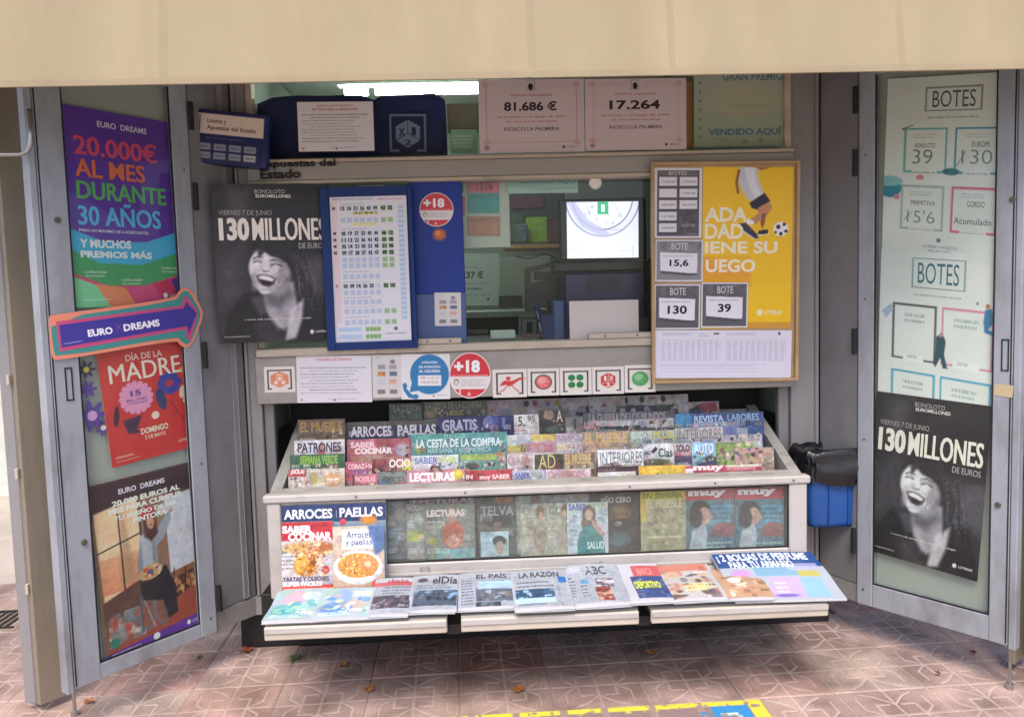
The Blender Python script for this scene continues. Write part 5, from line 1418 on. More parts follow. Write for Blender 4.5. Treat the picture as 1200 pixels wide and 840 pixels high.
# pale green pocket chart with coloured tickets
bar_in('ticket_chart', 538, 596, 205, 291, YF + .10, .008, 'inlight', 'pale green ticket chart hanging inside the window beside the blue panel', 'chart')
for (x0, y0, x1, y1, c, lb, tx) in ((547, 209, 585, 226, 'c8707c', 'red ticket sheet with handwritten 1516, top of the ticket chart', '1516'), (548, 227, 585, 250, '4c9c98', 'teal ticket sheet in the middle of the ticket chart', None),
                                   (548, 254, 586, 277, 'b8886c', 'tan ticket sheet at the bottom of the ticket chart', None), (538, 210, 544, 226, '3c9c74', 'narrow green ticket sheet, top of the chart beside the blue panel', None), (538, 230, 545, 252, 'b8606c', 'narrow red ticket sheet at the left of the chart', None)):
    def tk(A, c=c, tx=tx):
        A.fr = True; A.c[:] = np.array(hexc(c)); A.mottle(0, 0, 1, 1, [c, tuple(min(1, q * 1.15) for q in hexc(c))], 10, .03, .5)
        if tx: A.T(tx, .3, .3, .8, .8, '3c2428', -.005)
        else: A.lines(.1, .1, .6, .25, 1, '2c3c3c', .3)
        A.fr = False
    card('ticket_sheet', lb, 'ticket sheet', rq(x0, y0, x1, y1), PY(YF + .096), tk, 'ticket sheets on the chart', m='gloss', res=.003)
def vendido(A):
    A.fr = True; A.c[:] = np.array(hexc('9cbab0')); A.poly([(0, .6), (.5, .9), (1, .7), (1, 1), (0, 1)], 'b8d0c4', .7, .01)
    A.T('VENDIDO AQUI', .14, .14, .98, .48, '5a8a98', .03); A.lines(.4, .62, .95, .82, 1, '88a8a8', .6); A.fr = False
card('sold_here_strip', 'pale green strip reading VENDIDO AQUI hanging in the serving window above the shelf of packets', 'sign', rq(595, 207, 677, 227, -.01), PY(YF + .07), vendido, m='gloss', res=.003, wave=.002)
# back-wall shelf with packets
sh_ = empty('packet_shelf', PY(.95).at(628, 292), 'small shelf with orange edge inside the kiosk behind the serving window', 'shelf')
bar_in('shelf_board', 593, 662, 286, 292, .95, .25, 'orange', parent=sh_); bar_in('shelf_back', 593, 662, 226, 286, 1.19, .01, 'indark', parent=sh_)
M['pk1'] = mat('green_packet', '86ac2c', .4, var=.3, vscale=40); M['pk2'] = mat('olive_packet', '4c5844', .5, var=.4, vscale=30); M['pk3'] = mat('mixed_packet', '5c6c74', .4, var=.5, vscale=50); M['pk4'] = mat('maroon_packet', '5c3038', .4, var=.4, vscale=40)
for (x0, x1, y0, y1, m_, lb) in ((617, 642, 254, 285, 'pk1', 'bright green snack packet on the orange-edged shelf'), (597, 615, 250, 285, 'pk2', 'dark olive packet at the left end of the orange-edged shelf'),
                               (605, 618, 262, 285, 'pk3', 'small grey-blue packet in front on the orange-edged shelf'), (643, 656, 258, 285, 'pk4', 'maroon packet at the right end of the orange-edged shelf'),
                               (598, 640, 230, 246, 'pk4', 'dark box on top of the packets inside the kiosk')):
    bar_in('packet', x0, x1, y0, y1, 1.0 if m_ != 'pk3' else .955, .035, m_, lb, 'packet', None, .008, 'packets on the inner shelf')
def c237(A):
    A.fr = True; A.c[:] = np.array(hexc('a8b4b0')); A.frame(.06, .06, .95, .94, .0015, '7c8c94'); A.ell(.08, .12, .03, .04, '20242c')
    A.lines(.05, .24, .5, .28, 1, '8c7878', .6); A.T('237 €', .05, .34, .60, .48, '5c4450', .03); A.lines(.05, .55, .7, .60, 1, '7c7c84', .6); A.T('LA PALMERA', .06, .66, .58, .70, '3c4450', .01); A.lines(.05, .78, .8, .82, 1, '7c7c84', .6); A.ell(.72, .88, .02, .03, '20242c'); A.fr = False
card('prize_certificate', 'faded prize certificate reading 237 € inside the kiosk behind the serving window', 'certificate', rq(538, 297, 585, 358), PY(.80), c237, res=.005)
# low inner shelf and recess
ns = empty('inner_shelf', PY(.55).at(590, 372), 'pale grey inner shelf under the faded 237 € certificate', 'shelf')
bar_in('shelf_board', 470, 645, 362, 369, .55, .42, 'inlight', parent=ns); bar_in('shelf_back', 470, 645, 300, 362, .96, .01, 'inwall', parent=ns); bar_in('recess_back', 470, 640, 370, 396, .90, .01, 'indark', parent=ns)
def dots(A):
    A.fr = True; A.c[:] = np.array(hexc('8c9490')); A.frame(.1, .15, .9, .9, .006, '4c5450'); A.rect(.35, .35, .65, .8, '2c3434'); A.fr = False
card('framed_label', 'small grey framed label in the recess under the inner shelf', 'label', rq(608, 368, 633, 396), PY(.52), dots, res=.004)
# dark credit card terminal cradle
def poly_thing(name, pts, Y, dep, m, label, cat, parent=None, bevel=.003):
    P = [PY(Y).at(*q) for q in pts]; c = P[0]
    bm = bmesh.new(); lo = [bm.verts.new((p.x - c.x, 0, p.z - c.z)) for p in P]; hi = [bm.verts.new((p.x - c.x, dep, p.z - c.z)) for p in P]
    bm.faces.new(lo); bm.faces.new(hi)
    for i in range(len(P)): bm.faces.new((lo[i], lo[(i + 1) % len(P)], hi[(i + 1) % len(P)], hi[i]))
    o = finish(bm, name, M[m], parent, Matrix.Translation((c.x, Y, c.z)), bevel=bevel)
    return tag(o, label, cat) if cat else o
tcr = empty('ticket_printer', PY(.22).at(635, 364), 'black angular ticket printer stand left of the monitor', 'printer')
poly_thing('printer_frame', [(616, 365), (616, 314), (655, 305), (655, 311), (622, 319), (622, 345), (632, 340), (650, 342), (650, 348), (640, 352), (634, 362), (650, 365)], .22, .09, 'plasticblack', None, None, tcr)
poly_thing('printer_body', [(622, 332), (652, 326), (654, 366), (642, 366), (641, 345), (622, 343)], .235, .07, 'plasticblack', None, None, tcr)
bar_in('printer_panel', 627, 648, 318, 328, .24, .05, 'indark', parent=tcr)
# scissors with blue handles standing in a blue pot
sc = empty('pen_pot', PY(.05).at(640, 402), 'dark blue pen pot with a blue-handled pair of scissors beside the counter', 'pen pot')
bar_in('pot', 634, 652, 368, 402, .06, .05, 'bluebox', parent=sc)
bm = bmesh.new(); P_ = PY(.045)
tube(bm, [P_.at(637, 400), P_.at(633, 384), P_.at(631, 372), P_.at(628, 362)], .004, 8); finish(bm, 'scissor_blade', M['steel'], sc, smooth=True)
bm = bmesh.new(); tube(bm, [P_.at(632, 378), P_.at(628, 366), P_.at(626, 360), P_.at(630, 358), P_.at(633, 364), P_.at(632, 372)], .005, 8); finish(bm, 'scissor_handle', M['royal'], sc, smooth=True)
bar_in('grey_binder', 650, 661, 352, 404, .05, .14, 'paleblue', 'slim grey-blue binder standing between the pen pot and the purple terminal', 'binder')
# monitor
mt = empty('monitor', PY(.02).at(706, 310), 'black desktop monitor showing a white and lilac picture inside the serving window', 'monitor')
PM = PY(.02)
m0, m1 = PM.at(656, 306), PM.at(757, 231)
box('bezel', m0.x, m1.x, .02, .055, m0.z, m1.z, M['plasticblack'], mt, .010)
def scr(A):
    A.fr = True; A.c[:] = np.array(hexc('dcdcee')); A.vgrad(0, 0, 1, 1, 'd8d8ee', 'e4e4f2')
    A.ell(.50, -.10, .53, .72, '8c8cac', 1, .02); A.ell(.50, -.10, .51, .70, 'dadaf0', 1, .02); A.ell(.50, -.10, .43, .60, '6c6c88', 1, .02); A.ell(.50, -.10, .415, .58, 'e4e4f0', 1, .02)
    A.poly([(.0, 0), (.12, 0), (.30, .32), (.60, .56), (.5, .62), (.2, .44)], 'b4b4dc', .8, .006)
    A.mottle(.25, .02, .78, .40, ['c4c4dc', 'b0b0cc', 'f0f0fa'], 30, .008, .7, 3)
    A.rect(.43, .0, .58, .22, '3cae7c'); A.T('1', .48, .05, .53, .18, 'e8f8f0', .03); A.line([(.45, .42), (.50, .50), (.80, .50)], .002, '8c8cac')
    A.lines(.06, .80, .2, .88, 2, '9cb8a8', .5); A.lines(.74, .86, .9, .88, 1, '8c8cac', .6); A.line([(.92, .80), (.92, .97)], .002, '6c6c84'); A.fr = False
o_ = card('screen', None, None, ((664, 237), (748, 236), (665, 303)), PY(.019), scr, parent=mt, m='screen', thick=.0005, res=.0025)
bm = bmesh.new(); tube(bm, [(m0.x + .17, .06, m0.z + .05), (m0.x + .17, .10, m0.z - .1), (m0.x + .17, .10, ZC)], .02, 10); finish(bm, 'stand', M['plasticblack'], mt, smooth=True)
# purple-blue lottery terminal below it
M['indigo'] = mat('indigo_plastic', '231e52', .35, var=.1, coat=.2)
lt = empty('lottery_terminal', PY(.03).at(700, 404), 'indigo plastic lottery terminal with vent slots beneath the monitor', 'terminal')
bar_in('terminal_body', 663, 756, 318, 404, .04, .16, 'indigo', parent=lt, bevel=.008)
bar_in('terminal_top', 650, 756, 305, 319, .05, .16, 'plasticblack', parent=lt, bevel=.005)
for k in range(12): bar_in('vent_slot', 688 + k * 3.4, 689.6 + k * 3.4, 324, 341, .037, .004, 'plasticblack', parent=lt, bevel=0)
def blank(c):
    def art(A): A.c[:] = np.array(hexc(c)); A.grain(.004)
    return art
card('paper_sheet', 'blank cream sheet of paper leaning on the indigo terminal', 'paper', ((667, 353), (748, 351), (671, 404)), PY(YF + .006), blank('c4bdb8'), wave=.001)
bar_in('dark_box', 728, 761, 372, 396, .0, .03, 'indark', 'small dark box standing behind the screwed strip, beside the wooden board', 'box')
bar_in('white_pad', 645, 670, 399, 408, -.02, .05, 'inlight', 'small white note pad lying on the counter below the terminal', 'note pad')
poly_thing('green_shopping_bag', [(742, 318), (764, 300), (768, 400), (758, 398), (752, 362), (744, 340)], .11, .05, 'pk2', 'green shopping bag hanging right of the monitor', 'bag')
def rnd(A):
    A.fr = True; A.c[:] = np.array(hexc('cfc8c0')); A.ell(.5, .5, .35, .35, 'e0dcd4'); A.line([(.35, .6), (.5, .35), (.65, .6)], .001, 'b0a8a0'); A.fr = False
card('round_sticker', 'small round cream sticker on the window glass above the monitor', 'sticker', rq(690, 207, 705, 222), PY(YF + .008), rnd, m='sticker', res=.002, round_=True, thick=.0005)
poly_thing('mint_box', [(420, 213), (450, 213), (450, 224), (420, 224)], YF + .05, .03, 'inlight', 'pale mint box top showing above the results board', 'box')

# ================================================================== WASTE BIN on the right side panel
def build_bin():
    Pb = PY(-.12)
    c0, c1 = Pb.at(938, 610), Pb.at(998, 612)
    zt, zb2, zbag = Pb.at(965, 520).z, Pb.at(965, 609).z, Pb.at(965, 552).z
    xa, xb = Pb.at(934, 560).x, Pb.at(1001, 560).x
    t = empty('waste_bin', ((xa + xb) / 2, -.12, zb2), 'blue plastic waste bin lined with a black bag, hung on the right side panel', 'bin')
    def ring(bm, z, s, y0, y1, wob=0, seed=0):
        out = []; n = 64
        for k in range(n):
            a_ = 2 * math.pi * k / n; cx, cy = (xa + xb) / 2, (y0 + y1) / 2
            ex = math.copysign(abs(math.cos(a_)) ** .35, math.cos(a_)); ey = math.copysign(abs(math.sin(a_)) ** .35, math.sin(a_))
            w = 1 + wob * (.6 * mnoise.noise(Vector((math.cos(a_) * 3, math.sin(a_) * 3, z * 9 + seed))) + .5 * mnoise.noise(Vector((a_ * 4, z * 22, seed))))
            out.append(bm.verts.new((cx + ex * (xb - xa) / 2 * s * w, cy + ey * (y1 - y0) / 2 * s * w, z + wob * .22 * mnoise.noise(Vector((a_ * 2, seed, 1))))))
        return out
    def skin(bm, rs):
        for a_, b_ in zip(rs, rs[1:]):
            for k in range(len(a_)): bm.faces.new((a_[k], a_[(k + 1) % len(a_)], b_[(k + 1) % len(a_)], b_[k]))
    y0, y1 = -.24, -.085
    bm = bmesh.new(); rs = [ring(bm, zb2, .86, y0, y1), ring(bm, zb2 + .02, .90, y0, y1), ring(bm, (zb2 + zbag) / 2, .93, y0, y1), ring(bm, zbag + .08, .96, y0, y1)]
    skin(bm, rs); bm.faces.new(rs[0]); finish(bm, 'bin_body', M['blueplastic'], t, smooth=True)
    bm = bmesh.new()
    for xx in (.35, .68): bx(bm, xa + (xb - xa) * xx, xa + (xb - xa) * xx + .006, y0 - .003, y0 + .012, zb2 + .01, zbag)
    for i_, xx in enumerate((.35, .68)):
        bm2 = bmesh.new(); bx(bm2, xa + (xb - xa) * xx, xa + (xb - xa) * xx + .006, y0 - .003, y0 + .012, zb2 + .01, zbag); finish(bm2, 'bin_rib', M['blueplastic'], t, bevel=.002)
    bm.free()
    bm = bmesh.new(); rs = [ring(bm, zbag - .02, 1.04, y0 - .012, y1, .22, 3), ring(bm, zbag + .03, 1.10, y0 - .014, y1, .25, 4), ring(bm, zbag + .06, 1.12, y0 - .018, y1, .26, 4.4), ring(bm, (zbag + zt) / 2, 1.08, y0 - .016, y1, .24, 5), ring(bm, zt - .035, 1.13, y0 - .018, y1, .26, 5.5),
                            ring(bm, zt - .01, 1.10, y0 - .016, y1, .18, 6), ring(bm, zt, .98, y0 - .005, y1 - .005, .06, 7), ring(bm, zt - .05, .88, y0, y1, .08, 8), ring(bm, zt - .15, .8, y0, y1, .1, 9)]
    skin(bm, rs); bm.faces.new(rs[-1]); finish(bm, 'bin_liner', M['bag'], t, smooth=True)
build_bin()

# ================================================================== FLOOR: mat sticker, leaves
def floor_art(A):
    A.c[:] = np.array(hexc('8f7a78')); y = 'd6cf4a'
    A.fr = True
    rg = np.random.default_rng(5)
    A.rect(0, 0, 1, .10, y); A.rect(.955, 0, 1, 1, y); A.rect(0, 0, .008, 1, y)
    for x in (.13, .26, .40, .52, .66, .80): A.rect(x, 0, x + .022, 1, '9c8880')
    A.mottle(0, 0, 1, .14, ['9c8880', '94807a', 'd6cf4a', 'c4bc50'], 60, .010, .9, 19)
    for x0, x1 in ((.84, .95),): A.rect(x0, .10, x1, .60, '3c8ac4'); A.rect(x0 + .02, .25, x1 - .04, .30, 'c8d4c8'); A.rect(x0 + .03, .35, x1 - .05, .40, 'c8d4c8'); A.rect(.90, .30, .92, .55, 'a8c4d0')
    A.mottle(0, 0, 1, 1, ['8f7a78', '957f7c'], 90, .014, .8, 9); A.grain(.02)
    for x in (.72, .745, .77): A.line([(x, .4), (x + .01, .55)], .006, 'c8b8b4')
    A.T('LOTERÍA NACIONAL LA SUERTE', .14, .22, .66, .46, '5c9cae', .0); A.T('D', .805, .20, .83, .42, '3c8ac4', .02)
    A.fr = False
card('floor_sticker', 'worn yellow-bordered floor sticker with blue letters on the tiles, at the bottom edge', 'sticker', ((496, 841), (890, 819), (480, 905)), PZ(.0035), floor_art, m='paper', thick=.0006, res=.005)
def leaf(x, y, s, rot, m, label, n=5, z=.004):
    p = PZ(z).at(x, y); bm = bmesh.new(); c = bm.verts.new((0, 0, .006)); pts = []
    K_ = n * 4
    for k in range(K_):
        a_ = 2 * math.pi * k / K_; r_ = s * (.55 + .45 * abs(math.cos(a_ * n / 2))) * (1 - .25 * math.cos(a_)) * RNG.uniform(.85, 1.1)
        pts.append(bm.verts.new((r_ * math.cos(a_), r_ * math.sin(a_) * .8, .004 + .018 * abs(math.sin(a_ * 1.5)) * r_ / s * RNG.uniform(.3, 1.1))))
    for k in range(K_): bm.faces.new((c, pts[k], pts[(k + 1) % K_]))
    bl = [v.co.copy() for v in bm.verts]
    o = finish(bm, 'fallen_leaf', M[m], None, Matrix.Translation(p) @ Matrix.Rotation(rad(rot), 4, 'Z'))
    md = o.modifiers.new('thickness', 'SOLIDIFY'); md.thickness = .0008
    tag(o, label, 'leaf', 'fallen leaves on the pavement')
leaf(610, 808, .032, 20, 'leaf', 'largest orange leaf, alone on the tiles below the middle tray')
leaf(431, 808, .030, 160, 'leaf', 'ochre leaf on the tiles below the left tray')
leaf(290, 762, .040, 70, 'leafred', 'curled red-brown leaf beside the kiosk base at the left')
leaf(766, 766, .026, 10, 'leaf', 'dull ochre leaf in the shade below the gap between trays', 6)
leaf(400, 780, .02, 210, 'leaf', 'small pale leaf in the shade under the left tray')
leaf(104, 822, .022, 120, 'leaf', 'thin orange leaf near the foot of the left display door', 3)
leaf(1140, 765, .016, 60, 'leafred', 'tiny dark leaf on the tiles beneath the right display door', 4)
leaf(1100, 790, .012, 10, 'leafred', 'tiny brown leaf on open tiles ahead of the right display door', 4)
def weed(x, y, s, n, label):
    p = PZ(0).at(x, y); t = empty('weed', p, label, 'weed', 'weeds at the kiosk base'); rg = random.Random(x)
    for k in range(n):
        a_ = rg.uniform(0, 6.28); l = s * rg.uniform(.5, 1.1); h = s * rg.uniform(.1, .7); w = s * .22; d = Vector((math.cos(a_), math.sin(a_), 0)); sd = Vector((-d.y, d.x, 0)) * w
        bm = bmesh.new(); q = [Vector((0, 0, .002)), d * l * .5 + sd + Vector((0, 0, h)), d * l + Vector((0, 0, h * .7)), d * l * .5 - sd + Vector((0, 0, h)), d * l * .5 + Vector((0, 0, h * .8))]
        v = [bm.verts.new(p + c) for c in q]
        for f in ((0, 1, 4), (1, 2, 4), (2, 3, 4), (3, 0, 4)): bm.faces.new([v[i] for i in f])
        finish(bm, 'leaf', M['leafgreen'], t)
weed(346, 773, .035, 9, 'small green weed growing between tiles beneath the left tray')
weed(232, 770, .03, 7, 'thin pale weed at the corner of the kiosk base near the left door')

# ================================================================== MAGAZINES
def mood(seed, cols, n=26, r=.018, lines=True):
    """busy lower part of a cover: photograph patches and lines of small print"""
    def f(A):
        A.fr = True; A.mottle(0, .10, 1, 1, cols, n, r, .65, seed)
        if lines:
            A.lines(.05, .30, .45, .44, 4, 'f0ece8', .6, seed); A.lines(.55, .55, .95, .68, 4, 'f0ece8', .55, seed + 1); A.lines(.06, .80, .6, .9, 3, 'f0ece8', .6, seed + 2)
        A.fr = False
    return f
def face(x, y, s, skin='d4a58c', hair='4a3026', top='b85c50', body=True):
    """cover portrait in fractions: x, y centre of the face, s half its width"""
    def f(A):
        A.fr = True; k = A.w / A.h
        if body:
            A.poly([(x - s * 3.0, 1.05), (x - s * 2.4, y + s * 3.3 * k), (x - s * .8, y + s * 2.1 * k), (x + s * .8, y + s * 2.1 * k), (x + s * 2.4, y + s * 3.3 * k), (x + s * 3.0, 1.05)], top, 1, .004)
        A.ell(x, y - s * .1 * k, s * 1.35, s * 1.6 * k, hair, 1, .12); A.poly([(x - s * 1.35, y), (x + s * 1.35, y), (x + s * 1.45, y + s * 2.6 * k), (x + s * .7, y + s * 2.2 * k), (x - s * .7, y + s * 2.2 * k), (x - s * 1.45, y + s * 2.6 * k)], hair, .9, .004)
        A.rect(x - s * .4, y + s * .8 * k, x + s * .4, y + s * 2.3 * k, skin); A.ell(x, y + s * .1 * k, s * .85, s * 1.2 * k, skin, 1, .12)
        A.ell(x - s * .35, y - s * .05 * k, s * .16, s * .09 * k, '2a2020', .9, .4); A.ell(x + s * .35, y - s * .05 * k, s * .16, s * .09 * k, '2a2020', .9, .4)
        A.ell(x, y + s * .68 * k, s * .30, s * .12 * k, 'b04848', .95, .3); A.ell(x + s * .05, y + s * .3 * k, s * .12, s * .1 * k, 'a87860', .5, .6)
        A.fr = False
    return f
def mag(plane, x0, y0, x1, label, bg, words=(), paint=(), h=.27, group=None, sl=-.03, th=.004, yb=None, lean=0.0, m='gloss', res=.003, grain=.02, name='magazine'):
    """x0,y0,x1 = pixels of the cover's upper edge; words = (text, x0, y0, x1, y1, colour, boldness)"""
    def art(A):
        A.fr = True; b_ = np.array(rgb(bg)); A.mottle(0, 0, 1, .6, [tuple(np.clip(b_ * q, 0, 1)) for q in (.78, .9, 1.12, 1.25)], 50, .009, .5, int(x0 * 7 + y0)); A.fr = False
        for p in paint: p(A)
        A.tex(.075, .45, int(x0)); A.grain(grain * 1.5, 1, .5)
        g_ = A.c.mean(-1, keepdims=True); A.c = (A.c * .78 + g_ * .22) * .93 + .02
        for w in words:
            c_ = np.array(rgb(w[5])); c_ = c_ * .78 + c_.mean() * .12 + np.array(rgb(bg)) * .10
            A.T(*w[:5], tuple(c_), *w[6:])
    if not yb:
        rg = np.random.default_rng(int(x0 * 13 + y0)); wpx = x1 - x0
        inks = ['f0ecea', '2a2630', 'c83c44', '3c6ca8', 'e0c040', '5c8c4c', 'd8a0a8']
        def small(A):
            xx = x0 + 2
            while xx < x1 - 5:
                ww = min(rg.uniform(8, 18), x1 - xx - 2); yy = y0 + sl * (xx - x0) + rg.uniform(9.5, 12)
                if rg.random() < .35:
                    A.mottle(xx, yy - 1, xx + ww, yy + 12, ['c8a088', '3c3030', '7c8c98', 'b87050', 'd8d0c8', '586c4c'], 14, .007, .85, int(xx))
                else: A.lines(xx, yy, xx + ww, yy + rg.uniform(5, 9), 3, inks[rg.integers(7)], .75, int(xx))
                xx += ww + 2
        paint = list(paint) + [small]
    quad = ((x0, y0), (x1, y0 + sl * (x1 - x0)), (x0 + lean, (yb or y0 + 60)))
    return card(name, label, 'magazine', quad, plane, art, group, bg=bg, m=m, thick=th, res=res, height=None if yb else h, edge='cfcac4')
def R(*a): return lambda A: A.rect(*a)
def E_(*a): return lambda A: A.ell(*a)
def Po(*a): return lambda A: A.poly(*a)
def Ln(*a, **k): return lambda A: A.lines(*a, **k)
def Mo(*a): return lambda A: A.mottle(*a)
def lean(y, z, deg): return Plane((0, y, z), (0, -math.cos(rad(deg)), math.sin(rad(deg))))
ROW = {'A': lean(-.335, .80, 7), 'B': lean(-.25, .88, 9), 'C': lean(-.155, .95, 9), 'D': lean(-.06, 1.02, 9), 'E': lean(.035, 1.08, 9), 'F': lean(-.425, .65, 2), 'F2': lean(-.41, .65, 2), 'F3': lean(-.395, .65, 2)}
W = 'f0ecea'
GA, GB, GC, GD, GE, GF = ['magazines in the %s row of the display case' % q for q in ('front', 'second', 'third', 'fourth', 'rearmost', 'glass-front')]
# rearmost row
mag(ROW['E'], 456, 473, 497, 'dark green-grey magazine, leftmost of the rearmost row in the case', '4a5446', [('LA CESTA', 461, 475, 492, 482, '7c8878', .02)], [E_(465, 485, 6, 6, '8c9040', .8), mood(1, ['3c463c', '5c6450', '2c342c'])], .26, GE)
mag(ROW['E'], 494, 471, 571, 'wide dark olive magazine in the rearmost row, behind GRATIS', '525847', [('LA CESTA DE LA COMPRA', 499, 472, 565, 478, '8c9480', .02)], [E_(506, 483, 7, 7, '9c8c40', .8), mood(2, ['434a3c', '636850', '703c34'])], .26, GE)
mag(ROW['E'], 571, 469, 690, 'wide pale mauve sheet with a row of dark dots, rearmost row', '9c8c90', (), [E_(617, 473, 3, 3.5, '28242a'), E_(627, 472.5, 3, 3.5, '7c3038'), E_(642, 473, 3, 3.5, '6c6080'), E_(653, 472, 3, 3.5, '8c7c30'), Po([(676, 477), (699, 474), (702, 486), (674, 488)], '24222e'), mood(3, ['a89c9c', '8c7c84'], 14, .02, False)], .26, GE, name='poster_sheet', th=.001)
mag(ROW['E'], 689, 465, 806, 'pale newspaper sheet with small dark figures, right part of the rearmost row', 'a09698', (), [E_(734, 469, 2, 4, '2a262c'), E_(752, 468, 3, 4, '2a262c'), E_(764, 466, 4, 2, '8c5c4c'), E_(777, 467, 3, 4, '2a262c'), R(722, 476, 795, 488, '3a2e34'), R(726, 478, 733, 484, 'a8a0a4'), E_(742, 481, 3, 3.5, 'b0a8ac'), E_(758, 480, 3, 4, '9c8c8c')], .26, GE, name='poster_sheet', th=.001)
mag(ROW['E'], 806, 471, 842, 'magazine with a red and black wedge, right end of the rearmost row', '8c8284', (), [Po([(807, 480), (822, 472), (839, 471), (841, 482), (808, 484)], '8c2830'), Po([(807, 480), (818, 475), (822, 484), (808, 486)], '242028')], .24, GE)
# fourth row
mag(ROW['D'], 349, 492, 404, 'brown magazine with ochre masthead, upper left corner of the case', '6c5238', [('EL MUEBLE', 352, 495, 401, 505, 'a88440', .02)], [mood(5, ['5c4430', '7c6040', '8c6c3c'])], .27, GD)
mag(ROW['D'], 407, 495, 514, 'wide navy magazine reading ARROCES PAELLAS, fourth row', '23264c', [('ARROCES', 411, 500, 459, 511, 'd4d0d4', .03), ('PAELLAS', 466, 498, 511, 509, 'd4d0d4', .03)], [R(407, 490, 514, 498, '4a443c'), E_(502, 511, 5, 4, 'a8683c', .8), mood(6, ['23264c', '3c4c6c'], 10)], .27, GD)
mag(ROW['D'], 513, 489, 602, 'wide navy magazine reading GRATIS, fourth row', '1f2460', [('GRATIS', 518, 492, 559, 504, 'b8b8cc', .03), ('1', 588, 489, 592, 500, '6c74b0', .0)], [E_(573, 495, 7, 8, '6c78b4', .8), E_(581, 493, 4, 6, '3c48a0', .8), mood(7, ['1f2460', '343c80'], 10)], .27, GD)
mag(ROW['D'], 600, 486, 632, 'white card reading 5,95 beside the GRATIS magazine', 'c4bcbc', [('5,', 607, 488, 615, 501, '3c3438', .02), ('95', 618, 487, 627, 494, '5c5054', .02)], [E_(614, 494, 13, 13, 'd0c8c8', .9, .1), mood(8, ['a8a0a0', 'b8b0b0'], 8)], .25, GD, name='price_card', th=.001)
mag(ROW['D'], 631, 481, 662, 'dark fashion magazine with a face and white letter A, fourth row', '43342f', [('A', 652, 481, 659, 494, 'd8ccc4', .0)], [E_(643, 486, 6, 6, 'a08070', .9, .4), E_(640, 497, 7, 6, '2c2824', .9), E_(648, 503, 8, 4, '4c6458', .8)], .27, GD)
mag(ROW['D'], 662, 489, 684, 'small grey-green magazine, fourth row between the fashion face and grey strip', '6c7470', [('I', 672, 490, 675, 502, '30342c', .0)], [mood(9, ['5c6464', '8c9490'])], .25, GD)
mag(ROW['D'], 683, 484, 790, 'long dark strip magazine with a pink round tab, fourth row', '4a484e', [('LA GUERRA DE LOS MUNDOS', 690, 485, 780, 492, '8c8890', .02)], [R(688, 493, 790, 500, 'a8a4ac'), R(688, 500, 750, 502, '2c2c34'), E_(690, 498, 10, 5, 'c8808c', 1, .2), mood(10, ['b4b0b8', '9c98a0'], 8)], .25, GD)
mag(ROW['D'], 789, 485, 894, 'wide blue magazine reading REVISTA with a light blue disc, right end of fourth row', '2e4e86', [('REVISTA', 813, 487, 848, 494, 'b4c4e0', .03), ('LABORES', 852, 485, 889, 492, '98acd0', .02)], [E_(800, 492, 11, 9, '2c7cb4', 1, .1), R(812, 495, 874, 500, '8c9cb8'), mood(11, ['2e4e86', '4c6ca0'], 8)], .27, GD)
# third row
mag(ROW['C'], 345, 516, 404, 'white magazine with a navy capital title, third row', 'cfcacb', [('PATRONES', 349, 519, 400, 529, '262a50', .03)], [E_(377, 528, 5, 9, 'b06850', .9, .4), R(352, 530, 372, 532, '8c8c94'), mood(12, ['b8b0ac', 'd8d0cc', 'a88070'], 10)], .27, GC)
mag(ROW['C'], 407, 515, 482, 'pink-red cookery magazine with a two-line white title, third row', 'b8606c', [('SABER', 411, 518, 440, 524, 'e8c8cc', .04), ('COCINAR', 416, 525, 460, 531, 'ece4e4', .04)], [R(441, 514, 462, 524, 'a84450'), R(462, 512, 478, 522, 'b85060'), E_(440, 538, 26, 6, 'b89074', .9, .5), E_(472, 527, 8, 8, 'a8a8b8', .8, .4), mood(13, ['a86c5c', 'c08c74', '8c4c48'], 12, .014, False)], .27, GC)
mag(ROW['C'], 480, 509, 594, 'wide teal magazine with a white capital title, third row', '4f8f92', [('LA CESTA DE LA COMPRA', 488, 515, 587, 522, 'dce8e8', .03), ('MÁS SANA Y ECONÓMICA', 501, 524, 576, 529, 'a8ccc8', .02), ('MENUS', 520, 507, 545, 513, '8cc4c0', .02)], [R(482, 507, 572, 513, '4a9c94'), E_(492, 526, 6, 6, 'a8b050', .8, .4), mood(14, ['4f8f92', '70a890', '3c7478'], 12, .014, False)], .27, GC)
mag(ROW['C'], 594, 510, 651, 'pale magazine with yellow and rose stripes, third row', 'b8bcc0', [('CUERPO', 598, 512, 622, 519, '8c9cb4', .0)], [R(622, 509, 651, 516, 'd0b450'), Po([(594, 524), (620, 518), (651, 516), (651, 530), (594, 530)], 'c08c98'), R(594, 522, 616, 530, 'a8a458'), mood(15, ['c09c9c', 'b0a060'], 8)], .27, GC)
mag(ROW['C'], 650, 508, 683, 'lavender magazine, third row left of the tan one', 'b4a4b4', [('LUJO', 654, 510, 680, 516, '8c7890', .02)], [Ln(653, 518, 681, 527, 3, 'e0d8e4', .8), mood(16, ['a898a8', 'c0b0bc'])], .27, GC)
mag(ROW['C'], 682, 506, 738, 'tan magazine with an ochre title, third row', 'a08c74', [('EL MUEBLE', 685, 508, 735, 518, 'c8a868', .03)], [Ln(686, 519, 734, 527, 2, 'c0b09c', .6), mood(17, ['8c7c68', 'b09c80'])], .27, GC)
mag(ROW['C'], 737, 505, 791, 'pale green magazine with lime capitals, third row', '98a89c', [('CUIDATE', 740, 506, 764, 513, 'c4d0c8', .02), ('PLUS', 765, 505, 789, 513, 'c4b848', .02)], [mood(18, ['8c9c90', 'b0bca8', 'a8a46c'])], .27, GC)
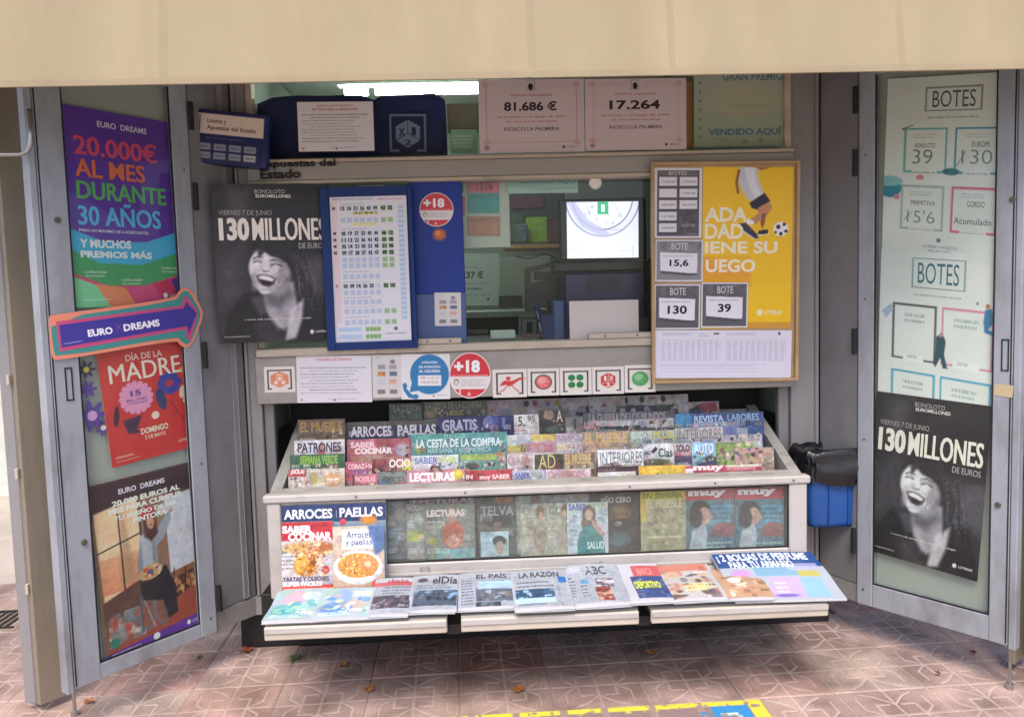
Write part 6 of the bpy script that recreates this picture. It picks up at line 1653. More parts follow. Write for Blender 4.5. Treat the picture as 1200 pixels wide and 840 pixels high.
mag(ROW['C'], 790, 502, 848, 'light grey magazine with a thin dark grey title, third row right', 'b0aeb0', [('INTERIORES', 793, 503, 845, 514, '6c6864', .0)], [Ln(793, 515, 845, 519, 1, '8c8888', .6), mood(19, ['a09c9c', 'c0bcb8'])], .27, GC)
mag(ROW['C'], 847, 499, 893, 'dark blue magazine with a lilac square, right end of third row', '2c4880', (), [R(847, 497, 866, 509, '5c6ca8'), R(863, 501, 876, 509, '8c94a8'), R(847, 510, 893, 524, 'b4b0b4'), mood(20, ['9c9498', '5c5058'], 8, .012, False)], .27, GC)
# second row
mag(ROW['B'], 340, 533, 404, 'green magazine with yellow lettering, left end of the second row', '2f6446', [('SEMANA VERDE', 352, 534, 396, 543, '8cb440', .04)], [E_(362, 540, 12, 6, '5c8c30', .6, .4), E_(386, 545, 4, 5, '9c4c40', .9), mood(21, ['2f6446', '24503c', '487838'], 12)], .27, GB)
mag(ROW['B'], 405, 541, 440, 'pink magazine with white rounded masthead, second row', 'bc5c6c', [('CORAZÓN', 408, 542, 436, 549, 'f0c4cc', .04), ('TELE', 413, 551, 434, 556, '5c4c9c', .02)], [Ln(410, 557, 436, 563, 2, 'd88c94', .7), mood(22, ['a84858', 'd08080'], 8)], .27, GB)
mag(ROW['B'], 436, 538, 465, 'dark red magazine partly hidden, second row beside the pink one', '8c3c3c', (), [mood(23, ['6c2828', 'a85048', 'c07060'])], .27, GB)
mag(ROW['B'], 453, 536, 484, 'magazine with white title and a yellow burst, second row', 'a8685c', [('OCIO', 456, 538, 481, 547, 'ece8e8', .03)], [E_(477, 546, 7, 6, 'd8c840', 1, .3), mood(24, ['8c5048', 'b07c6c'], 8)], .27, GB)
mag(ROW['B'], 482, 534, 539, 'white magazine with blue and lime masthead, second row left half', 'c4ccd4', [('SABER', 486, 536, 513, 543, '5464a8', .02), ('VIVIR', 514, 535, 535, 542, 'a8bc4c', .02)], [face(.49, .26, .09, 'c8a088', '5c3c34', '7c4c50')], .27, GB)
mag(ROW['B'], 537, 531, 594, 'teal magazine with a lime stripe, second row', '5a9888', (), [R(540, 533, 582, 538, '9cb850'), E_(586, 531, 5, 4, 'c07c4c', .9, .4), E_(553, 546, 8, 4, '2c4c50', .9, .4), E_(590, 539, 5, 5, 'c8a898', .8, .4), mood(25, ['5a9888', '4c8478'], 6)], .27, GB)
mag(ROW['B'], 592, 532, 624, 'pale rose magazine left of the black-and-gold one, second row', 'bca4a8', [('CLARA', 595, 535, 621, 544, '8c7480', .0)], [Ln(594, 530, 622, 533, 1, 'a08890', .7), E_(617, 542, 4, 8, 'b0785c', .9, .4), mood(26, ['bca4a8', 'c8b4b4'], 6)], .27, GB)
mag(ROW['B'], 624, 531, 661, 'dark brown magazine with two large gold letters, second row', '4c4638', [('AD', 631, 533, 651, 548, 'd0c07c', .0)], [R(624, 529, 627, 560, 'd0ccc8'), R(624, 527, 661, 531.5, 'c8c4c0'), mood(27, ['544c3c', '3c382c', '6c6448'], 10)], .27, GB)
mag(ROW['B'], 660, 531, 698, 'narrow tan magazine with ochre capitals, second row', 'a08870', [('EL MUEBLE', 662, 532, 693, 543, 'c8a860', .02)], [R(692, 530, 698, 560, '6c5440'), mood(28, ['8c7860', 'b09878'])], .27, GB)
mag(ROW['B'], 700, 527, 754, 'white magazine with a wide dark title, second row centre', 'd2d4dc', [('INTERIORES', 703, 530, 753, 542, '54545c', .0)], [R(702, 545, 752, 548, 'a89c9c'), E_(716, 546, 12, 4, '4c4040', .9, .4), mood(29, ['c0b8b4', 'd8d8dc'], 5)], .27, GB)
mag(ROW['B'], 753, 520, 789, 'grey magazine with a black horse shape, second row', 'b8b8c4', [('Clas', 771, 525, 788, 535, '24222a', .02)], [Po([(754, 530), (763, 528), (768, 523), (771, 526), (765, 532), (756, 533)], '2a2830'), E_(768, 543, 18, 6, '5c5838', .95, .4), E_(784, 546, 6, 4, 'a87c3c', .8, .4)], .27, GB)
mag(ROW['B'], 790, 520, 826, 'lilac magazine with short black title, second row', 'c8b4bc', [('SOLO', 792, 521, 808, 529, '26222a', .04)], [R(789, 532, 826, 543, '4c4468'), R(790, 529, 810, 533, 'c08c9c'), mood(30, ['4c4468', '6c6080'], 5)], .26, GB)
mag(lean(-.262, .88, 9), 810, 518, 838, 'sky blue car magazine overlapping the lilac one, second row', '7cb4d4', [('AUTO', 813, 520, 836, 530, 'e4ecf4', .0)], [E_(832, 543, 16, 9, '34384c', .9, .3), E_(815, 538, 10, 5, '5c9cac', .8, .4)], .26, GB)
mag(ROW['B'], 838, 519, 882, 'bright green children\'s comic with small figures, second row right', '7c9c48', (), [Mo(838, 515, 884, 560, ['9cb84c', '5c7c34', '3c3c2c', 'c8a89c', '8c4c5c', 'b8c86c'], 60, .012, .85, 31)], .25, GB)
mag(lean(-.262, .88, 9), 860, 525, 906, 'rosy children\'s comic with crowded characters, right end of second row', 'b08c7c', (), [Mo(860, 520, 908, 560, ['c89c88', '9c4c54', '6c6884', 'd8b8a0', '6c7c4c', '4c3430'], 60, .010, .85, 32)], .24, GB)
# front row
mag(ROW['A'], 338, 550, 404, 'food magazine with a red corner block and round loaf, left end of front row', 'bcb4a8', [('¡HOLA!', 341, 550, 357, 556, 'f0d8d8', .04), ('COCINA FACIL', 364, 548, 400, 552, 'd8d4cc', .02)], [R(338, 547, 359, 558, 'b43440'), E_(391, 562, 12, 8, 'd0a070', 1, .2), E_(368, 560, 5, 8, 'a89850', .9, .3), Mo(340, 559, 362, 570, ['3c3844', '8c7c74', 'c8c0bc', 'b0705c'], 20, .007, .9, 33), mood(34, ['c4bcb0', '8c8478'], 6, .014, False)], .26, GA)
mag(ROW['A'], 413, 556, 445, 'small dark-edged pink booklet, front row near the left', 'b4606c', [('NOVELAS', 417, 558, 440, 564, 'e8b0b8', .03)], [R(413, 553, 415.5, 570, '3a2428'), R(418, 553, 432, 555.5, '54489c')], .20, GA)
mag(ROW['A'], 443, 553, 477, 'small grey-green booklet, front row left of the yellow-badged pink magazine', '66706c', [('VOLUMEN', 452, 554, 474, 558, '8c9894', .02)], [E_(455, 562, 8, 4, '4c5854', .8), Ln(458, 560, 474, 566, 2, 'a0a8a4', .6)], .20, GA)
mag(ROW['A'], 476, 551, 544, 'pink magazine with big white title and yellow badge, front row', 'c87c90', [('LECTURAS', 480, 554, 533, 563, 'f6eaee', .05), ('muy', 543, 556, 551, 562, 'f0e4e8', .04)], [E_(511, 551, 8, 8, '6c4c48', .9, .3), E_(512, 556, 4.5, 6, 'c08c80', 1, .3), E_(536, 556, 7, 6, 'dcc434', 1, .2)], .26, GA)
mag(ROW['A'], 545, 551, 602, 'red magazine with white lettering, front row beside the yellow badge', 'b43840', [('muy SABER', 562, 556, 598, 562, 'ecd4d8', .04), ('IN', 546, 556, 554, 561, 'e8ccd0', .04)], [E_(574, 551, 14, 4, 'c84c54', .8), R(545, 546, 570, 550, 'c87c88')], .26, GA)
mag(ROW['A'], 600, 551, 639, 'pale magazine with a blue title, front row centre', 'a8acc0', [('SABER', 604, 554, 621, 560, '3c48a0', .03), ('VIVIR', 622, 553, 636, 558, '8c9878', .02)], [mood(36, ['a0a4b8', 'b8b8c4'], 5)], .26, GA)
mag(ROW['A'], 638, 550, 692, 'rose magazine with soft pink capitals, front row right of centre', 'c0a8ac', [('CLARA MODA', 642, 552, 686, 559, 'a87880', .02)], [E_(665, 555, 8, 4, 'b08068', .6, .4)], .26, GA)
mag(ROW['A'], 698, 547, 748, 'dark maroon magazine, front row beneath the wide-titled white one', '3c2830', [('VIAJAR', 700, 549, 722, 553, '8c6c74', .02)], [R(700, 553, 745, 557, 'c8c4c0'), mood(37, ['50343c', '2c2028'], 5, .01, False)], .25, GA)
mag(ROW['A'], 748, 546, 803, 'golden yellow magazine edge with orange specks, front row', 'dcae2c', (), [Mo(748, 540, 805, 556, ['e8c040', 'd09830', 'd88050'], 18, .007, .7, 38)], .25, GA)
mag(ROW['A'], 803, 546, 892, 'long red magazine with white title, right end of the front row', 'b43c4c', [('muy', 812, 546, 848, 552, 'f2e4e8', .05), ('INTERESANTE', 852, 547, 885, 550, 'e0b0b8', .02)], [R(803, 549, 812, 556, 'd8d0d0'), R(850, 541, 892, 546, 'c8c4a8')], .25, GA)
# behind the glass
mag(ROW['F3'], 452, 585, 476, 'grey-blue magazine behind glass, leftmost of the glass-front row', '6c7480', [('MÍA', 455, 587, 472, 592, '9ca4a8', .02)], [E_(470, 602, 6, 8, 'a88c84', .8, .4), E_(459, 597, 5, 6, '4c4c50', .7), Ln(454, 618, 474, 630, 3, '7c9cc0', .8), mood(41, ['5c6470', '7c8890', '8c9ca8'], 12)], group=GF, yb=655)
mag(ROW['F2'], 476, 590, 499, 'grey magazine with a yellow-green band behind glass', '8c8c8c', [('HOGAR', 478, 592, 497, 598, 'c0b8b8', .02)], [R(475, 621, 499, 633, 'a8a838'), E_(481, 597, 4, 5, '5c3c38', .8, .4), mood(42, ['7c8080', 'a09c98'], 10)], group=GF, yb=655)
mag(ROW['F3'], 480, 583, 562, 'pink-topped magazine rising behind the orange-figure one, behind glass', 'a08084', [('LECTURAS', 484, 584, 555, 589, 'e0c0c8', .04)], [face(.66, .18, .10, 'c89880', '6c4438', '5c6c4c')], group=GF, yb=654)
mag(ROW['F'], 496, 591, 556, 'magazine with pale pink masthead and an orange ball-like figure, behind glass', '7c8078', [('LECTURAS', 500, 597, 545, 604, 'e0ccd0', .05)], [R(500, 630, 512, 637, 'a8a840'), E_(531, 626, 13, 17, 'c05c40', 1, .15), E_(531, 634, 8, 7, 'c88c70', .9, .3), E_(529, 604, 5, 10, 'c09484', .9, .4), R(512, 643, 556, 655, '6ca0a8'), E_(503, 612, 4, 6, '5c4440', .7), mood(43, ['6c7468', '8c8c74', '9c8c84'], 10)], group=GF, yb=655)
mag(ROW['F3'], 548, 588, 563, 'narrow green and red magazine strip behind glass', '6c7450', (), [mood(44, ['5c6844', '9c5c48', '7c8c5c'])], group=GF, yb=654)
mag(ROW['F2'], 560, 580, 604, 'dark grey fashion magazine behind glass with a hat, above the pale booklet', '54544e', [('TELVA', 563, 593, 602, 603, 'a8a0b0', .01)], [E_(590, 585, 12, 5, 'b06434', .9, .4), E_(582, 609, 16, 9, '34302e', .9, .3), E_(583, 617, 6, 6, '8c7064', .8, .4), mood(45, ['484844', '64645c'], 8)], group=GF, yb=651)
mag(ROW['F'], 563, 623, 596, 'small pale blue booklet with a dark-haired head, behind glass', 'a4c4cc', (), [E_(585, 633, 8, 6, '3a3440', 1, .2), E_(586, 641, 5, 8, 'c09c90', 1, .3)], group=GF, yb=652)
mag(ROW['F3'], 603, 578, 650, 'pale magazine tops with blond heads behind glass, left one', 'a4ac9c', (), [E_(628, 585, 6, 8, '8c5448', .9, .4), mood(46, ['a4ac9c', '8c9c94'], 8)], group=GF, yb=649)
mag(ROW['F3'], 640, 577, 690, 'pale blue magazine top with a light brown head behind glass, right one', 'a0a8a8', (), [E_(678, 580, 10, 5, 'a8806c', .9, .4), E_(655, 582, 8, 6, 'b09c98', .8, .4), mood(47, ['a0a8a8', '90a0a8'], 8)], group=GF, yb=649)
mag(ROW['F2'], 609, 590, 641, 'beige women\'s magazine behind glass, left one of the pair', 'aaa698', [('CL', 612, 594, 625, 603, '9c7480', .0)], [E_(633, 600, 5, 8, '8c6044', .9, .3), E_(634, 604, 3, 5, 'c8987c'), E_(632, 628, 8, 20, 'a89484', .8, .4), Ln(612, 608, 624, 640, 7, 'c8bcb0', .6)], group=GF, yb=652, res=.003)
mag(ROW['F2'], 641, 589, 668, 'beige women\'s magazine behind glass, right one of the pair', 'a8a598', [('CL', 643, 593, 656, 602, '5c6c74', .0)], [E_(662, 599, 5, 9, '8c6044', .9, .3), E_(661, 602, 3, 5, 'c8987c'), E_(660, 626, 7, 20, 'a89484', .8, .4), Ln(643, 608, 654, 640, 7, 'c8bcb0', .6)], group=GF, yb=651, res=.003)
mag(ROW['F'], 664, 589, 712, 'magazine with a brown-haired woman in teal, blue and lime masthead, behind glass', 'b4c0cc', [('SABER', 666, 590, 688, 597, '4454a4', .03), ('VIVIR', 691, 589, 711, 595, '98ac44', .03), ('SALUD', 688, 634, 708, 642, 'd0e0dc', .02)],
    [E_(690, 601, 8, 10, '6c4838', 1, .2), E_(690, 614, 9, 12, '6c4838', .9, .2), E_(690, 603, 4.6, 6.5, 'c8988a', 1, .2), Po([(676, 648), (678, 626), (685, 616), (697, 615), (705, 624), (709, 640), (710, 650)], '2f8488', 1, .002), Po([(693, 608), (697, 611), (709, 624), (705, 628), (694, 615)], 'c08c7c', 1, .002), Ln(667, 602, 678, 640, 7, '7c88b0', .6), Ln(700, 600, 710, 612, 3, '7c98a8', .6)], group=GF, yb=650, res=.003)
mag(ROW['F2'], 690, 578, 749, 'dark brown magazine with white title behind glass', '40302a', [('AÑO CERO', 703, 581, 739, 588, 'cfc8c0', .02)], [E_(727, 601, 12, 9, '8c6438', .8, .5), E_(730, 614, 14, 7, '241a24', .9, .4), E_(726, 632, 12, 8, '3c5c6c', .9, .4), E_(724, 613, 5, 3, 'a89c98', .7, .4), mood(48, ['40302a', '54402c', '2c2024'], 8, .014, False)], group=GF, yb=648, res=.003)
mag(ROW['F'], 750, 576, 803, 'beige furnishing magazine with a bright yellow top and left edge, behind glass', '9c9474', [('EN ESPAÑA', 753, 577, 800, 583, '6c7418', .03), ('EL MUEBLE', 757, 585, 799, 594, 'c0ae84', .02)], [R(750, 573, 803, 584, 'c8b820'), R(750, 573, 756, 610, 'c8a428'), Mo(758, 605, 802, 648, ['8c8468', 'b0a484', '6c7058', 'a88c74'], 24, .012, .7, 49), R(758, 628, 800, 629, 'c8bca0')], group=GF, yb=647, res=.003)
for k, (x0, lab) in enumerate(((803, 'left one of two red-topped magazines with a woman in profile, behind glass'), (861, 'right one of two red-topped magazines with a woman in profile, behind glass'))):
    def muyart(A, x0=x0):
        A.mottle(x0, 584, x0 + 60, 645, ['4c7488', '5c8c9c', '3c5c70'], 20, .02, .6, 50)
        A.rect(x0, 570, x0 + 58, 584 - k * .6, 'b8343c')
        A.ell(x0 + 17, 598, 12, 12, '34282c', 1, .2); A.ell(x0 + 22, 604, 8, 10, 'b88c7c', 1, .15); A.poly([(x0 + 27, 600), (x0 + 32, 606), (x0 + 27, 610)], 'b88c7c', 1, .001); A.poly([(x0 + 4, 644), (x0 + 8, 622), (x0 + 22, 612), (x0 + 26, 624), (x0 + 24, 644)], 'a0a4b0', 1, .003)
        A.ell(x0 + 12, 606, 8, 12, '34282c', .9, .3); A.ell(x0 + 45, 618, 12, 7, 'a84c48', .8, .4); A.rect(x0 + 30, 620, x0 + 57, 628, '8c3c40', .7); A.lines(x0 + 30, 590, x0 + 56, 612, 4, '3c9cc8', .8); A.lines(x0 + 6, 634, x0 + 56, 642, 2, '9cc4b8', .7)
    mag(ROW['F'], x0, 573.5 - k * 1.6, x0 + 57, lab, '4a6c7c', [('muy', x0 + 3, 575 - k * 1.6, x0 + 48, 582 - k * 1.6, 'f0dcdc', .06)], [muyart], group=GF, yb=646 - k * 1.5, res=.003)

# ---- three magazines standing on the left tray against the glass
PS = lean(-.50, .47, 6); PS2 = lean(-.515, .47, 7)
def arroces(A):
    A.rect(325, 585, 455, 592, '6c6458'); A.rect(325, 592, 455, 613, '2a3a62'); A.rect(325, 613, 455, 700, '7c8c9c')
    A.ell(432, 608, 10, 6, 'b8783c', 1, .3); A.ell(402, 611, 4, 4, 'c04858', 1, .2); A.ell(400, 603, 1, 1, 'b0a898'); A.rect(452, 590, 456, 700, '3c5c94'); A.tex(.05, .4); A.grain(.02, 1, .4)
    A.T('ARROCES', 333, 597, 390, 606.5, 'd8d8dc', .035); A.T('|', 394, 597, 395, 606, '8c94b0', .0); A.T('PAELLAS', 398, 594.5, 449, 604, 'd8d8dc', .035)
card('magazine', 'wide navy cookery magazine reading ARROCES PAELLAS, behind two smaller ones on the left tray', 'magazine', ((330, 590), (452, 586), (328, 694)), PS, arroces, 'cookery magazines on the left tray', bg='7c8c9c', m='gloss', thick=.006, res=.003)
def saber(A):
    A.rect(325, 610, 395, 634, 'b4343e'); A.rect(325, 634, 395, 700, 'b8b4b4')
    A.ell(362, 643, 30, 9, 'c89c68', 1, .3); A.ell(375, 640, 16, 6, 'a0603c', .9, .4); A.ell(368, 637, 8, 3, 'e0d0a8', .9, .4); A.ell(358, 662, 14, 13, 'bc7c34', 1, .2); A.ell(352, 660, 6, 10, 'd8a850', .9, .4); A.ell(366, 656, 5, 8, '8c4c28', .8, .4)
    A.rect(330, 648, 344, 664, 'c8c8c8', .8); A.lines(331, 645, 346, 668, 5, '6c6864', .6); A.ell(382, 667, 4.5, 5, 'b83c40', 1, .15)
    A.rect(330, 676, 392, 686, 'a8a4ac'); A.rect(325, 686, 392, 697, 'c0443c'); A.lines(334, 688, 385, 692, 1, 'f0c8c0', .9); A.mottle(345, 648, 385, 674, ['d89c40', '8c5428', 'e8c070', 'a85c30', '6c3c20', 'f0d8a0', 'c8c8c4'], 110, .006, .6, 77); A.mottle(332, 636, 390, 648, ['d8b080', '9c6838', 'e8d0a8', '7c4c2c'], 60, .006, .55, 78); A.lines(336, 614, 390, 618, 1, '8c2430', .5); A.tex(.06, .4); A.grain(.025, 1, .6)
    A.T('SABER', 331, 616, 366, 623.5, 'f6eeee', .05); A.T('COCINAR', 338, 624, 389, 632, 'f0ecf0', .05); A.T('TARTAS Y QUICHES', 332, 676, 386, 680.5, '3c3450', .03); A.T('SUPER FACILES', 332, 681.5, 378, 685.5, 'f4f0f4', .03)
card('magazine', 'red and white cookery magazine standing left on the left tray', 'magazine', ((330, 612), (390, 610), (328, 696)), PS2, saber, 'cookery magazines on the left tray', bg='b8b4b4', m='gloss', thick=.005, res=.0026)
def paella(A):
    A.vgrad(388, 612, 455, 695, 'c4b8a8', 'a48c7c'); A.rect(388, 655, 455, 700, 'b49c88', .6)
    A.rect(401, 620, 440, 642, 'e4e4ea'); A.poly([(430, 612), (455, 612), (455, 640), (440, 650)], '3c5c94', .8, .01)
    A.ell(420, 664, 29, 20, 'c4ccd4', 1, .05); A.ell(420, 662, 27, 17.5, 'e4e4e4', 1, .05); A.ell(420, 662, 24, 14.5, 'c88c48', 1, .08)
    A.mottle(399, 650, 441, 674, ['e0a83c', 'c86c34', 'f0d080', '8c9c44', 'b84c34', 'e8b868', 'e8c8a0'], 170, .0045, .85, 61); A.mottle(399, 650, 441, 674, ['5c3420', '6c7434', '8c3c24'], 40, .003, .7, 62)
    A.ell(431, 660, 8, 7, 'd8845c', .9, .2); A.ell(431, 660, 4, 3.5, 'f0b890', .9, .3); A.ell(442, 684, 6, 6, 'd04c58', 1, .15); A.rect(388, 687, 452, 700, '9c7c6c', .6); A.tex(.05, .4); A.grain(.02, 1, .5)
    A.T('Arroces', 406, 622, 435, 629.5, '34446c', .01); A.T('y paellas', 405, 631.5, 436, 639.5, '34446c', .01)
card('magazine', 'cookery booklet showing a round pan of paella, standing right on the left tray', 'magazine', ((390, 617), (450, 615), (390, 692)), lean(-.53, .47, 8), paella, 'cookery magazines on the left tray', bg='c4b8a8', m='gloss', thick=.004, res=.0026)

# ================================================================== NEWSPAPERS on the trays
NW = 'a4aab5'
def paper(tl, tr, bl, label, art, bg=NW, th=.012, lift=0., sag=.008, group='newspapers and magazines on the trays', m='paper', name='newspaper', cat='newspaper', seed=0, plane=None):
    def curl(u, v): return sag * (v ** 2) * 0 + .004 * np.sin(u * 3.14) + .003 * np.sin(v * 7 + seed)
    o = card(name, label, cat, (tl, tr, bl), Plane(TRAY.p + TRAY.n * lift, TRAY.n) if plane is None else plane, art, group, bg=bg, m=m, thick=th, res=.0022, curl=curl, edge='c9c8cb')
    # folded sheets below the front page peep out unevenly
    rg = random.Random(seed + 20); w_ = max(v.co.x for v in o.data.vertices) * 2; h_ = max(v.co.y for v in o.data.vertices)
    for k in range(3 if cat == 'newspaper' else 1):
        bm = bmesh.new(); bx(bm, -w_ / 2 + .002, w_ / 2 - .002, 0, h_ - .01, .0006, .0020)
        bmesh.ops.subdivide_edges(bm, edges=[e for e in bm.edges if abs(e.verts[0].co.x - e.verts[1].co.x) > .05], cuts=9)
        for v in bm.verts: v.co.z += .001 * math.sin(v.co.x * 22 + seed + k * 2) * (1 - v.co.y / h_)
        mw = o.matrix_world @ Matrix.Translation((rg.uniform(-.004, .004), -.003 - .004 * k - rg.uniform(0, .003), (2 - k) * .0014 if cat == 'newspaper' else 0.0)) @ Matrix.Rotation(rad(rg.uniform(-1.1, 1.1)), 4, 'Z')
        finish(bm, 'inner_page', M['newsprint'], o, mw)
    return o
def ptop(mast, mx, img, cols, tc='34363e', extra=None, seed=1, bold=.02):
    """front page: masthead box, picture box, text columns (all pixels of the photograph)"""
    def art(A):
        A.grain(.008)
        A.fr = True
        for k in range(4): A.lines(.05 + .235 * k, .20, .27 + .235 * k, .97, 34, '6c7484', .45, seed + k)
        A.lines(.05, .17, .95, .20, 1, '54545c', .6, seed); A.fr = False
        for (x0, y0, x1, y1, n) in cols: A.rect(x0, y0, x1, y1, 'a4aab5', .8); A.lines(x0, y0, x1, y1, n, '4c5464', .7, seed)
        for (x0, y0, x1, y1, cc) in img:
            A.rect(x0, y0, x1, y1, cc[0]); A.mottle(x0, y0, x1, y1, cc, 34, .012, .8, seed + 3)
        if extra: extra(A)
        A.tex(.03, .2)
        A.T(mast, *mx, tc, bold)
    return art
def leisure(c1, c2, c3, sd):
    def art(A):
        A.fr = True; A.c[:] = np.array(hexc('9cb4bc')); A.mottle(0, 0, 1, 1, ['a8c0c0', '98b0bc', 'b0b4c4'], 30, .04, .6, sd)
        A.ell(.42, .28, .20, .24, c1, .9, .4); A.ell(.38, .68, .30, .22, c2, .9, .5); A.ell(.62, .60, .18, .14, c3, .8, .5); A.mottle(.1, .1, .95, .9, [c1, c2, c3, 'e4ecec', 'c8dca8'], 40, .018, .6, sd + 1)
        A.lines(.1, .82, .7, .94, 3, 'f0f4f4', .8); A.lines(.6, .1, .95, .3, 3, 'f0f4f4', .7); A.grain(.015, 1, .4)
        A.T('OCIO', .08, .05, .34, .18, '8cb48c', .02); A.T('Aqua', .55, .70, .85, .84, 'e8f4f4', .02); A.fr = False
    return art
paper((327, 695), (385, 693), (300, 731), 'pale magazine with a pink and turquoise figure lying at the left end of the trays', leisure('c0a0b4', '3c9ca8', '8cc4c0', 4), '9cb4bc', .008, .0, m='gloss', name='magazine', cat='magazine', seed=1)
paper((378, 694), (441, 691), (372, 728), 'pale magazine with a bright blue figure lying beside the turquoise one', leisure('7c9cc8', '3c7cc0', 'c0a898', 8), '9cb4bc', .008, .004, m='gloss', name='magazine', cat='magazine', seed=2)
D_ = ['4c4854', '6c6474', '8c7c84', '38343c', 'a09ca8']
def hook(A): A.rect(436, 686.5, 484, 688.5, 'b84c50', .8)
paper((441, 682), (485, 680), (432, 724), 'narrow newspaper with a thin red line and a dark crowd photo, beside the blue magazine', ptop('deia', (455, 683, 480, 686, 'c05054', .0)[:4], [(438, 703, 480, 716, D_)], [(450, 690, 482, 700, 3)], 'a84048', hook, 2), lift=.004, seed=3)
B_ = ['4c5868', '6c8cb8', '38404c', '8cb0d8', 'a09890', '2c3038']
paper((485, 678), (538, 676), (479, 719), 'newspaper with a blue street photo, left of the first tray gap', ptop('elDía', (508, 679, 536, 687), [(486, 697, 535, 712, B_)], [(489, 689, 534, 694, 2)], '3c3438', lambda A: A.ell(496, 683, 6, 2.5, '4c4044', .9, .4), 4), lift=.006, seed=4)
paper((538, 675), (602, 672), (536, 716), 'newspaper with two stacked grey photos and a blue strip', ptop('EL PAÍS', (558, 675.5, 594, 681), [(558, 694, 604, 706, ['5c6474', '7c7474', '4c4c54', '9ca4b0']), (558, 709, 588, 716, ['3c4450', '6c7480'])], [(541, 684, 556, 712, 9), (560, 684, 600, 690, 2)], '34363e', lambda A: A.vgrad(560, 686, 604, 693, 'a8cce8', '9cb8d4', .9), 5), lift=.004, seed=5)
paper((598, 673), (662, 670), (604, 717), 'newspaper with a photo of a row of standing people', ptop('LA RAZÓN', (607, 674, 655, 680), [(604, 695, 652, 705, ['34506c', '4c6480', 'a8c8e0', '2c3c54', '7c9cb8'])], [(606, 686, 650, 692, 2), (653, 690, 662, 714, 8), (608, 707, 650, 713, 2)], '34363e', lambda A: (A.rect(653, 680, 664, 686, '2c6cb0'), A.rect(604, 705, 652, 709, 'b0d0e8')), 6), lift=.010, seed=6)
paper((661, 667), (722, 664), (668, 713), 'newspaper with a large red-brown corner photo', ptop('ABC', (683, 669, 711, 677), [(697, 682, 722, 690, ['5c545c', '8c848c', 'c8c4cc']), (697, 691, 722, 708, ['8c4c40', 'b08c80', 'c8a898', '5c2c2c']), (680, 683, 690, 687, ['3c7cac', '5c94b8'])], [(665, 680, 679, 704, 7), (680, 688, 694, 704, 4)], '44464e', lambda A: A.rect(664, 669, 680, 676, 'b4b4c4', .8), 7), lift=.008, seed=7)
def sport(A):
    A.rect(723, 668, 738, 704, '34446c'); A.mottle(723, 668, 738, 704, ['3c4c84', '8c5c5c', '2c3454', '6c7cb0'], 24, .012, .8, 8)
    A.rect(738, 668, 790, 679, 'b8585c'); A.mottle(738, 668, 790, 680, ['c86c64', 'a84450'], 14, .014, .6, 9); A.rect(738, 679, 792, 704, '3c4c7c'); A.mottle(738, 678, 792, 704, ['3c5c9c', '2c3454', '6c7490', '8c94a0'], 30, .015, .7, 10)
paper((722, 666), (768, 664), (732, 708), 'sports paper in red and dark blue with yellow headline letters', lambda A: (sport(A), A.blur(1), A.T('DEPORTIVO', 742, 685, 776, 693, 'd0dc50', .04), A.T('MARCA', 744, 670, 766, 677, 'd88c88', .02)), lift=.014, bg='b8b8c2', seed=8)
def bull(A): A.mottle(768, 666, 850, 706, ['b07c68', '7c7074', 'c0a088', 'd8ccc4', '54484c', 'b8a48c'], 70, .02, .8, 12); A.rect(766, 667, 830, 671, 'b86c5c', .8); A.lines(800, 690, 832, 697, 2, 'e0d490', .9)
paper((767, 667), (828, 664), (787, 706), 'brown-toned newspaper with people and yellow words, right of the sports paper', lambda A: (bull(A), A.blur(1), A.T('CANDELARIA', 806, 688, 838, 693, 'd8cc80', .03)), lift=.010, bg='b4b0b0', seed=9)
def bed(A): A.mottle(836, 668, 912, 704, ['b89478', '8c6c54', 'd0b49c', 'e0d8d0', '74604c', 'a8846c'], 60, .018, .8, 14); A.ell(860, 684, 8, 4, 'e8e8e8', .9, .4); A.lines(866, 692, 900, 700, 2, 'b07c6c', .6)
paper((833, 671), (883, 669), (853, 704), 'interiors magazine with a tan bedroom cover lying left of the perfume magazine', lambda A: (bed(A), A.T('EL MUEBLE', 842, 670, 880, 676, 'd8b480', .02)), lift=.014, bg='b89478', m='gloss', name='magazine', cat='magazine', seed=10)
_pf, _pb = Vector((0, -.80, TZF + .016)), Vector((0, -.485, PY(-.485).at(890, 650).z))
PERF = Plane(_pf, (0, -(_pb.z - _pf.z), _pb.y - _pf.y))
def perfume(A):
    A.rect(826, 645, 990, 669.5, '2c4c88'); A.rect(826, 669.5, 1000, 712, 'a8b0bc')
    A.rect(880, 668, 960, 677, '7ca4c0'); A.rect(932, 671, 962, 678, 'c0b04c', .8); A.ell(868, 676, 12, 5, 'c088c8', .8, .5)
    A.poly([(900, 680), (935, 679), (945, 702), (905, 703)], 'b8a4dc', 1, .003); A.poly([(937, 679), (962, 679), (975, 700), (948, 702)], '8cb4e4', 1, .003); A.ell(923, 700, 14, 2, '5c4c9c', .7, .5)
    A.poly([(915, 664), (955, 662), (960, 672), (925, 672)], 'b8b0d0', .7, .004); A.lines(905, 684, 930, 698, 3, 'e0d4ec', .7); A.grain(.012, 1, .4)
    A.T('¡ 2 BOLSAS DE PERFUME', 837, 652, 949, 660, 'dce4f4', .035); A.T('PARA TU ARMARIO', 852, 661, 932, 668, 'dce4f4', .035)
paper((833, 651), (950, 648), (872, 706), 'blue-bannered magazine reading 2 BOLSAS DE PERFUME at the right end of the trays', perfume, lift=.004, bg='a8b0bc', m='gloss', name='magazine', cat='magazine', th=.009, seed=11, plane=PERF)

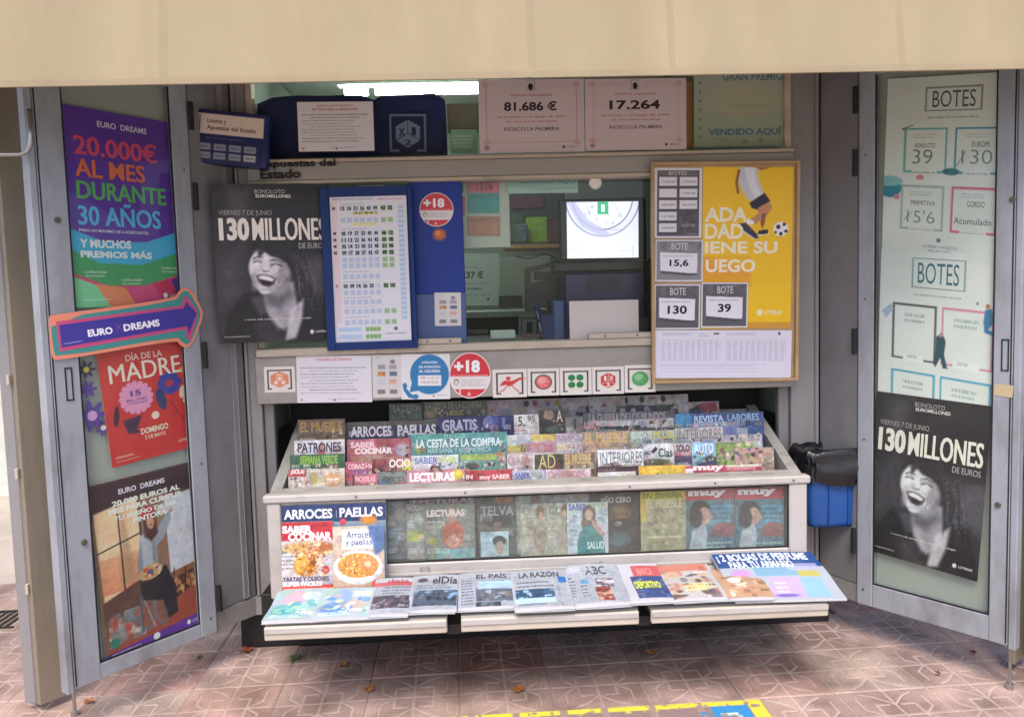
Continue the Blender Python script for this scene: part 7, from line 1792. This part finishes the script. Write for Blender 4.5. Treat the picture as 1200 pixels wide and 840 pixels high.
# ================================================================== last small things
tp = card('tape_strip', 'yellowed tape strip on the free edge of the right display door', 'tape', ((1166, 449), (1188, 452), (1165, 463)), Plane(PR.p + PR.n * .0012, PR.n), blank('b8a888'), m='sticker', thick=.0003, res=.004)
for (x, y, pl_, lb) in ((1044, 148, PRi, 'upper'), ):
    pass
def cable(pts, Y, r, label):
    bm = bmesh.new(); P = [PY(Y).at(*q) for q in pts]; out = []
    for i in range(len(P) - 1):
        a0, a1, a2, a3 = P[max(i - 1, 0)], P[i], P[i + 1], P[min(i + 2, len(P) - 1)]
        for k in range(5):
            u = k / 5; out.append(.5 * ((2 * a1) + (a2 - a0) * u + (2 * a0 - 5 * a1 + 4 * a2 - a3) * u * u + (3 * a1 - a0 - 3 * a2 + a3) * u ** 3))
    out.append(P[-1]); tube(bm, out, r, 8)
    tag(finish(bm, 'cable', M['rubber'], None, smooth=True), label, 'cable')
cable([(757, 300), (752, 318), (757, 340), (752, 358), (760, 376)], .03, .004, 'black cable hanging at the right side of the monitor')
cable([(604, 300), (620, 303), (640, 298), (655, 306)], .3, .003, 'thin black cable running to the left side of the monitor')
bar_in('stapler', 548, 572, 386, 392, .05, .03, 'plasticblack', 'small black stapler lying on the counter right of the blue panel', 'stapler')
bar_in('paper_pile', 575, 604, 387, 397, .06, .10, 'inlight', 'small pile of white papers on the counter below the inner shelf', 'papers')
bar_in('red_tray', 612, 634, 391, 396, .04, .08, 'pk4', 'flat maroon tray on the counter before the framed label', 'tray')
bar_in('binder', 472, 486, 320, 361, .62, .2, 'pk2', 'olive binder standing on the inner shelf behind the blue panel', 'binder')
bar_in('cash_box', 586, 612, 346, 361, .60, .2, 'indark', 'dark cash box standing on the inner shelf', 'box')

for x, y in ((417, 579), (545, 574), (738, 568), (838, 563), (930, 560)):      # screws along the case rail
    p = PY(CY - .0205).at(x, y + 2); bm = bmesh.new()
    bmesh.ops.create_cone(bm, cap_ends=True, segments=10, radius1=.0045, radius2=.0035, depth=.003, matrix=Matrix.Translation((p.x, CY - .0212, (zr0 + zr1) / 2)) @ Matrix.Rotation(math.pi / 2, 4, 'X'))
    finish(bm, 'screw', M['brass'], case)
for x, y in ((498, 668), (702, 662)):                                         # wire loops of the lower rail
    p = PY(CY - .02).at(x, y); bm = bmesh.new()
    tube(bm, [p + Vector((.018 * math.cos(a_), -.004, .018 * math.sin(a_))) for a_ in [math.pi * k / 8 for k in range(9)]], .002, 6)
    finish(bm, 'wire_loop', M['steel'], case, smooth=True)
for H_, mw_, fr_, L_ in ((HL, ML, dl, LL), (HR, MR, dr, LR)):                 # screws of the door frames
    for zz in (.24, .9, 1.5, 2.1):
        bm = bmesh.new()
        bmesh.ops.create_cone(bm, cap_ends=True, segments=10, radius1=.0045, radius2=.0035, depth=.003, matrix=Matrix.Translation((.03, .0015, zz)) @ Matrix.Rotation(math.pi / 2, 4, 'X'))
        finish(bm, 'screw', M['brass'], fr_, mw_)
